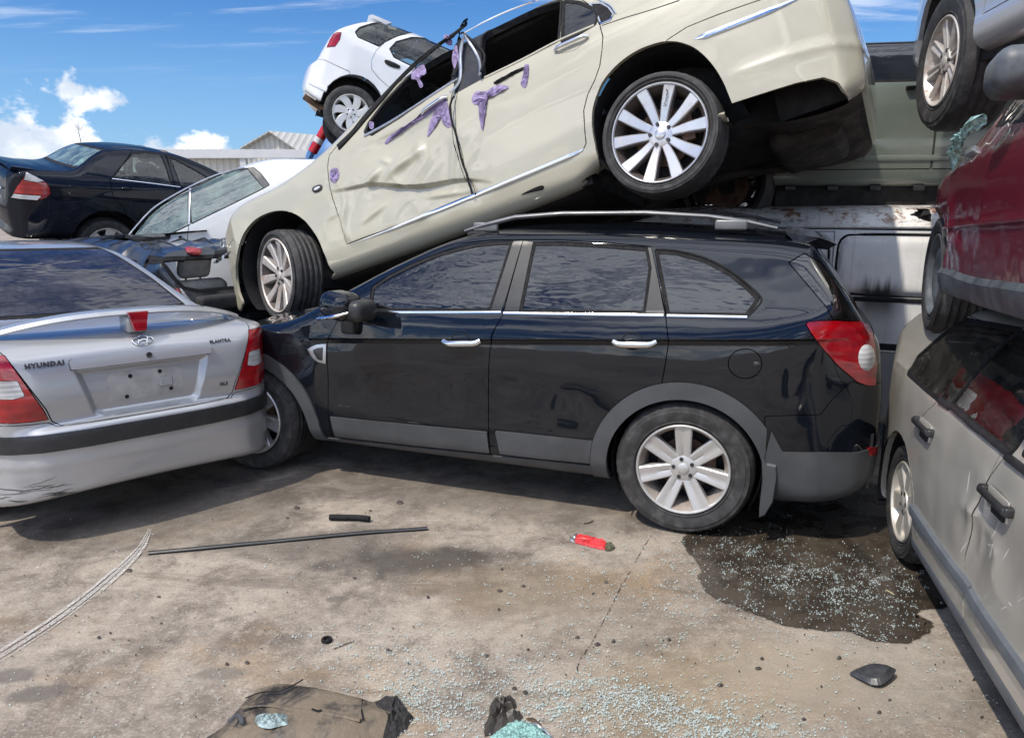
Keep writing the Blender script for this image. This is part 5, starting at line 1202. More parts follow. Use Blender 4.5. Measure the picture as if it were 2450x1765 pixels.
WAGON, WAGONB = build_wagon()
# ------------------------------------------------------------------ the other wrecks
c1 = lambda P: q(0, 0, .3748, P)
c4 = lambda P: q(1850, 0, .4894, P)
def lofted(name, label, M, side, plan, sect, mat, regions=(), extra=None, k=.03, k2=.05, crown=.04, bump=None, cell=.036, target=.016, wheels=(), floor=None, cat='car', cut=(), soft=2.2, liner=True):
    """regions: (part name, outline, material, offset, seal width, projection, where, over)"""
    root = empty(name, M); tag(root, label, cat)
    b = Body(M, side, plan, sect, k=k, k2=k2, crown=crown, bump=bump, cell=cell, soft=soft).skin()
    for c in cut: b.region('cut', c, target=target)
    for i, r in enumerate(regions):
        nm, poly, m, off, seal, pj, wh, ov = (list(r)+[None]*8)[:8]
        if callable(poly): poly = poly(b)
        if seal: b.region('seal%d' % i, poly, off=seal, proj=pj or 'side', where=wh, over=ov, target=target); b.region('r%d' % i, poly, proj=pj or 'side', where=wh, over=['seal%d' % i], target=target)
        else: b.region('r%d' % i, poly, proj=pj or 'side', where=wh, over=ov, target=target)
    b.part('body', mat, root, gap=.003, rim=.025)
    for i, r in enumerate(regions):
        nm, poly, m, off, seal, pj, wh, ov = (list(r)+[None]*8)[:8]
        for sd in ((-1, 1) if (pj or 'side') == 'side' else (None,)):
            if seal: b.part('window_seal', MT['rubber'], root, 'seal%d' % i, side=sd, off=-.001)
            if m is not None: b.part(nm, m, root, 'r%d' % i, side=sd, off=off or 0, gap=0 if 'window' in nm else .003, rim=0 if 'window' in nm or 'screen' in nm else .02)
    for (x, y, z, R, Wd, Rr, st, rm, ar) in wheels:
        for s_ in (-1, 1):
            T = Matrix.Translation((x, y*s_, z)) @ (Matrix.Rotation(math.pi, 4, 'Z') if s_ > 0 else Matrix.Identity(4))
            make_wheel(root, T, R, Wd, Rr, st, rm)
            if liner: arc_well('wheel_arch_liner', root, x, z, ar, (y+.03 if liner is True else liner)*s_, .45*s_, -5 if liner is not True else -30, 185 if liner is not True else 210)
    if floor:
        x0, x1, w, z0, z1 = floor; MB().box(((x0+x1)/2, 0, z0), ((x1-x0)/2, w, .08)).build('underbody', MT['dark'], root); MB().box(((x0+x1)/2, 0, z1), ((x1-x0)/2*.8, w, .03)).build('cabin_floor', MT['cabin'], root)
    if extra: extra(root, b)
    return root, b
def disc_style(lip, Rr):
    lip.lathe([(.0001, .03), (Rr*.5, .02), (Rr*.62, .012), (Rr-.012, .03)], 32); return dict(hub=.028)
def swirl5(n, w0=.03, w1=.05, sw=.35, ph=0.3):
    def st(lip, Rr):
        for k_ in range(n): spoke(lip, .03, Rr-.003, lambda t: w0+(w1-w0)*t, lambda t: .016-.012*t, .04, ph+2*math.pi*k_/n, swirl=lambda t: sw*t*t)
        lip.lathe([(.0001, .008), (.055, .010), (.07, .03)], 28); return dict(hub=.012, lugr=.042)
    return st
MT['clear_glass'] = glass('pale_green_side_glass', (0.70, 0.80, 0.77), 1.55, 0.06, 0.05, (0.5, .55, .52))
MT['bright_glass'] = glass('pale_reflecting_glass', (0.34, 0.50, 0.43), 2.2, 0.10, 0.34, (0.36, .50, .43), (2, 2, 7))

# --- white panel van, sitting low on the ground at the back
def van_mat():
    m, g = new_mat('weathered_white_van'); co = objco(g); sep = g.n.new('ShaderNodeSeparateXYZ'); g.l.new(co, sep.inputs[0]); x, y, z = sep.outputs
    n = g.noise(co, 3, 7, .65); c = g.mix(g.ramp(n, .35, .7), (.86, .86, .84), (.72, .715, .69))
    r = g.math('MULTIPLY', g.ramp(g.noise(co, 9, 9, .72), .50, .60), g.ramp(z, 1.50, 1.60)); c = g.mix(r, c, (.24, .085, .025))
    bl = g.math('MULTIPLY', g.ramp(g.noise(g.mapping(co, (1, 1, 4)), 7, 6, .7), .54, .66), g.ramp(z, 1.50, 1.55)); c = g.mix(g.math('MULTIPLY', bl, .55), c, (.06, .055, .05))
    dx = g.math('DIVIDE', g.math('SUBTRACT', x, .455), .15); st = g.noise(g.mapping(co, (26, 1, 2.2)), 1.0, 5, .6)
    up = g.ramp(g.math('ADD', g.math('SUBTRACT', 1.215, z), g.math('MULTIPLY', g.math('SUBTRACT', st, .5), .22)), 0.0, .12); lo = g.ramp(z, .72, .80)
    so = g.math('MULTIPLY', g.math('MULTIPLY', up, lo), g.ramp(g.math('ABSOLUTE', dx), 1.15, .35)); so = g.math('MULTIPLY', so, g.ramp(z, .85, 1.06, .35, 1.0)); c = g.mix(g.math('MULTIPLY', so, .93), c, (.012, .011, .010))
    run = g.math('MULTIPLY', g.ramp(g.noise(g.mapping(co, (30, 1, 1.2)), 1.0, 4, .6), .55, .70), .35); c = g.mix(run, c, (.22, .2, .18))
    p = g.node('ShaderNodeBsdfPrincipled', Base_Color=c, Roughness=.42, Coat_Weight=.25); finish(g, p.outputs[0]); return m
MT['van'] = van_mat()
VM = frame((2.0, 5.05, 0), (.937, -.349, 0)) @ Matrix.Translation((0, .85, 0))
rr4 = lambda x0, x1, z0, z1, r=.06: smooth([(x0+r, z0), (x1-r, z0), (x1, z0+r), (x1, z1-r), (x1-r, z1), (x0+r, z1), (x0, z1-r), (x0, z0+r)], 4)
pan = [rr4(.19, 1.02, 1.085, 1.468), rr4(-.78, .125, 1.085, 1.468), rr4(-1.75, -.87, 1.085, 1.468)]
PF = [Field(p_, .008, 1.0) for p_ in pan]
def van_bump(P):
    r = np.zeros(len(P)); m = P[:, 1] < 0
    for f_ in PF:
        d = f_(P[m, 0], P[m, 2])[0]; r[m] += -.014*np.clip(1-np.abs(d+.006)/.018, 0, 1)+.006*np.clip(-d/.04-.6, 0, 1)
    return r
def van_extra(root, b):
    for p_ in pan: b.strip_xz('panel_rubber', p_[::2], .020, .007, MT['rubber'], root, closed=True, smooth_n=3)
    b.strip_xz('side_moulding', [(-1.9, 1.045), (0, 1.05), (1.5, 1.05)], .030, .010, MT['rubber'], root, smooth_n=20); b.strip_xz('side_moulding', [(-1.9, .74), (0, .74), (1.5, .73)], .045, .012, MT['rubber'], root, smooth_n=20)
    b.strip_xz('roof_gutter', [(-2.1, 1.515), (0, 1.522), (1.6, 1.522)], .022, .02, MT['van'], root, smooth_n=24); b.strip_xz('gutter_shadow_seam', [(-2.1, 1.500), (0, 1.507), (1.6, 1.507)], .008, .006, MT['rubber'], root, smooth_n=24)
lofted('white_van', 'old white panel van with rusty roof edge and soot stained side behind the black SUV', VM, smooth([(-2.5, .3), (-2.55, .9), (-2.3, 1.5), (-2.1, 1.63), (-1.5, 1.66), (1.5, 1.675), (1.85, 1.62), (1.95, 1.3), (1.98, .3), (1.8, .2), (-2.3, .2)], 5),
       [(-2.6, 0), (-2.5, .6), (-2.2, .8), (-1.8, .85), (1.6, .85), (1.85, .8), (1.98, .6), (2.0, 0)], [(.12, 0), (.14, .76), (.22, .83), (.7, .85), (1.1, .846), (1.46, .806), (1.53, .79), (1.60, .73), (1.65, .6), (1.68, .3), (1.685, 0)], MT['van'],
       regions=[('lower_panel', [(-3, 0), (3, 0), (3, .70), (-3, .70)], plain('primer_grey_panel', (.27, .275, .28), .5, var=.15, scale=4), 0, None, None, None, ['body']), ('side_door', [(-.83, .18), (.158, .18), (.158, 1.49), (-.83, 1.49)], MT['van'], 0, None, None, None, ['body'])],
       extra=van_extra, bump=van_bump, cat='van', floor=(-2.2, 1.7, .6, .25, .8), k2=.06, crown=.02, target=.012)

# --- olive green utility vehicle resting on the van roof
MT['olive'] = paint('dull_olive_green_paint', (0.155, 0.182, 0.155), 0.15, 0.36, .8, dust=.22, dust_col=(.23, .25, .19), streak=.25, scratch=.2, wave=.05)
GM = frame((2.2*1.07, 5.0*1.07, 1.6586), (.99, -.14, 0)) @ Matrix.Scale(1.07, 4) @ Matrix.Translation((0, .9, 0))
def green_extra(root, b):
    b.strip_xz('door_crease', [(-.42, .300), (.1, .300), (.9, .298)], .040, .010, MT['olive'], root, smooth_n=16)
    b.strip_px('door_handle', c4([(648, 434), (672, 432), (692, 431)]), .022, .045, MT['rubber'], root)
    MB().box((.85, 0, .045), (1.28, .80, .075)).build('chassis_rail', MT['dark'], root)
    for i in range(7): MB().rbox((-.35+.27*i, -.84, .115), (.035, .02, .018), .008).build('body_mount', MT['trim'], root, smooth_=True)
lofted('green_utility', 'dull olive green utility vehicle with dark side window sitting on the white van roof', GM, smooth([(-2.2, .2), (-2.25, .6), (-1.6, .75), (-1.1, .80), (-.55, 1.0), (-.15, 1.06), (.4, 1.075), (1.6, 1.07), (1.9, 1.0), (2.1, .78), (2.15, .3), (2.0, .13), (-2.0, .13)], 5),
       [(-2.3, 0), (-2.2, .6), (-1.9, .86), (-1, .9), (1.6, .9), (2.0, .8), (2.2, 0)], [(.10, 0), (.12, .82), (.14, .865), (.22, .885), (.4, .90), (.62, .897), (.76, .875), (.80, .86), (.95, .80), (1.02, .76), (1.06, .66), (1.09, .3), (1.095, 0)], MT['olive'],
       regions=[('front_door', [(-.345, .232), (.505, .232), (.50, .6), (.515, 1.045), (-.05, 1.045), (-.55, .80), (-.37, .4)], MT['olive'], 0, None, None, None, ['body']), ('rear_door', [(.512, .232), (1.3, .232), (1.3, 1.045), (.52, 1.045), (.507, .6)], MT['olive'], 0, None, None, None, ['body']),
                ('window', [(-.42, .785), (.46, .785), (.46, 1.025), (.02, 1.025), (-.12, .99)], MT['suv_glass'], -.004, .014, None, None, ['front_door', 'body', 'r0']), ('window', [(.56, .785), (1.2, .785), (1.2, 1.025), (.56, 1.025)], MT['suv_glass'], -.004, .014)],
       cut=[ngon_circle(-.88, .02, .44, .46, 30)], extra=green_extra, cat='utility', floor=(-1.6, 1.8, .70, .10, .5), k2=.05, crown=.03)

# --- maroon hatchback on the wagon roof
MT['maroon'] = paint('maroon_paint', (0.19, 0.012, 0.032), 0.15, 0.30, 1.0, dust=.05, dust_col=(.25, .16, .14), scratch=.8, streak=.05, wave=.16)
MT['worn_grey'] = plain('scuffed_grey_plastic', (.085, .095, .105), .45, var=.4, scale=10, bump_s=.2, bump_scale=14)
MT['teal_glass'] = plain('shattered_teal_glass', (.32, .50, .47), .25, var=.55, scale=60, bump_s=1.0, bump_scale=90, spec=.8)
MM = frame((1.896, 3.41, 1.085), (-.355, -.934, .05)) @ Matrix.Translation((0, .82, 0))
def maroon_bump(P):
    x, y, z = P.T; r = np.zeros(len(P)); n = np.where(y < 0)[0]; X, Z = x[n], z[n]
    h = .010*np.clip(ridge(X*3.6, Z*6, 4), -.6, 1)*gauss(Z-.45, .22)*np.clip((.9-X)/.5, .15, 1)+.008*ridge(X*8+Z*3, Z*12, 7)*gauss(Z-.42, .10)*np.clip((.9-X)/.5, 0, 1)-.02*gauss(X-.30, .16)*gauss(Z-.42, .1)
    h += .004*gauss(Z-.478, .010); r[n] += h; return r
def maroon_extra(root, b):
    tr = b.strip_xz('sill_trim', [(.335, .262), (.6, .258), (1.0, .250), (1.7, .258), (2.2, .26)], .105, .02, MT['worn_grey'], root, smooth_n=12)
    b.strip_xz('body_moulding', [(.20, .478), (.8, .478), (1.9, .478)], .012, .004, MT['maroon'], root, smooth_n=14)
    paste(b, 'door_handle', c4([(946, 768), (960, 740), (998, 716), (1006, 722), (1000, 748), (960, 768)]), MT['satin'], root, h=.016)
    rag(b, 'shattered_window', c4([(868, 770), (880, 700), (905, 668), (960, 640), (1000, 600), (1036, 560), (1052, 585), (1030, 622), (968, 660), (940, 690), (925, 740), (900, 800), (884, 838), (874, 820)]), MT['teal_glass'], root, h=.02, seed=3, rough=.03)
    rag(b, 'torn_wing_edge', c4([(722, 1052), (735, 1030), (760, 1020), (780, 1050), (772, 1085), (750, 1060)]), MT['rubber'], root, h=.03, seed=4, rough=.04)
    m = empty('wing_mirror', Matrix.Translation((1.10, -.80, .91)), root)
    MB().rbox((.10, 0, 0), (.10, .085, .066), .05, Matrix.Rotation(-.05, 3, 'Y'), n=5).build('mirror_shell', MT['worn_grey'], m, smooth_=True); MB().tube([(.17, .03, -.03), (.25, .12, -.10)], .03, 8).build('mirror_arm', MT['trim'], m, smooth_=True)
    P, N = b.surf([(.52+.05*i, .70+.02*math.sin(i*1.9)+.012*i) for i in range(16)]); b.strip('paint_scratch', P, N, .004, .001, MT['scratch_white'], root, taper=True)
lofted('maroon_hatchback', 'maroon hatchback with dented quarter panel and broken rear window stacked on the beige wagon', MM, smooth([(-.36, .42), (-.37, .52), (-.33, .64), (-.06, .735), (.325, .785), (.60, .905), (.86, 1.04), (1.15, 1.15), (1.6, 1.19), (2.1, 1.1), (2.45, .80), (2.9, .72), (3.1, .5), (3.0, .22), (.5, .21), (.25, .25)], 5),
       [(-.42, 0), (-.40, .5), (-.33, .70), (-.1, .79), (.3, .815), (1, .825), (2.4, .82), (2.9, .7), (3.1, 0)], [(.15, 0), (.17, .74), (.24, .79), (.34, .812), (.48, .825), (.62, .82), (.73, .795), (.79, .765), (.95, .695), (1.08, .63), (1.15, .55), (1.2, .3), (1.205, 0)], MT['maroon'],
       regions=[('door', [(.90, .26), (2.2, .26), (2.25, .74), (1.9, 1.14), (1.2, 1.14), (.96, .8)], MT['maroon'], 0, None, None, None, ['body']), ('quarter_window', lambda b: b.xz(c4([(905, 742), (960, 640), (1040, 505), (1098, 500), (1072, 600), (1050, 628), (1000, 668), (950, 722)])), MT['dark_glass'], -.004, .012),
                ('window', lambda b: b.xz(c4([(1098, 605), (1128, 505), (1180, 470), (1300, 440), (1300, 560), (1200, 582)])), MT['cream_glass'], -.004, .012), ('rear_window', [(-.6, .79), (-.5, 1.1), (.5, 1.1), (.6, .79)], MT['dark_glass'], 0, None, 'end', lambda P: P[:, 0] < .95, ['body'])],
       cut=[ngon_circle(-.01, .26, .335, .325, 28)], bump=maroon_bump, extra=maroon_extra, liner=.66, wheels=[(-.01, .78, .272, .272, .20, .185, disc_style, MT['worn_grey'], .345)], floor=(.4, 2.8, .74, .27, .6), cell=.03, target=.013)

# --- light silver four-wheel drive at the top right
MT['silverblue'] = paint('pale_silver_paint', (0.52, 0.53, 0.55), .35, .32, 1.0, dust=.10, scratch=.3, streak=.08)
TM = frame((2.28, 4.27, 2.06), (-.164, -.986, 0)) @ Matrix.Translation((0, .9, 0))
def top_style(lip, Rr):
    for k_ in range(8): spoke(lip, .05, Rr-.004, lambda t: .022+.010*t, lambda t: .026-.018*t, .045, .2+2*math.pi*k_/8, groove=.008)
    lip.lathe([(.0001, .018), (.06, .02), (.075, .04)], 30); return dict(hub=.02)
def top_extra(root, b):
    MB().box((1.3, 0, .36), (1.1, .80, .06)).box((.9, -.3, .30), (.5, .08, .05)).box((0, 0, .36), (.08, .75, .05)).build('chassis', MT['dark'], root)
    MB().tube([(.35, -.55, .30), (.9, -.52, .26), (1.8, -.5, .26)], .03, 8).build('exhaust_pipe', MT['undertray'], root, smooth_=True)
lofted('silver_four_wheel_drive', 'pale silver four-wheel drive stacked highest at the right, one big tyre hanging down', TM, smooth([(-.75, .5), (-.8, .9), (-.7, 1.4), (-.3, 1.7), (1.5, 1.75), (2.4, 1.2), (3.2, 1.0), (3.3, .5), (3.0, .38), (.5, .35), (-.5, .45)], 5),
       [(-.82, 0), (-.78, .6), (-.6, .82), (-.3, .89), (.3, .9), (2.4, .9), (3.1, .75), (3.3, 0)], [(.26, 0), (.30, .78), (.345, .85), (.40, .885), (.47, .885), (.50, .873), (.60, .88), (.9, .90), (1.05, .875), (1.2, .84), (1.6, .70), (1.75, .5), (1.8, 0)], MT['silverblue'],
       regions=[('door', [(.50, .487), (1.55, .487), (1.6, 1.1), (.75, 1.1), (.55, .8)], MT['silverblue'], 0, None, None, None, ['body']), ('window', [(.62, 1.12), (1.5, 1.12), (1.4, 1.55), (.75, 1.55)], MT['dark_glass'], 0, .014)],
       cut=[ngon_circle(.0, .36, .435, .46, 30)], liner=False, wheels=[(0, .865, .362, .362, .265, .228, top_style, MT['alloy20d'], .44)], extra=top_extra, cat='car', cell=.036)

# --- navy sedan up on the left
MT['navy'] = paint('dark_navy_paint', (0.004, 0.006, 0.012), 0, .4, .45, dust=.03, dust_col=(.2, .2, .2), scratch=.2, streak=.02, wave=.05, spec=0)
NM = frame((-3.9, 8.2, 1.1), (math.cos(.75), math.sin(.75), -.02), roll=.12) @ Matrix.Translation((0, .86, 0))
def navy_extra(root, b):
    b.strip_px('belt_trim', c1([(715, 1142), (850, 1158), (1000, 1176), (1150, 1195)]), .012, .005, MT['chrome'], root)
    paste(b, 'door_handle', c1([(772, 1206), (790, 1194), (835, 1204), (838, 1214), (800, 1218)]), MT['navy'], root, h=.03)
    V = []; mb = MB()
    for i, y in enumerate(np.linspace(-.72, .72, 13)):
        z = .885-.03*abs(y/.72)**3; V += [(-1.27, y, z), (-1.25, y, z+.030), (-.95, y, z-.004), (-1.0, y, z-.03)]
    mb.add(V, [(i*4+j, i*4+(j+1) % 4, (i+1)*4+(j+1) % 4, (i+1)*4+j) for i in range(12) for j in range(4)]+[(0, 1, 2, 3), (48, 49, 50, 51)]); mb.build('spoiler', MT['navy'], root, smooth_=True)
    for y in (-.35, .35): seat(root, (.10, y-.02, .44), MT['seat'], face=1, w=.26, h=.44); seat(root, (.72, y-.02, .42), MT['seat'], face=1, w=.25, h=.50)
    MB().lathe([(.165, -.012), (.182, 0), (.165, .012)], 24, close=True, axis=0, c=(.66, -.36, .68)).build('steering_wheel', MT['rubber'], root, smooth_=True)
    Pz = Matrix.Translation((-1.318, -.40, .66)) @ Matrix.Rotation(-math.pi/2, 4, 'Z') @ Matrix.Rotation(math.pi/2, 4, 'X')
    text_mesh('badge_lettering', 'Sportivo', .055, MT['chrome'], root, Pz, .002, 1.1, shear=.3); text_mesh('badge_lettering', 'V6', .045, MT['chrome'], root, Pz @ Matrix.Translation((.06, -.09, 0)), .002, 1.1)
lampN = lambda b: b.xz(c1([(165, 1098), (225, 1125), (285, 1155), (318, 1195), (326, 1235), (300, 1262), (240, 1280), (140, 1272), (70, 1262), (110, 1190)]))
lofted('navy_sedan', 'dark navy sedan with boot spoiler and red tail lamp on top of the left stack', NM, smooth([(-1.30, .33), (-1.34, .50), (-1.31, .66), (-1.29, .80), (-1.23, .865), (-.95, .885), (-.72, .895), (-.50, 1.035), (-.36, 1.105), (-.12, 1.14), (.10, 1.135), (.36, 1.09), (.62, 1.0), (.85, .90), (1.1, .82), (1.9, .76), (2.4, .7), (2.6, .5), (2.55, .2), (-1.3, .2)], 5),
       [(-1.35, 0), (-1.34, .4), (-1.30, .62), (-1.20, .76), (-1.0, .84), (-.6, .86), (1.6, .86), (2.2, .78), (2.55, .5), (2.62, 0)], [(.15, 0), (.17, .74), (.25, .82), (.4, .85), (.6, .86), (.72, .845), (.78, .82), (.84, .785), (.96, .71), (1.05, .645), (1.10, .57), (1.14, .3), (1.145, 0)], MT['navy'],
       regions=[('rear_door', lambda b: b.xz(c1([(700, 1150), (840, 960), (1010, 968), (1050, 985), (1110, 1185), (1130, 1290), (1100, 1480), (860, 1480), (790, 1330), (720, 1250)])), MT['navy'], 0, None, None, None, ['body']), ('front_door', lambda b: b.xz(c1([(1055, 988), (1150, 1015), (1300, 1080), (1400, 1150), (1420, 1300), (1400, 1480), (1108, 1480), (1138, 1290), (1118, 1185)])), MT['navy'], 0, None, None, None, ['body']),
                ('window', lambda b: b.xz(c1([(724, 1136), (790, 1050), (848, 982), (930, 976), (1020, 988), (1060, 1080), (1090, 1178), (900, 1156)])), MT['clear_glass'], -.004, .010), ('window', lambda b: b.xz(c1([(1088, 1012), (1150, 1040), (1230, 1082), (1310, 1130), (1345, 1160), (1320, 1215), (1240, 1200), (1158, 1188)])), MT['clear_glass'], -.004, .010),
                ('rear_window', [(-.64, .905), (-.52, 1.075), (.52, 1.075), (.64, .905)], MT['bright_glass'], 0, .015, 'end', lambda P: (P[:, 0] < -.2) & (P[:, 0] > -.9), ['body']), ('windscreen', [(-.6, .84), (-.5, 1.06), (.5, 1.06), (.6, .84)], MT['clear_glass'], 0, .012, 'end', lambda P: P[:, 0] > .5, ['body']),
                ('tail_lamp', lampN, MT['red'], .004), ('boot_lid', [(-.60, .47), (.60, .47), (.64, .95), (-.64, .95)], MT['navy'], 0, None, 'end', lambda P: P[:, 0] < -1.05, ['body']),
                ('lamp_clear_edge', lambda b: b.xz(c1([(165, 1098), (225, 1125), (290, 1158), (240, 1165), (150, 1150)])), MT['white_lens'], .006, None, None, None, ['r6']), ('lamp_clear_edge', lambda b: b.xz(c1([(70, 1262), (90, 1235), (270, 1250), (240, 1280), (140, 1272)])), MT['white_lens'], .006, None, None, None, ['r6'])],
       cut=[ngon_circle(-.46, .14, .34, .35, 24), ngon_circle(1.75, .14, .34, .35, 24)], wheels=[(-.46, .78, .10, .30, .2, .2, swirl5(6, sw=0), MT['alloy20d'], .36), (1.75, .78, .10, .30, .2, .2, swirl5(6, sw=0), MT['alloy20d'], .36)], extra=navy_extra, floor=(-1.1, 2.2, .5, .3, .42), cell=.034, target=.013)

# --- white coupe, nose down, between the navy and cream cars
MT['white'] = paint('white_paint', (0.62, 0.63, 0.63), 0.0, .35, 1.0, dust=.08, dust_col=(.4, .4, .37), scratch=.2, streak=.06)
WM = frame((-1.2, 7.2, 1.0), (math.cos(.1)*math.cos(.4), math.sin(.1)*math.cos(.4), math.sin(.4))) @ Matrix.Translation((0, .80, 0))
def white_extra(root, b):
    b.strip_px('wiper_blade', c1([(1060, 1500), (1180, 1484), (1320, 1472)]), .014, .05, MT['rubber'], root)
    b.strip_px('window_divider', c1([(1214, 1204), (1211, 1300), (1209, 1432)]), .022, .008, MT['satin'], root)
    b.strip_px('door_gap', c1([(1205, 1438), (1198, 1500), (1194, 1600)]), .006, .0015, MT['rubber'], root)
    b.strip_px('mirror_mount', c1([(1148, 1512), (1160, 1524)]), .03, .03, MT['rubber'], root)
    b.strip_px('window_trim', c1([(818, 1506), (905, 1404), (1000, 1314), (1200, 1198), (1400, 1110), (1560, 1072)]), .018, .008, MT['satin'], root)
lofted('white_coupe', 'white car tipped nose down with green tinted side windows, wedged behind the cream sedan', WM, smooth([(-2.9, .6), (-2.95, .85), (-2.6, 1.02), (-2.2, 1.12), (-2.04, 1.28), (-1.84, 1.392), (-1.65, 1.452), (-1.32, 1.496), (-1.0, 1.505), (-.75, 1.475), (-.55, 1.425), (-.10, 1.235), (.25, 1.12), (.5, .95), (.5, .5), (.3, .3), (-2.6, .3)], 5),
       [(-3, 0), (-2.9, .5), (-2.6, .76), (-2.2, .80), (.1, .80), (.4, .7), (.52, .4), (.55, 0)], [(.25, 0), (.27, .70), (.36, .77), (.6, .795), (.9, .80), (1.08, .785), (1.15, .77), (1.3, .71), (1.42, .64), (1.48, .55), (1.51, .3), (1.52, 0)], MT['white'],
       regions=[('window', lambda b: b.xz(c1([(815, 1508), (870, 1440), (930, 1380), (1060, 1296), (1203, 1224), (1203, 1434), (1080, 1494)])), MT['bright_glass'], -.003, .008), ('window', lambda b: b.xz(c1([(1224, 1210), (1300, 1168), (1400, 1120), (1500, 1090), (1575, 1078), (1620, 1130), (1680, 1200), (1500, 1290), (1224, 1424)])), MT['bright_glass'], -.003, .008),
                ('pillar_trim', lambda b: b.xz(c1([(1578, 1074), (1620, 1068), (1665, 1105), (1722, 1182), (1684, 1204), (1625, 1128)])), MT['greyplastic'], .002), ('windscreen', [(-.6, 1.13), (-.5, 1.42), (.5, 1.42), (.6, 1.13)], MT['bright_glass'], 0, .012, 'end', lambda P: P[:, 0] < -1.5, ['body'])],
       extra=white_extra, floor=(-2.5, .2, .7, .4, .9), cell=.034, target=.014, cut=[ngon_circle(-2.25, .42, .33, .33, 20)])

# --- white hatchback perched at the top
HM = frame((-1.76, 8.5, 2.34), (math.cos(.25)*math.cos(-.33), math.sin(.25)*math.cos(-.33), math.sin(-.33))) @ Matrix.Translation((0, .82, 0))
MT['hatch_white'] = paint('clean_white_paint', (0.70, 0.71, 0.71), 0.0, .3, 1.0, dust=.04, dust_col=(.45, .45, .42), scratch=.1, streak=.03)
def hatch_extra(root, b):
    paste(b, 'door_handle', c2([(598, 398), (612, 392), (660, 410), (700, 432), (694, 448), (650, 440), (608, 418)]), MT['rubber'], root, h=.012)
    MB().tube([(-.62, -.55, .30), (-.45, -.52, .26), (-.2, -.5, .3)], .035, 10).build('exhaust_pipe', MT['rust'], root, smooth_=True)
    mb = MB(); V = []
    for y in np.linspace(-.5, .5, 9): V += [(-.20, y, 1.375), (-.165, y, 1.40), (.06, y, 1.400), (.0, y, 1.355)]
    mb.add(V, [(i*4+j, i*4+(j+1) % 4, (i+1)*4+(j+1) % 4, (i+1)*4+j) for i in range(8) for j in range(4)]+[(0, 1, 2, 3), (32, 33, 34, 35)]); mb.build('spoiler', MT['hatch_white'], root)
    b.strip_px('bumper_gap', c2([(205, 392), (280, 428), (370, 468)]), .010, .0015, MT['rubber'], root)
    b.strip_xz('bumper_lip', [(-.60, .46), (-.52, .44), (-.40, .425)], .05, .02, MT['hatch_white'], root)
lofted('white_hatchback', 'white hatchback perched at the very top behind the cream car, rear lamp to the left', HM, smooth([(-.46, .32), (-.66, .40), (-.69, .52), (-.67, .66), (-.60, .71), (-.56, .86), (-.50, 1.04), (-.34, 1.20), (-.16, 1.32), (.05, 1.395), (.30, 1.42), (.65, 1.415), (1.2, 1.36), (1.7, 1.15), (2.1, .95), (2.9, .85), (3.1, .6), (3.0, .25), (0, .24)], 5),
       [(-.72, 0), (-.70, .35), (-.63, .58), (-.5, .72), (-.25, .80), (.1, .82), (2.2, .82), (2.8, .7), (3.1, 0)], [(.18, 0), (.2, .72), (.28, .78), (.42, .81), (.62, .82), (.82, .815), (.96, .785), (1.04, .755), (1.2, .68), (1.33, .60), (1.40, .48), (1.43, .25), (1.435, 0)], MT['hatch_white'],
       regions=[('rear_door', lambda b: b.xz(c2([(612, 555), (560, 510), (515, 450), (516, 390), (545, 330), (610, 270), (700, 232), (850, 215), (1000, 240), (1100, 420), (1050, 620), (800, 700)])), MT['hatch_white'], 0, None, None, None, ['body']),
                ('quarter_window', lambda b: b.xz(c2([(415, 212), (440, 185), (520, 158), (610, 146), (740, 165), (900, 212), (780, 212), (680, 232), (600, 270), (560, 298), (480, 262), (430, 240)])), MT['clear_glass'], -.004, .012),
                ('window', lambda b: b.xz(c2([(640, 322), (680, 278), (780, 250), (950, 250), (1040, 270), (1080, 420), (900, 480), (740, 408), (665, 370)])), MT['clear_glass'], -.004, .014),
                ('tail_lamp', lambda b: b.xz(c2([(292, 208), (318, 214), (308, 260), (278, 304), (222, 312), (244, 260), (266, 225)])), MT['red'], .004), ('bumper', lambda b: np.vstack([b.xz(c2([(100, 380), (205, 392), (290, 432), (372, 470)])), [(-.1, .3), (-.8, .3)]]), MT['hatch_white'], .004, None, None, None, ['body'])],
       cut=[lambda P: P] if False else [ngon_circle(-.09, .30, .345, .385, 28)], liner=.68, wheels=[(-.095, .785, .282, .295, .19, .198, swirl5(7), MT['suv_alloy'], .39)], extra=hatch_extra, floor=(0, 2.6, .7, .3, .5), cell=.034, target=.014)

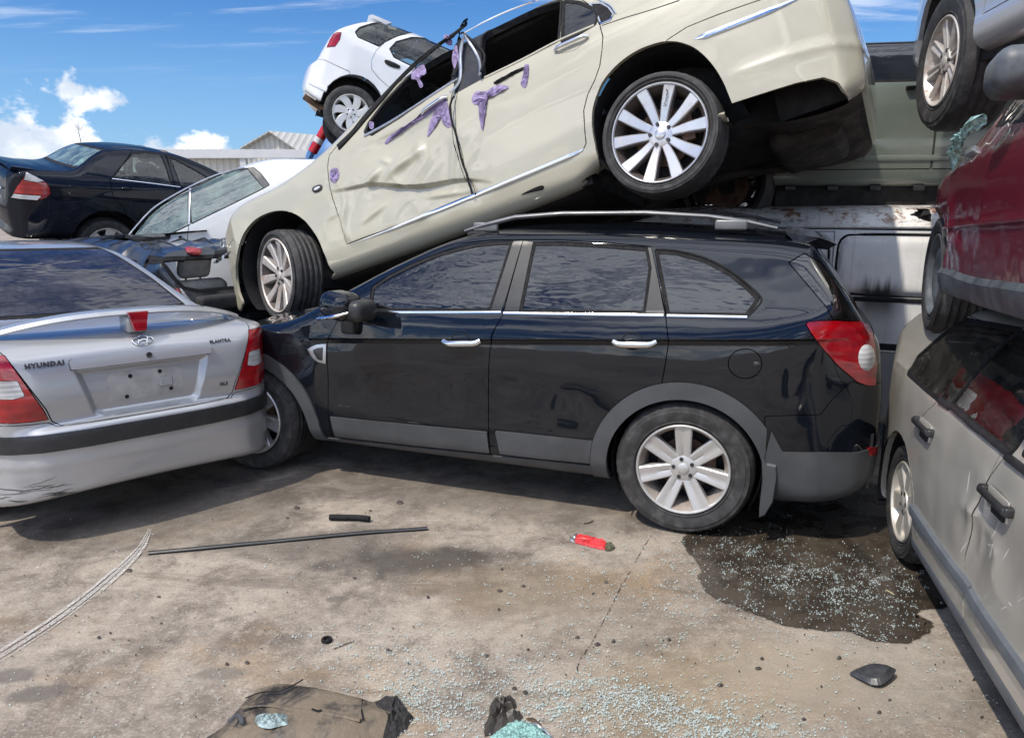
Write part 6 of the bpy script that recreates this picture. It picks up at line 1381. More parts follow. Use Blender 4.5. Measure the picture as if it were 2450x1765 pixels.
# --- crushed dark wagon behind the silver sedan
MT['wreck'] = paint('crumpled_dark_blue_paint', (0.014, 0.018, 0.026), .1, .35, .7, dust=.18, dust_col=(.2, .2, .19), scratch=.6, streak=.08, wave=.2)
CM = frame((-2.42, 5.38, 0), (.8, -.6, 0)) @ Matrix.Translation((0, .66, 0))
def wreck_bump(P):
    x, y, z = P.T; h = .022*vnoise(x*3.1+y*2, y*3.4+z*3, 3)+.02*np.clip(ridge(x*5+z*2, y*5-z*4, 8), -.5, 1); up = np.clip((z-1.0)/.3, 0, 1)
    return h*up-.05*gauss(x+.55, .14)*gauss(z-1.22, .10)*(y < 0)+.02*gauss(x+.55, .06)*gauss(z-1.22, .05)*(y < 0)
def wreck_extra(root, b):
    paste(b, 'high_brake_lamp', c5([(930, 196), (1005, 205), (1000, 232), (945, 226)]), MT['red'], root, h=.02)
    MB().rbox((-.10, 0, .93), (.10, .5, .06), .03).rbox((-.25, .2, .86), (.2, .18, .10), .03).build('boot_clutter', MT['cabin'], root, smooth_=True)
    MB().rbox((-.03, .12, .80), (.06, .26, .03), .01).rbox((-.02, -.2, .72), (.05, .12, .05), .01).build('latch_panel', MT['trim'], root, smooth_=True)
    for y in (-.36, .36): seat(root, (-.72, y, .66), MT['seat_light'], face=-1, w=.27, h=.44)
    MB().rbox((-.55, .66, .92), (.40, .04, .20), .03).build('side_lining', MT['seat'], root, smooth_=True)
    rg = np.random.default_rng(2)
    for i in range(7):
        y0 = -.62+.17*i; mb = MB(); mb.tube([(-.2-.5*rg.random(), y0+.1*rg.random(), 1.33+.02*rg.random()), (-.5-.4*rg.random(), y0+.1, 1.36+.03*rg.random()), (-1.0, y0+.2*rg.random(), 1.35)], [.004, .012, .004], 5); mb.build('torn_roof_edge', MT['trim'], root)
lofted('crushed_wagon', 'crushed dark blue wagon with crumpled roof and missing tailgate behind the silver sedan', CM, smooth([(-.05, .3), (0, .6), (-.02, .78), (-.06, .92), (-.12, 1.10), (-.20, 1.29), (-.35, 1.345), (-.8, 1.37), (-1.6, 1.39), (-2.2, 1.34), (-2.9, 1.0), (-3.6, .9), (-3.8, .5), (-3.6, .2), (-.2, .2)], 5),
       [(.02, 0), (-.01, .4), (-.08, .58), (-.2, .70), (-.45, .77), (-1, .80), (-3.2, .80), (-3.7, .5), (-3.85, 0)], [(.15, 0), (.18, .68), (.3, .76), (.6, .80), (.85, .79), (1.0, .76), (1.12, .72), (1.24, .665), (1.32, .60), (1.37, .45), (1.40, .2), (1.405, 0)], MT['wreck'],
       regions=[('opening', [(-.655, 1.26), (-.60, 1.13), (-.555, 1.07), (-.45, 1.04), (.45, 1.04), (.58, 1.1), (.62, 1.26)], None, 0, .025, 'end', lambda P: P[:, 0] > -.5, ['body']), ('opening', [(-.62, 1.05), (-.66, 1.22), (-1.2, 1.27), (-1.4, 1.02)], None, 0, .02, None, None, ['body']), ('opening', [(-1.5, 1.02), (-1.45, 1.27), (-2.2, 1.26), (-2.5, 1.02)], None, 0, .02, None, None, ['body']),
                ('opening', [(-1.6, -.45), (-.62, -.45), (-.62, .45), (-1.6, .45)], None, 0, None, 'top', lambda P: P[:, 2] > 1.2, ['body']), ('tail_lamp', [(-.80, 1.05), (-.60, 1.06), (-.57, 1.0), (-.55, .86), (-.80, .86)], MT['red'], .012, None, 'end', lambda P: P[:, 0] > -.5, ['body', 'seal0']), ('lamp_clear_edge', [(-.60, 1.06), (-.585, 1.06), (-.53, .95), (-.525, .86), (-.57, .86), (-.578, .97)], MT['white_lens'], .014, None, 'end', lambda P: P[:, 0] > -.5, ['body', 'r4', 'seal0'])],  # first entry: unseen roof hole, added to let light into the cabin
       bump=wreck_bump, extra=wreck_extra, floor=(-3.2, -.2, .6, .4, .75), cell=.03, target=.015)
# ------------------------------------------------------------------ wrecks that carry the upper cars
def dup(o, parent=None):
    c = o.copy(); COL.objects.link(c); c.parent = parent
    for ch in list(o.children): dup(ch, c)
    return c
WRECK = bpy.data.objects['crushed_wagon']
for M_, lb in ((frame((-5.0, 8.9, -.2), (math.cos(.75), math.sin(.75), 0)) @ Matrix.Translation((2.1, 0, 0)), 'crushed dark wagon lying flat beneath the navy sedan'),
               (frame((-.55, 8.2, -.2), (.12, -.99, 0)), 'crushed dark wagon at the bottom of the stack under the white hatchback'),
               (frame((-.55, 8.3, .98), (.05, -.99, 0)), 'crushed dark wagon in the middle of the stack under the white hatchback')):
    c = dup(WRECK); c.matrix_local = M_; c['label'] = lb
# ------------------------------------------------------------------ sheds, marker and tree beyond the stacks
def ribbed_mat(name, col, pitch, axis=0, depth=.5):
    m, g = new_mat(name); co = objco(g); sep = g.n.new('ShaderNodeSeparateXYZ'); g.l.new(co, sep.inputs[0])
    w = g.math('SINE', g.math('MULTIPLY', sep.outputs[axis], 2*math.pi/pitch)); n = g.noise(co, .6, 5, .6)
    c = g.mix(g.ramp(n, .3, .7), tuple(v*.9 for v in col), col); c = g.mix(g.ramp(w, .5, .95), c, tuple(v*.72 for v in col))
    p = g.node('ShaderNodeBsdfPrincipled', Base_Color=c, Roughness=.55); g.l.new(bump(g, w, depth, .05), p.inputs['Normal']); finish(g, p.outputs[0]); return m
MT['clad'] = ribbed_mat('cream_wall_cladding', (.62, .61, .54), .40); MT['roofclad'] = ribbed_mat('grey_roof_sheet', (.52, .51, .47), .40, 0, .3)
MT['steel'] = plain('white_painted_steel', (.55, .56, .57), .5, var=.05, scale=1)
def box_between(mb, a, b_): mb.box([(a[i]+b_[i])/2 for i in range(3)], [abs(b_[i]-a[i])/2 for i in range(3)])
def build_sheds():
    Y = 46.; s = empty('long_shed', Matrix.Translation((-16, Y, 0))); tag(s, 'long low white shed with ribbed wall and open bays behind the wrecks', 'shed')
    zt = at_depth([(560, 359)], Y)[0][2]; zb = at_depth([(560, 378)], Y)[0][2]; x0 = at_depth([(250, 360)], Y)[0][0]+16; x1 = at_depth([(740, 360)], Y)[0][0]+16; xc = at_depth([(578, 370)], Y)[0][0]+16
    mb = MB(); box_between(mb, (x0, 0, zb), (x1, .35, zt)); mb.build('fascia', MT['steel'], s)
    mb = MB(); mb.add([(x0, .2, zt+.05), (x1, .2, zt+.05), (x1, 10, zt+.5), (x0, 10, zt+.5), (x0, .2, zt-.05), (x1, .2, zt-.05), (x1, 10, zt+.4), (x0, 10, zt+.4)], [(0, 1, 2, 3), (7, 6, 5, 4), (0, 4, 5, 1), (1, 5, 6, 2), (2, 6, 7, 3), (3, 7, 4, 0)]); mb.build('roof', MT['roofclad'], s)
    mb = MB(); box_between(mb, (x0, .5, 0), (xc-.25, .7, zb)); mb.build('wall', MT['clad'], s)
    mb = MB(); box_between(mb, (xc-.25, 8, 0), (x1, 8.2, zb)); mb.build('back_wall', MT['dark'], s)
    for x in (xc, x1-.4): 
        mb = MB(); box_between(mb, (x-.18, .1, 0), (x+.18, .46, zb-.003)); mb.build('column', MT['steel'], s)
    Y = 62.; g = empty('gabled_shed', Matrix.Translation((-14, Y, 0))); tag(g, 'taller shed with pale ribbed gable end standing behind the long low shed', 'shed')
    L = at_depth([(588, 358)], Y)[0]; A = at_depth([(657, 318)], Y)[0]; Rr_ = at_depth([(744, 341)], Y)[0]; ox = 14
    # gable faces the camera; the ridge runs back and to the right
    Rt = at_depth([(722, 362)], Y)[0]
    pts = [(L[0]+ox, 0, 0), (Rt[0]+ox, 0, 0), (Rt[0]+ox, 0, Rt[2]), (A[0]+ox, 0, A[2]), (L[0]+ox, 0, L[2])]; dv = np.array((16, 22, 0.))
    V = [np.array(p) for p in pts]+[np.array(p)+dv for p in pts]; mb = MB(); mb.add(V, [(0, 1, 2, 3, 4), (9, 8, 7, 6, 5), (1, 6, 7, 2), (0, 4, 9, 5)]); mb.build('wall', MT['clad'], g)
    for a, b_ in ((2, 3), (3, 4)):
        n = np.array((0, 0, .12)); e = np.array((-.3, -.45, 0)); Vq = [V[a]+e+n, V[b_]+e+n, V[b_+5]+n, V[a+5]+n, V[a]+e+n*.2, V[b_]+e+n*.2, V[b_+5]+n*.2, V[a+5]+n*.2]
        mb = MB(); mb.add(Vq, [(0, 1, 2, 3), (4, 5, 6, 7), (0, 1, 5, 4), (1, 2, 6, 5), (2, 3, 7, 6), (3, 0, 4, 7)]); mb.build('roof', MT['roofclad'], g)
build_sheds()
MT['blue'] = paint('faded_blue_paint', (.035, .15, .38), 0, .5, .3, dust=.15, streak=.1)
MT['tape_red'] = plain('red_reflective_tape', (.50, .012, .02), .3, var=.1); MT['tape_white'] = plain('white_reflective_tape', (.62, .62, .62), .3, var=.1)
def build_blue():
    Y = 11.; P = at_depth([(757, 385)], Y)[0]; s = empty('blue_tank', Matrix.Translation((P[0]+.25, Y+.7, 0))); tag(s, 'faded blue rounded tank beyond the white coupe, under the raised white hatchback', 'tank')
    z = at_depth([(790, 330)], Y)[0][2]
    MB().lathe([(.0001, z+.12), (.30, z+.10), (.48, z-.02), (.57, z-.22), (.60, z-.6), (.60, .3), (.56, .2)], 40, axis=2).build('tank_shell', MT['blue'], s, smooth_=True)
    MB().lathe([(.603, z-.62), (.625, z-.60), (.625, z-.56), (.603, z-.54)], 40, axis=2).build('tank_band', MT['blue'], s, smooth_=True)
    MB().box((.4, .4, .15), (.05, .05, .15)).build('tank_foot', MT['dark'], s); MB().box((-.4, .4, .15), (.05, .05, .15)).build('tank_foot', MT['dark'], s); MB().box((-.4, -.4, .15), (.05, .05, .15)).build('tank_foot', MT['dark'], s)
    Y = 10.2; a, b_ = at_depth([(749, 362), (779, 309)], Y); m = empty('striped_marker', Matrix.Translation(tuple(a))); tag(m, 'leaning red and white striped marker tube beside the blue tank', 'marker')
    d = b_-a
    for i, (t0, t1, mm) in enumerate(((-.05, .36, 'tape_red'), (.36, .58, 'tape_white'), (.58, 1.04, 'tape_red'))):
        n0, n1 = d*t0, d*t1; MB().tube([n0, n0+(n1-n0)*.02, n0+(n1-n0)*.98, n1], [.058, .062, .062, .058], 20).build('tape_band', MT[mm], m, smooth_=True)
    MB().tube([d*-.05, d*-9.0], .04, 8).build('marker_pole', MT['blue'], m, smooth_=True)
build_blue()
def build_tree():
    MT['bark'] = plain('grey_bark', (.10, .085, .07), .9, var=.3, scale=2); Y = 75.; P = at_depth([(193, 325)], Y)[0]; t = empty('bare_tree', Matrix.Translation((P[0], Y, 0))); tag(t, 'thin leafless tree top showing over the navy sedan roof', 'tree')
    z = at_depth([(190, 292)], Y)[0][2]; MB().tube([(0, 0, 0), (.1, 0, z*.5), (-.05, 0, z*.8), (-.25, 0, z)], [.12, .08, .035, .008], 7).build('trunk', MT['bark'], t, smooth_=True)
    rg = random.Random(4); mb = MB()
    for i in range(14):
        z0 = z*(.70+.25*rg.random()); a = rg.random()*6.28; l = .35+rg.random()*.5; mb.tube([(-.05, 0, z0), (-.05+l*.5*math.cos(a), l*.5*math.sin(a), z0+l*.6), (l*.8*math.cos(a), l*.8*math.sin(a), z0+l*1.1)], [.012, .009, .004], 5)
    o = mb.build('crown', MT['bark'], t)
build_tree()
# ------------------------------------------------------------------ the concrete yard and what lies on it
c9 = lambda P: q(0, 1150, .4409, P)
c10 = lambda P: q(900, 1150, .3763, P)
c11 = lambda P: q(1500, 1150, .4189, P)
G = lambda P, z=0.0: on_ground(P, z)
def ground_mat():
    m, g = new_mat('stained_concrete'); co = objco(g); sep = g.n.new('ShaderNodeSeparateXYZ'); g.l.new(co, sep.inputs[0]); X, Y, _ = sep.outputs
    w = g.vmath('ADD', co, g.vmath('SCALE', g.noise(co, 1.6, 4, .6, out='Color'), (0, 0, 0))) 
    n1 = g.noise(co, .8, 5, .6, .4); n2 = g.noise(co, 3.5, 7, .66, .5); n3 = g.noise(co, 16, 8, .7); n4 = g.noise(co, 95, 5, .7)
    c = g.mix(g.ramp(n1, .34, .66), (.185, .155, .126), (.345, .297, .242))
    c = g.mix(g.math('MULTIPLY', g.ramp(n2, .42, .70), .55), c, (.43, .365, .29)); c = g.mix(g.math('MULTIPLY', g.ramp(n2, .50, .34), .72), c, (.135, .108, .085))
    c = g.mix(g.math('MULTIPLY', g.ramp(n3, .50, .66), .50), c, (.44, .39, .325)); c = g.mix(g.math('MULTIPLY', g.ramp(n3, .48, .34), .50), c, (.125, .102, .082))
    c = g.mix(g.math('MULTIPLY', g.ramp(n4, .53, .66), .55), c, (.52, .475, .41)); c = g.mix(g.math('MULTIPLY', g.ramp(n4, .46, .34), .55), c, (.115, .098, .08))
    mo = g.noise(g.mapping(co, (1, 2.2, 1), (7, 2, 0)), 1.1, 7, .7, .8); c = g.mix(g.math('MULTIPLY', g.ramp(mo, .52, .64), .55), c, (.11, .088, .068))
    # rusty tan patches
    o = g.noise(g.mapping(co, (1, 1, 1), (4.2, 1.3, 0)), 1.5, 5, .65, .6); c = g.mix(g.math('MULTIPLY', g.ramp(o, .52, .74), .45), c, (.33, .215, .105))
    # hairline scrapes running several ways
    for rot, sc, th in ((.45, 2.2, .66), (-.30, 3.0, .68), (1.25, 2.6, .69), (.95, 1.7, .68)):
        s_ = g.noise(g.mapping(co, (1.0, 34, 1), rot=(0, 0, rot)), sc, 4, .55, .15); br = g.noise(g.mapping(co, (1, 1, 1), (rot*9, 0, 0)), 1.4, 3, .6)
        c = g.mix(g.math('MULTIPLY', g.math('MULTIPLY', g.ramp(s_, th, th+.05), g.ramp(br, .42, .58)), .62), c, (.52, .475, .41))
    def ground_patch(px, rx, ry, rot, col, amt, rough=.35, edge=.5):
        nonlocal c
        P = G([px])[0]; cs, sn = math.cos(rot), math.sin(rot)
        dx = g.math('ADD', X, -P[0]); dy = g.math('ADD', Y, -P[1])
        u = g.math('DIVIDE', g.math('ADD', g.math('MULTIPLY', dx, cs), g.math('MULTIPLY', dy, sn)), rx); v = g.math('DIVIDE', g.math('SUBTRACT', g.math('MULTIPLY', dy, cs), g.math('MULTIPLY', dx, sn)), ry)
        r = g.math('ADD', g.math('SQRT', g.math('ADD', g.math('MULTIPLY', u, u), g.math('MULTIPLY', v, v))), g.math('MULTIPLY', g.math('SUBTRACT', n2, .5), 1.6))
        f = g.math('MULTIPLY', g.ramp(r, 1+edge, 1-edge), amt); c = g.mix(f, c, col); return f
    ground_patch((980, 1340), .50, .14, .05, (.055, .047, .040), .85); ground_patch((760, 1300), .55, .16, .1, (.09, .078, .066), .6); ground_patch((1250, 1400), .40, .2, 0, (.17, .125, .075), .5)  # two soft dark patches by the trim strip, then a brown one
    ground_patch((1080, 1180), 1.3, .28, -.33, (.11, .095, .08), .55); ground_patch((450, 1230), .7, .4, .5, (.07, .062, .055), .6); ground_patch((35, 1615), .09, .05, 0, (.13, .115, .10), .8, edge=.25); ground_patch((80, 1660), .10, .05, .2, (.12, .105, .09), .8, edge=.25)
    ground_patch((530, 1610), .10, .04, 0, (.16, .14, .12), .7, edge=.3); ground_patch((805, 1433), .05, .03, 0, (.14, .12, .10), .8, edge=.3); ground_patch((1700, 1640), .5, .25, .2, (.32, .24, .14), .45); ground_patch((2050, 1600), .45, .3, .2, (.40, .36, .30), .45); ground_patch((1350, 1470), .5, .22, 0, (.30, .245, .18), .3)
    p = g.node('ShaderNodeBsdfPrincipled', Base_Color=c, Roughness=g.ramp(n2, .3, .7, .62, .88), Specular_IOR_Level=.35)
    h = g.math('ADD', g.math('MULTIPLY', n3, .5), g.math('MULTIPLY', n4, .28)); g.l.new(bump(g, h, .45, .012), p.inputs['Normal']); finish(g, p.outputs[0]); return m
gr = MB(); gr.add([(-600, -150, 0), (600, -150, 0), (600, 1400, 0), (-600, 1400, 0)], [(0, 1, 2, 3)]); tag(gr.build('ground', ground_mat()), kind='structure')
def sheet(name, px, mat, z, kind='structure', n=5, jit=.0, seed=0):
    P = G(smooth(px, n)); rg = np.random.default_rng(seed); P = P+np.stack([rg.normal(size=len(P))*jit, rg.normal(size=len(P))*jit, np.zeros(len(P))], 1); P[:, 2] = z
    mb = MB(); mb.add(P, [tuple(range(len(P)))]); o = mb.build(name, mat); return tag(o, kind=kind) if kind else o
def wet_sheet(name, px, mat, z, n=5, jit=.0, seed=0):
    P = G(smooth(px, n)); rg_ = np.random.default_rng(seed); P[:, :2] += rg_.normal(size=(len(P), 2))*jit; P[:, 2] = z; k = len(P)
    e = np.roll(P, -1, 0)-np.roll(P, 1, 0); nn = np.stack([-e[:, 1], e[:, 0], 0*e[:, 0]], 1); nn /= np.maximum(np.linalg.norm(nn, axis=1, keepdims=True), 1e-9)
    if seg_sdf(P[:, :2], (P+nn*.02)[:, :2]).mean() > 0: nn = -nn
    I = P+nn*.014; Ou = P-nn*.035; mb = MB(); mb.add(list(Ou)+list(I), [(i, (i+1) % k, k+(i+1) % k, k+i) for i in range(k)]+[tuple(range(k, 2*k))])
    o = mb.build(name, mat); a = o.data.attributes.new('edge', 'FLOAT', 'POINT'); a.data.foreach_set('value', [0.0]*k+[1.0]*k); return tag(o, kind='structure')
def wet_mat():
    m, g = new_mat('wet_oily_concrete'); co = objco(g); n = g.noise(co, 5, 7, .65, .4); n3 = g.noise(co, 22, 6, .7)
    c = g.mix(g.ramp(n, .3, .7), (.030, .024, .018), (.075, .060, .044)); c = g.mix(g.math('MULTIPLY', g.ramp(n3, .55, .7), .3), c, (.12, .10, .08))
    p = g.node('ShaderNodeBsdfPrincipled', Base_Color=c, Roughness=g.ramp(n, .38, .62, .10, .5), Specular_IOR_Level=.5); g.l.new(bump(g, n3, .15, .004), p.inputs['Normal'])
    at_ = g.n.new('ShaderNodeAttribute'); at_.attribute_name = 'edge'; a = g.ramp(g.math('ADD', at_.outputs['Fac'], g.math('MULTIPLY', g.math('SUBTRACT', g.noise(co, 14, 6, .65), .5), 1.1)), .30, .62)
    mx = g.node('ShaderNodeMixShader', i0=a, i1=g.n.new('ShaderNodeBsdfTransparent').outputs[0], i2=p.outputs[0]); finish(g, mx.outputs[0]); return m
wet_sheet('wet_patch', c11([(340, 318), (352, 390), (400, 450), (440, 515), (432, 570), (470, 640), (545, 680), (620, 705), (700, 740), (780, 768), (860, 808), (950, 832), (1040, 838), (1120, 850), (1220, 848), (1300, 856), (1335, 885), (1400, 905), (1490, 916), (1570, 918), (1640, 896), (1700, 862), (1732, 826), (1690, 792), (1642, 772), (1648, 742), (1700, 728), (1800, 724), (1850, 640), (1850, 300), (1500, 40), (900, 20), (560, 180)]), wet_mat(), .004, jit=.0025, seed=3)
def mark_mat(name, col, sc=40, lo=.42, hi=.6):
    m, g = new_mat(name); co = objco(g); n = g.noise(co, sc, 6, .7); t = g.node('ShaderNodeBsdfTransparent'); d = g.node('ShaderNodeBsdfDiffuse', Color=col+(1,)); mx = g.node('ShaderNodeMixShader', i0=g.ramp(n, lo, hi), i1=t.outputs[0], i2=d.outputs[0]); finish(g, mx.outputs[0]); return m
MT['chalk'] = mark_mat('pale_scrape', (.55, .53, .50), 90, .36, .62); MT['crack'] = mark_mat('dark_crack', (.07, .06, .05), 30, .42, .60); MT['faint'] = mark_mat('faint_scrape', (.44, .42, .38), 60, .5, .7)
def ground_line(name, px, w, mat, z=.004, n=8, jit=0.0, seed=0, taper=True):
    P = G(smooth(px, n, closed=False), z); rg = np.random.default_rng(seed); P[:, :2] += rg.normal(size=(len(P), 2))*jit; m = len(P); V = []
    for i in range(m):
        t = P[min(i+1, m-1)]-P[max(i-1, 0)]; s_ = np.array((-t[1], t[0], 0)); s_ /= max(np.linalg.norm(s_), 1e-9); f = (max(.15, min(1, 4*i/(m-1), 4*(m-1-i)/(m-1))) if taper else 1)*(.85+.3*rg.random()); V += [P[i]+s_*w/2*f, P[i]-s_*w/2*f]
    mb = MB(); mb.add(V, [(2*i, 2*i+1, 2*i+3, 2*i+2) for i in range(m-1)]); return tag(mb.build(name, mat), kind='structure')
base = np.array([(812, 260), (770, 345), (700, 425), (600, 515), (450, 640), (250, 785), (0, 945), (-150, 1040)], float)
rg = np.random.default_rng(1)
for i in range(11):
    o = rg.normal()*22; a, b_ = (0, 8) if i < 9 else sorted(rg.choice(8, 2, replace=False)); b_ = max(b_, a+3); pts = base[a:b_]+np.array([o*1.2, o*.55])*np.linspace(.3, 1.5, 8)[a:b_, None]
    ground_line('scrape_mark', c9([tuple(p) for p in pts]), .003+.011*rg.random()**2, MT['chalk'], z=.004+.0003*i, jit=.0004, seed=i)
for i, pts in enumerate(([(800, 330), (870, 120), (890, 40)], [(1130, 860), (1170, 980), (1230, 1100), (1290, 1230)], [(1700, 890), (1950, 860), (2210, 830)])): ground_line('scrape_mark', c9(pts), .012, MT['faint'], z=.0042, jit=.003, seed=30+i)
for i, pts in enumerate(([(1945, 1000), (1935, 1090), (1860, 1220), (1750, 1320), (1600, 1400), (1450, 1430)], [(1680, 1150), (1760, 1230), (1830, 1270)], [(100, 1330), (600, 1300), (1100, 1380)], [(700, 900), (900, 960), (1150, 1000)])): ground_line('scrape_mark', c11(pts), .006, MT['faint'], z=.0052, jit=.002, seed=40+i)
for i, pts in enumerate(([(0, 1030), (150, 990), (260, 960)], [(300, 1150), (450, 1020), (620, 890)], [(1240, 700), (1350, 760), (1460, 800)], [(1560, 880), (1750, 960), (2000, 1000)])): ground_line('scrape_mark', c10(pts), .006, MT['faint'], z=.0056, jit=.002, seed=50+i)
ground_line('crack', c10([(1760, 320), (1690, 440), (1610, 580), (1540, 700), (1480, 820), (1420, 930), (1370, 1030), (1300, 1130), (1255, 1260)]), .0045, MT['crack'], z=.0045, jit=.002, seed=5, taper=False)
# broken safety glass: thousands of crumbs
def frag_mat():
    m, g = new_mat('safety_glass_crumbs'); co = objco(g); n = g.noise(co, 300, 1, .5); n2 = g.noise(co, 4, 3, .6)
    c = g.mix(g.ramp(n, .35, .65), (.46, .60, .57), (.74, .78, .765)); c = g.mix(g.ramp(n2, .4, .65), c, (.62, .66, .64))
    p = g.node('ShaderNodeBsdfPrincipled', Base_Color=c, Roughness=.12, Specular_IOR_Level=.8); t = g.node('ShaderNodeBsdfTransparent', Color=(.8, .95, .92, 1)); mx = g.node('ShaderNodeMixShader', i0=.72, i1=t.outputs[0], i2=p.outputs[0]); finish(g, mx.outputs[0]); return m
def crumbs(name, mat, px, smin, smax, seed, kind='stuff', zlift=.005):
    rg = np.random.default_rng(seed); P = G(px, zlift); n = len(P); s_ = smin+(smax-smin)*rg.random(n)**2.2
    cube = np.array([(x, y, z) for x in (-1, 1) for y in (-1, 1) for z in (0, 1.3)], float)*.5
    V = cube[None]*s_[:, None, None]*(.6+.7*rg.random((n, 8, 1))); V[:, :, 2] += rg.random((n, 1))*s_[:, None]*.2
    a = rg.random(n)*6.283; ca, sa = np.cos(a)[:, None], np.sin(a)[:, None]; x, y = V[:, :, 0]*ca-V[:, :, 1]*sa, V[:, :, 0]*sa+V[:, :, 1]*ca
    V = np.stack([x+P[:, 0:1], y+P[:, 1:2], V[:, :, 2]+P[:, 2:3]], 2).reshape(-1, 3)
    f = np.array([(0, 1, 3, 2), (4, 6, 7, 5), (0, 4, 5, 1), (2, 3, 7, 6), (1, 5, 7, 3)]); Fc = (f[None]+8*np.arange(n)[:, None, None]).reshape(-1, 4)
    return tag(mesh_obj(name, V, Fc, mat, smooth_=False), kind=kind)
rg = np.random.default_rng(21); pts = []
def blob(cx, cy, sx, sy, n, rot=0.0):
    a, b_ = rg.normal(size=n)*sx, rg.normal(size=n)*sy; pts.append(np.stack([cx+a*math.cos(rot)-b_*math.sin(rot), cy+a*math.sin(rot)+b_*math.cos(rot)], 1))
for args in ((1500, 1665, 60, 20, 700, .15), (1560, 1720, 190, 45, 2300, .1), (1420, 1700, 170, 35, 1300, .05), (1740, 1745, 110, 30, 900, .1), (1010, 1690, 60, 40, 800, .5), (960, 1620, 110, 45, 700, .4), (1250, 1660, 180, 50, 1000, .05), (1350, 1580, 260, 60, 900, 0), (1060, 1580, 150, 40, 400, .2),
             (1420, 1395, 70, 35, 220, .1), (1500, 1400, 160, 80, 500, .1), (1620, 1440, 70, 25, 130, .3), (1950, 1370, 110, 45, 750, .2), (2010, 1420, 90, 45, 600, .3), (1800, 1350, 110, 40, 450, .2), (1900, 1440, 170, 45, 500, .15), (2120, 1400, 60, 50, 380, .6), (2130, 1500, 60, 20, 120, 0), (1750, 1300, 100, 20, 180, .1), (1640, 1330, 60, 30, 160, .3), (1950, 1560, 200, 50, 260, .1), (880, 1330, 180, 40, 160, 0), (1280, 1330, 200, 60, 220, .1)): blob(*args)
pts = [np.vstack([p_, p_[: len(p_)//2]+rg.normal(size=(len(p_)//2, 2))*14]) for p_ in pts]
for i in range(len(pts)):                                   # gather part of each spread into little heaps
    q_ = pts[i]; m_ = len(q_); c_ = q_[rg.integers(0, m_, max(3, m_//22))]; j = rg.random(m_) < .55; q_[j] = c_[rg.integers(0, len(c_), j.sum())]+rg.normal(size=(j.sum(), 2))*np.array((7, 3.2))
pts.append(np.stack([rg.random(1500)*2450, 1240+525*rg.random(1500)**.7], 1))
px = np.vstack(pts); px = px[(px[:, 1] > 1190) & (px[:, 1] < 1800)]
crumbs('glass_fragments', frag_mat(), px, .0010, .0050, 2)
gp = np.stack([rg.random(700)*2450, 1180+585*rg.random(700)**.8], 1); crumbs('grit', plain('dark_grit', (.05, .042, .036), .9, var=.5, scale=40), gp, .0015, .005, 5)
# loose things
def lump(name, label, cat, px, h, mat, seed=0, rings=5, n=4, prof=1.6, crease=.3, z0=.004, parent=None, group=None):
    c = smooth(px, n) if n > 1 else np.array([((np.array(px[i])*(1-f_)+np.array(px[(i+1) % len(px)])*f_)) for i in range(len(px)) for f_ in (0, .5)]); k = len(c); ctr = c.mean(0); rg = np.random.default_rng(seed); c = c if n > 1 else ctr+(c-ctr)*(.9+.2*rg.random((k, 1))); B = G(c); O = G([ctr])[0]; V = []
    for i in range(rings):
        t = i/rings; P = O+(B-O)*(1-t); P[:, 2] = z0+h*(1-(1-t)**prof)*(1-crease*.5+crease*(rg.random(k) if i else 0)); V += list(P-O)
    V.append((0, 0, z0+h)); Fc = [(i*k+j, i*k+(j+1) % k, (i+1)*k+(j+1) % k, (i+1)*k+j) for i in range(rings-1) for j in range(k)]+[((rings-1)*k+j, (rings-1)*k+(j+1) % k, rings*k) for j in range(k)]
    mb = MB(); mb.add(V, Fc); o = mb.build(name, mat, parent, Matrix.Translation(tuple(O)) if parent is None else None); 
    return tag(o, label, cat, group) if parent is None else o
def stick(name, label, cat, p, r, mat, squash=1.0, wob=.0, n=12, smooth_=True, seed=0):
    P = G(smooth(p, 6, closed=False)); o = P[0].copy(); P[:, 2] = max(r)*squash+.003 if hasattr(r, '__len__') else r*squash+.003; rg = np.random.default_rng(seed); P[:, 2] += wob*np.abs(np.sin(np.linspace(0, 7, len(P))))
    mb = MB().tube([tuple(a-o) for a in P], r, n, squash=squash); return tag(mb.build(name, mat, None, Matrix.Translation(tuple(o)), smooth_=smooth_), label, cat)
stick('weather_strip', 'long thin black trim strip lying straight across the concrete', 'strip', c9([(805, 400), (1100, 375), (1400, 345), (1750, 312), (2050, 285), (2320, 266)]), .0125, MT['trim'], squash=.55, n=6, smooth_=False, wob=.003)
stick('hose_piece', 'short cut length of black rubber hose lying behind the long trim strip', 'hose', c9([(1790, 214), (1860, 216), (1940, 217), (2006, 224)]), .016, MT['rubber'])
pk = empty('red_packet', Matrix.Translation(tuple(G([(1410, 1300)])[0]))); tag(pk, 'flattened red wrapper with silver end and crushed dark end on the concrete', 'wrapper')
def packet(name, px, h, mat, seed): 
    c = smooth(px, 3); O = G([(1410, 1300)])[0]; B = G(c)-O; k = len(B); rg = np.random.default_rng(seed); m_ = B.mean(0); V = list(B+np.array((0, 0, .003)))+[m_+(b_-m_)*.9+np.array((0, 0, h*(.7+.6*rg.random()))) for b_ in B]+[m_+(b_-m_)*.45+np.array((0, 0, h*(.6+.9*rg.random()))) for b_ in B]+[m_+np.array((0, 0, h))]
    mb = MB(); mb.add(V, [(r*k+i, r*k+(i+1) % k, (r+1)*k+(i+1) % k, (r+1)*k+i) for r in range(2) for i in range(k)]+[(2*k+i, 2*k+(i+1) % k, 3*k) for i in range(k)]); mb.build(name, mat, pk)
MT['redfoil'] = plain('faded_red_foil', (.60, .045, .05), .35, var=.2, scale=30, bump_s=.6, bump_scale=90)
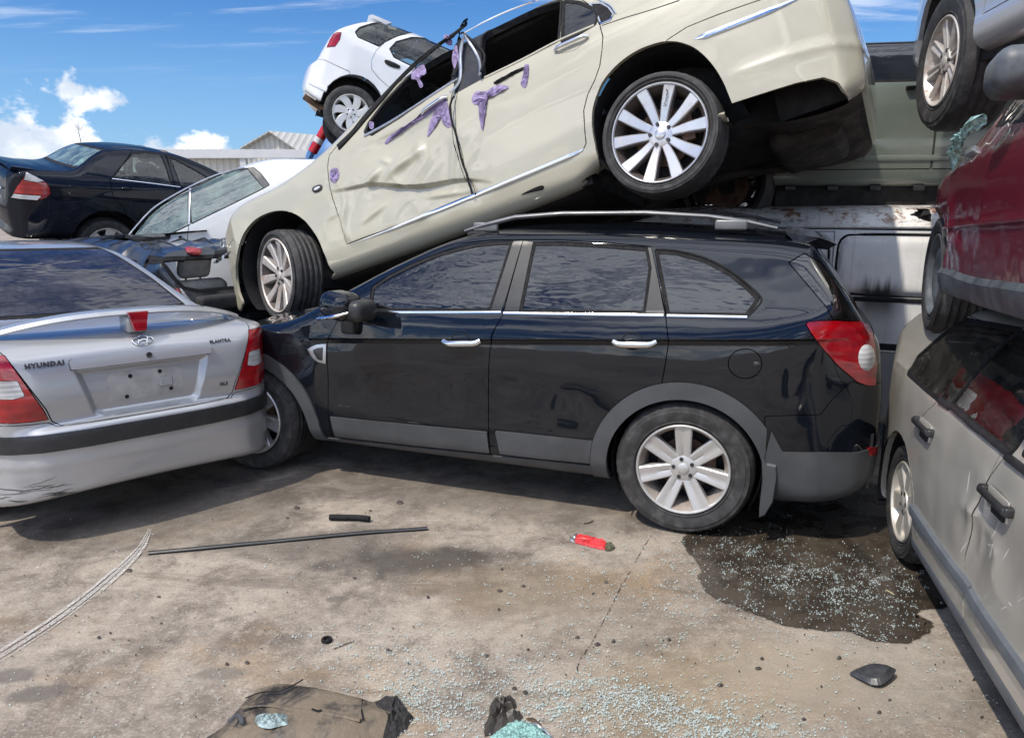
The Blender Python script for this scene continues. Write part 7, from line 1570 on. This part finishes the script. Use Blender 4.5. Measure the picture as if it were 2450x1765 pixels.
packet('wrapper_body', c10([(1268, 362), (1290, 352), (1340, 362), (1420, 380), (1470, 400), (1455, 440), (1380, 428), (1300, 408), (1262, 392)]), .016, MT['redfoil'], 1); packet('silver_end', c10([(1228, 372), (1255, 352), (1285, 350), (1270, 370), (1262, 392), (1236, 388)]), .013, MT['satin'], 2); packet('crushed_end', c10([(1470, 402), (1500, 415), (1518, 432), (1490, 448), (1455, 444)]), .018, plain('olive_crumple', (.10, .10, .06), .6, var=.6, scale=50), 3)
sh = G(smooth(c11([(1270, 1108), (1310, 1090), (1380, 1078), (1460, 1095), (1530, 1125), (1505, 1160), (1450, 1192), (1390, 1182), (1345, 1158), (1300, 1132)]), 3)); O = sh.mean(0); k = len(sh); B = sh-O
V = [b_*.8+np.array((0, 0, .004)) for b_ in B]+[b_+np.array((0, 0, .020+.018*(b_[0]/.1))) for b_ in B]+[b_*.7+np.array((0, 0, .034+.018*(b_[0]/.1))) for b_ in B]+[np.array((0, 0, .038))]
mb = MB(); mb.add(V, [(r*k+i, r*k+(i+1) % k, (r+1)*k+(i+1) % k, (r+1)*k+i) for r in range(2) for i in range(k)]+[(2*k+i, 2*k+(i+1) % k, 3*k) for i in range(k)]+[tuple(range(k))])
tag(mb.build('plastic_shard', plain('scratched_black_plastic', (.045, .046, .050), .4, var=.4, scale=25, bump_s=.3, bump_scale=40), None, Matrix.Translation(tuple(O))), 'pointed scratched black plastic shard on the pale concrete near the beige wagon', 'shard')
P = G([(782, 1534)])[0]; tag(MB().lathe([(.012, 0), (.020, 0), (.022, .006), (.020, .012), (.012, .012), (.011, .006)], 28, axis=2, close=True).build('rubber_ring', MT['rubber'], None, Matrix.Translation((P[0], P[1], .002)), smooth_=True), 'small black rubber ring lying flat on the concrete', 'ring')
stick('wire_piece', 'short rusty wire beside the black rubber ring', 'wire', c9([(1812, 916), (1860, 896), (1922, 872)]), .0018, MT['rust'])
stick('straw_piece', 'pale yellow straw lying in the wet patch by the wagon wheel', 'straw', c11([(1480, 630), (1500, 640), (1526, 656)]), .0028, plain('pale_straw', (.45, .38, .22), .7))
stick('curled_twig', 'thin dark curled twig between the red wrapper and the SUV wheel', 'twig', c10([(1320, 276), (1350, 272), (1380, 258)]), .003, MT['bark'])
dust_bl = plain('dusty_black_plastic', (.060, .050, .042), .6, var=.55, scale=7, bump_s=.3, bump_scale=25)
bits = c9([(1925, 530), (875, 775), (862, 632), (1560, 205), (1612, 148), (2010, 165), (2165, 118), (2108, 922), (700, 490), (540, 855), (410, 735), (600, 830), (1232, 998), (1340, 990)])+c10([(785, 703), (935, 672), (925, 988), (965, 1077), (1405, 1045), (1280, 998), (700, 1115), (880, 1325), (80, 1082), (780, 822), (150, 140), (1510, 1025), (1380, 722), (330, 745), (800, 566), (1460, 648), (950, 1350), (1430, 1385)])+c11([(2025, 1352), (770, 1020), (1010, 1365), (1500, 1255), (530, 1170), (1210, 1015), (750, 1075), (1110, 1180), (240, 912), (850, 640), (1440, 1325), (1980, 1140)])
rg = np.random.default_rng(8)
for i, p in enumerate(bits):
    s_ = (.007+.010*rg.random())/.0016*(.6+.5*rg.random()); n = 7; an = np.sort(rg.random(n)*6.283); a = rg.random()*6.28
    o = [(p[0]+s_*math.cos(t+0)*(.6+.5*rg.random()), p[1]+s_*.45*math.sin(t)*(.6+.5*rg.random())) for t in np.linspace(0, 6.283, n, endpoint=False)]
    lump('plastic_bit', 'small dark broken bit scattered on the concrete', 'debris', o, .004+.007*rg.random(), dust_bl, seed=i, rings=2, n=2, group='small dark bits scattered over the concrete')
# broken arch liner at the bottom edge, and the torn black sheet with its pane
def liner_mat():
    m, g = new_mat('dusty_brown_plastic'); co = objco(g); n = g.noise(co, 6, 8, .68, .6); n2 = g.noise(co, 40, 5, .6)
    c = g.mix(g.ramp(n, .42, .60), (.035, .030, .026), (.17, .135, .095)); c = g.mix(g.math('MULTIPLY', g.ramp(n2, .5, .7), .35), c, (.24, .2, .15))
    p = g.node('ShaderNodeBsdfPrincipled', Base_Color=c, Roughness=g.ramp(n, .4, .6, .35, .8)); g.l.new(bump(g, g.math('ADD', n, n2), .5, .012), p.inputs['Normal']); finish(g, p.outputs[0]); return m
MT['brownplastic'] = liner_mat()
def shell(name, label, cat, grid_px, heights, mat, seed=0, M=None, rough=.004, sub=4):
    """a curved sheet: rows of photo points on the ground, each row lifted to its height"""
    R = [G(smooth(r, sub, closed=False)) for r in grid_px]; m = min(len(r) for r in R); R = [r[:m] for r in R]; O = R[0][m//2].copy(); rg = np.random.default_rng(seed); V = []
    rows = []
    for a in range(len(R)-1):
        for s_ in range(4): t = s_/4; rows.append((R[a]*(1-t)+R[a+1]*t, heights[a]*(1-t)+heights[a+1]*t))
    rows.append((R[-1], heights[-1]))
    for P, h in rows:
        w = np.sin(np.linspace(.15, math.pi-.15, m))**.4; Q_ = P-O; Q_[:, 2] = .005+h*w+rough*vnoise(np.arange(m)*.4, np.full(m, h*40), seed)*2; V += list(Q_)
    n = len(rows); Fc = [(i*m+j, i*m+j+1, (i+1)*m+j+1, (i+1)*m+j) for i in range(n-1) for j in range(m-1)]
    T = [np.array(v)+np.array((0, .003, -.004)) for v in V]; b0 = len(V); Fc += [tuple(b0+x for x in reversed(f)) for f in Fc]
    mb = MB(); mb.add(V+T, Fc); o = mb.build(name, mat, None, Matrix.Translation(tuple(O)), smooth_=True, fix=False); return tag(o, label, cat)

L_ = shell('arch_liner_piece', 'broken brown wheel arch liner lying on the concrete at the bottom left', 'liner', [c9([(1085, 1420), (1250, 1312), (1330, 1215), (1400, 1150)]), c9([(1200, 1440), (1370, 1320), (1470, 1200), (1530, 1132)]), c9([(1500, 1460), (1620, 1340), (1690, 1240), (1720, 1168)]), c9([(1850, 1470), (1920, 1370), (1960, 1280), (1965, 1224)]), c9([(2060, 1440), (2120, 1370), (2150, 1300), (2120, 1248)])], [.012, .040, .050, .045, .018], MT['brownplastic'], seed=3, rough=.012)
lo_ = np.array(L_.location)
def on_liner(nm, px, r, z, mat):
    P = G(smooth(px, 6, closed=False))-lo_; P[:, 2] = z; MB().tube([tuple(a) for a in P], r, 7, squash=.6).build(nm, mat, L_, smooth_=True)
on_liner('liner_edge', c9([(1340, 1265), (1420, 1235), (1530, 1225), (1620, 1180), (1650, 1160)]), .003, .062, MT['rubber']); on_liner('liner_lip', c9([(1310, 1300), (1450, 1285), (1600, 1310), (1780, 1330), (1960, 1370)]), .008, .050, MT['brownplastic']); on_liner('liner_edge', c9([(1970, 1250), (1965, 1300), (1975, 1365)]), .003, .048, MT['rubber']); on_liner('liner_lip', c9([(1250, 1380), (1280, 1350), (1310, 1345), (1320, 1390)]), .007, .050, MT['greyplastic']); on_liner('liner_edge', c9([(1700, 1320), (1730, 1330), (1750, 1325)]), .004, .058, MT['rubber'])
MT['fuzz'] = plain('black_felt', (.035, .033, .032), .95, var=.4, scale=60, bump_s=.8, bump_scale=120)
lump('felt_scrap', 'black felt scrap bunched at the right end of the broken arch liner', 'scrap', c9([(2010, 1220), (2090, 1190), (2160, 1180), (2200, 1240), (2240, 1290), (2200, 1350), (2150, 1400), (2080, 1420), (2100, 1330)]), .035, MT['fuzz'], seed=4, rings=6, crease=.9, prof=4, n=1)
lump('glass_scrap', 'crumpled piece of pale shattered glass lying on the broken arch liner', 'glass', c9([(1395, 1350), (1440, 1335), (1500, 1345), (1560, 1340), (1568, 1395), (1480, 1420), (1400, 1405)]), .012, plain('grey_teal_glass', (.22, .29, .29), .2, var=.7, scale=70, bump_s=1, bump_scale=120), seed=6, rings=5, crease=.9, z0=.050, prof=5, n=1)
lump('torn_black_sheet', 'torn folded black plastic sheet standing up beside the shattered pane at the bottom', 'plastic', c10([(680, 1640), (690, 1560), (712, 1480), (745, 1400), (800, 1388), (880, 1388), (890, 1440), (885, 1475), (930, 1510), (900, 1560), (800, 1600)]), .040, plain('torn_black_plastic', (.050, .042, .036), .5, var=.5, scale=12, bump_s=.4, bump_scale=20), seed=11, rings=5, crease=.9, prof=3, n=1)
lump('shattered_pane', 'shattered turquoise glass pane with pale edge beside the torn black sheet', 'glass', c10([(728, 1670), (752, 1612), (790, 1590), (822, 1560), (872, 1552), (905, 1536), (960, 1552), (1000, 1560), (1030, 1588), (1066, 1602), (1090, 1640), (1120, 1665), (1000, 1730), (800, 1730)]), .012, plain('turquoise_shattered_glass', (.22, .40, .37), .15, var=.6, scale=110, bump_s=1, bump_scale=160), seed=12, rings=6, crease=.6, z0=.010, prof=9, n=1)
stick('pale_trim', 'curved pale trim edge along the shattered turquoise pane', 'trim', c10([(1000, 1556), (1040, 1580), (1075, 1606), (1120, 1650)]), .005, MT['satin'], wob=.004)
lump('rust_flake', 'small reddish brown flake beside the curved pale trim', 'debris', c10([(950, 1520), (990, 1508), (1040, 1540), (1050, 1570), (1000, 1556)]), .008, MT['rust'], seed=13, rings=2)
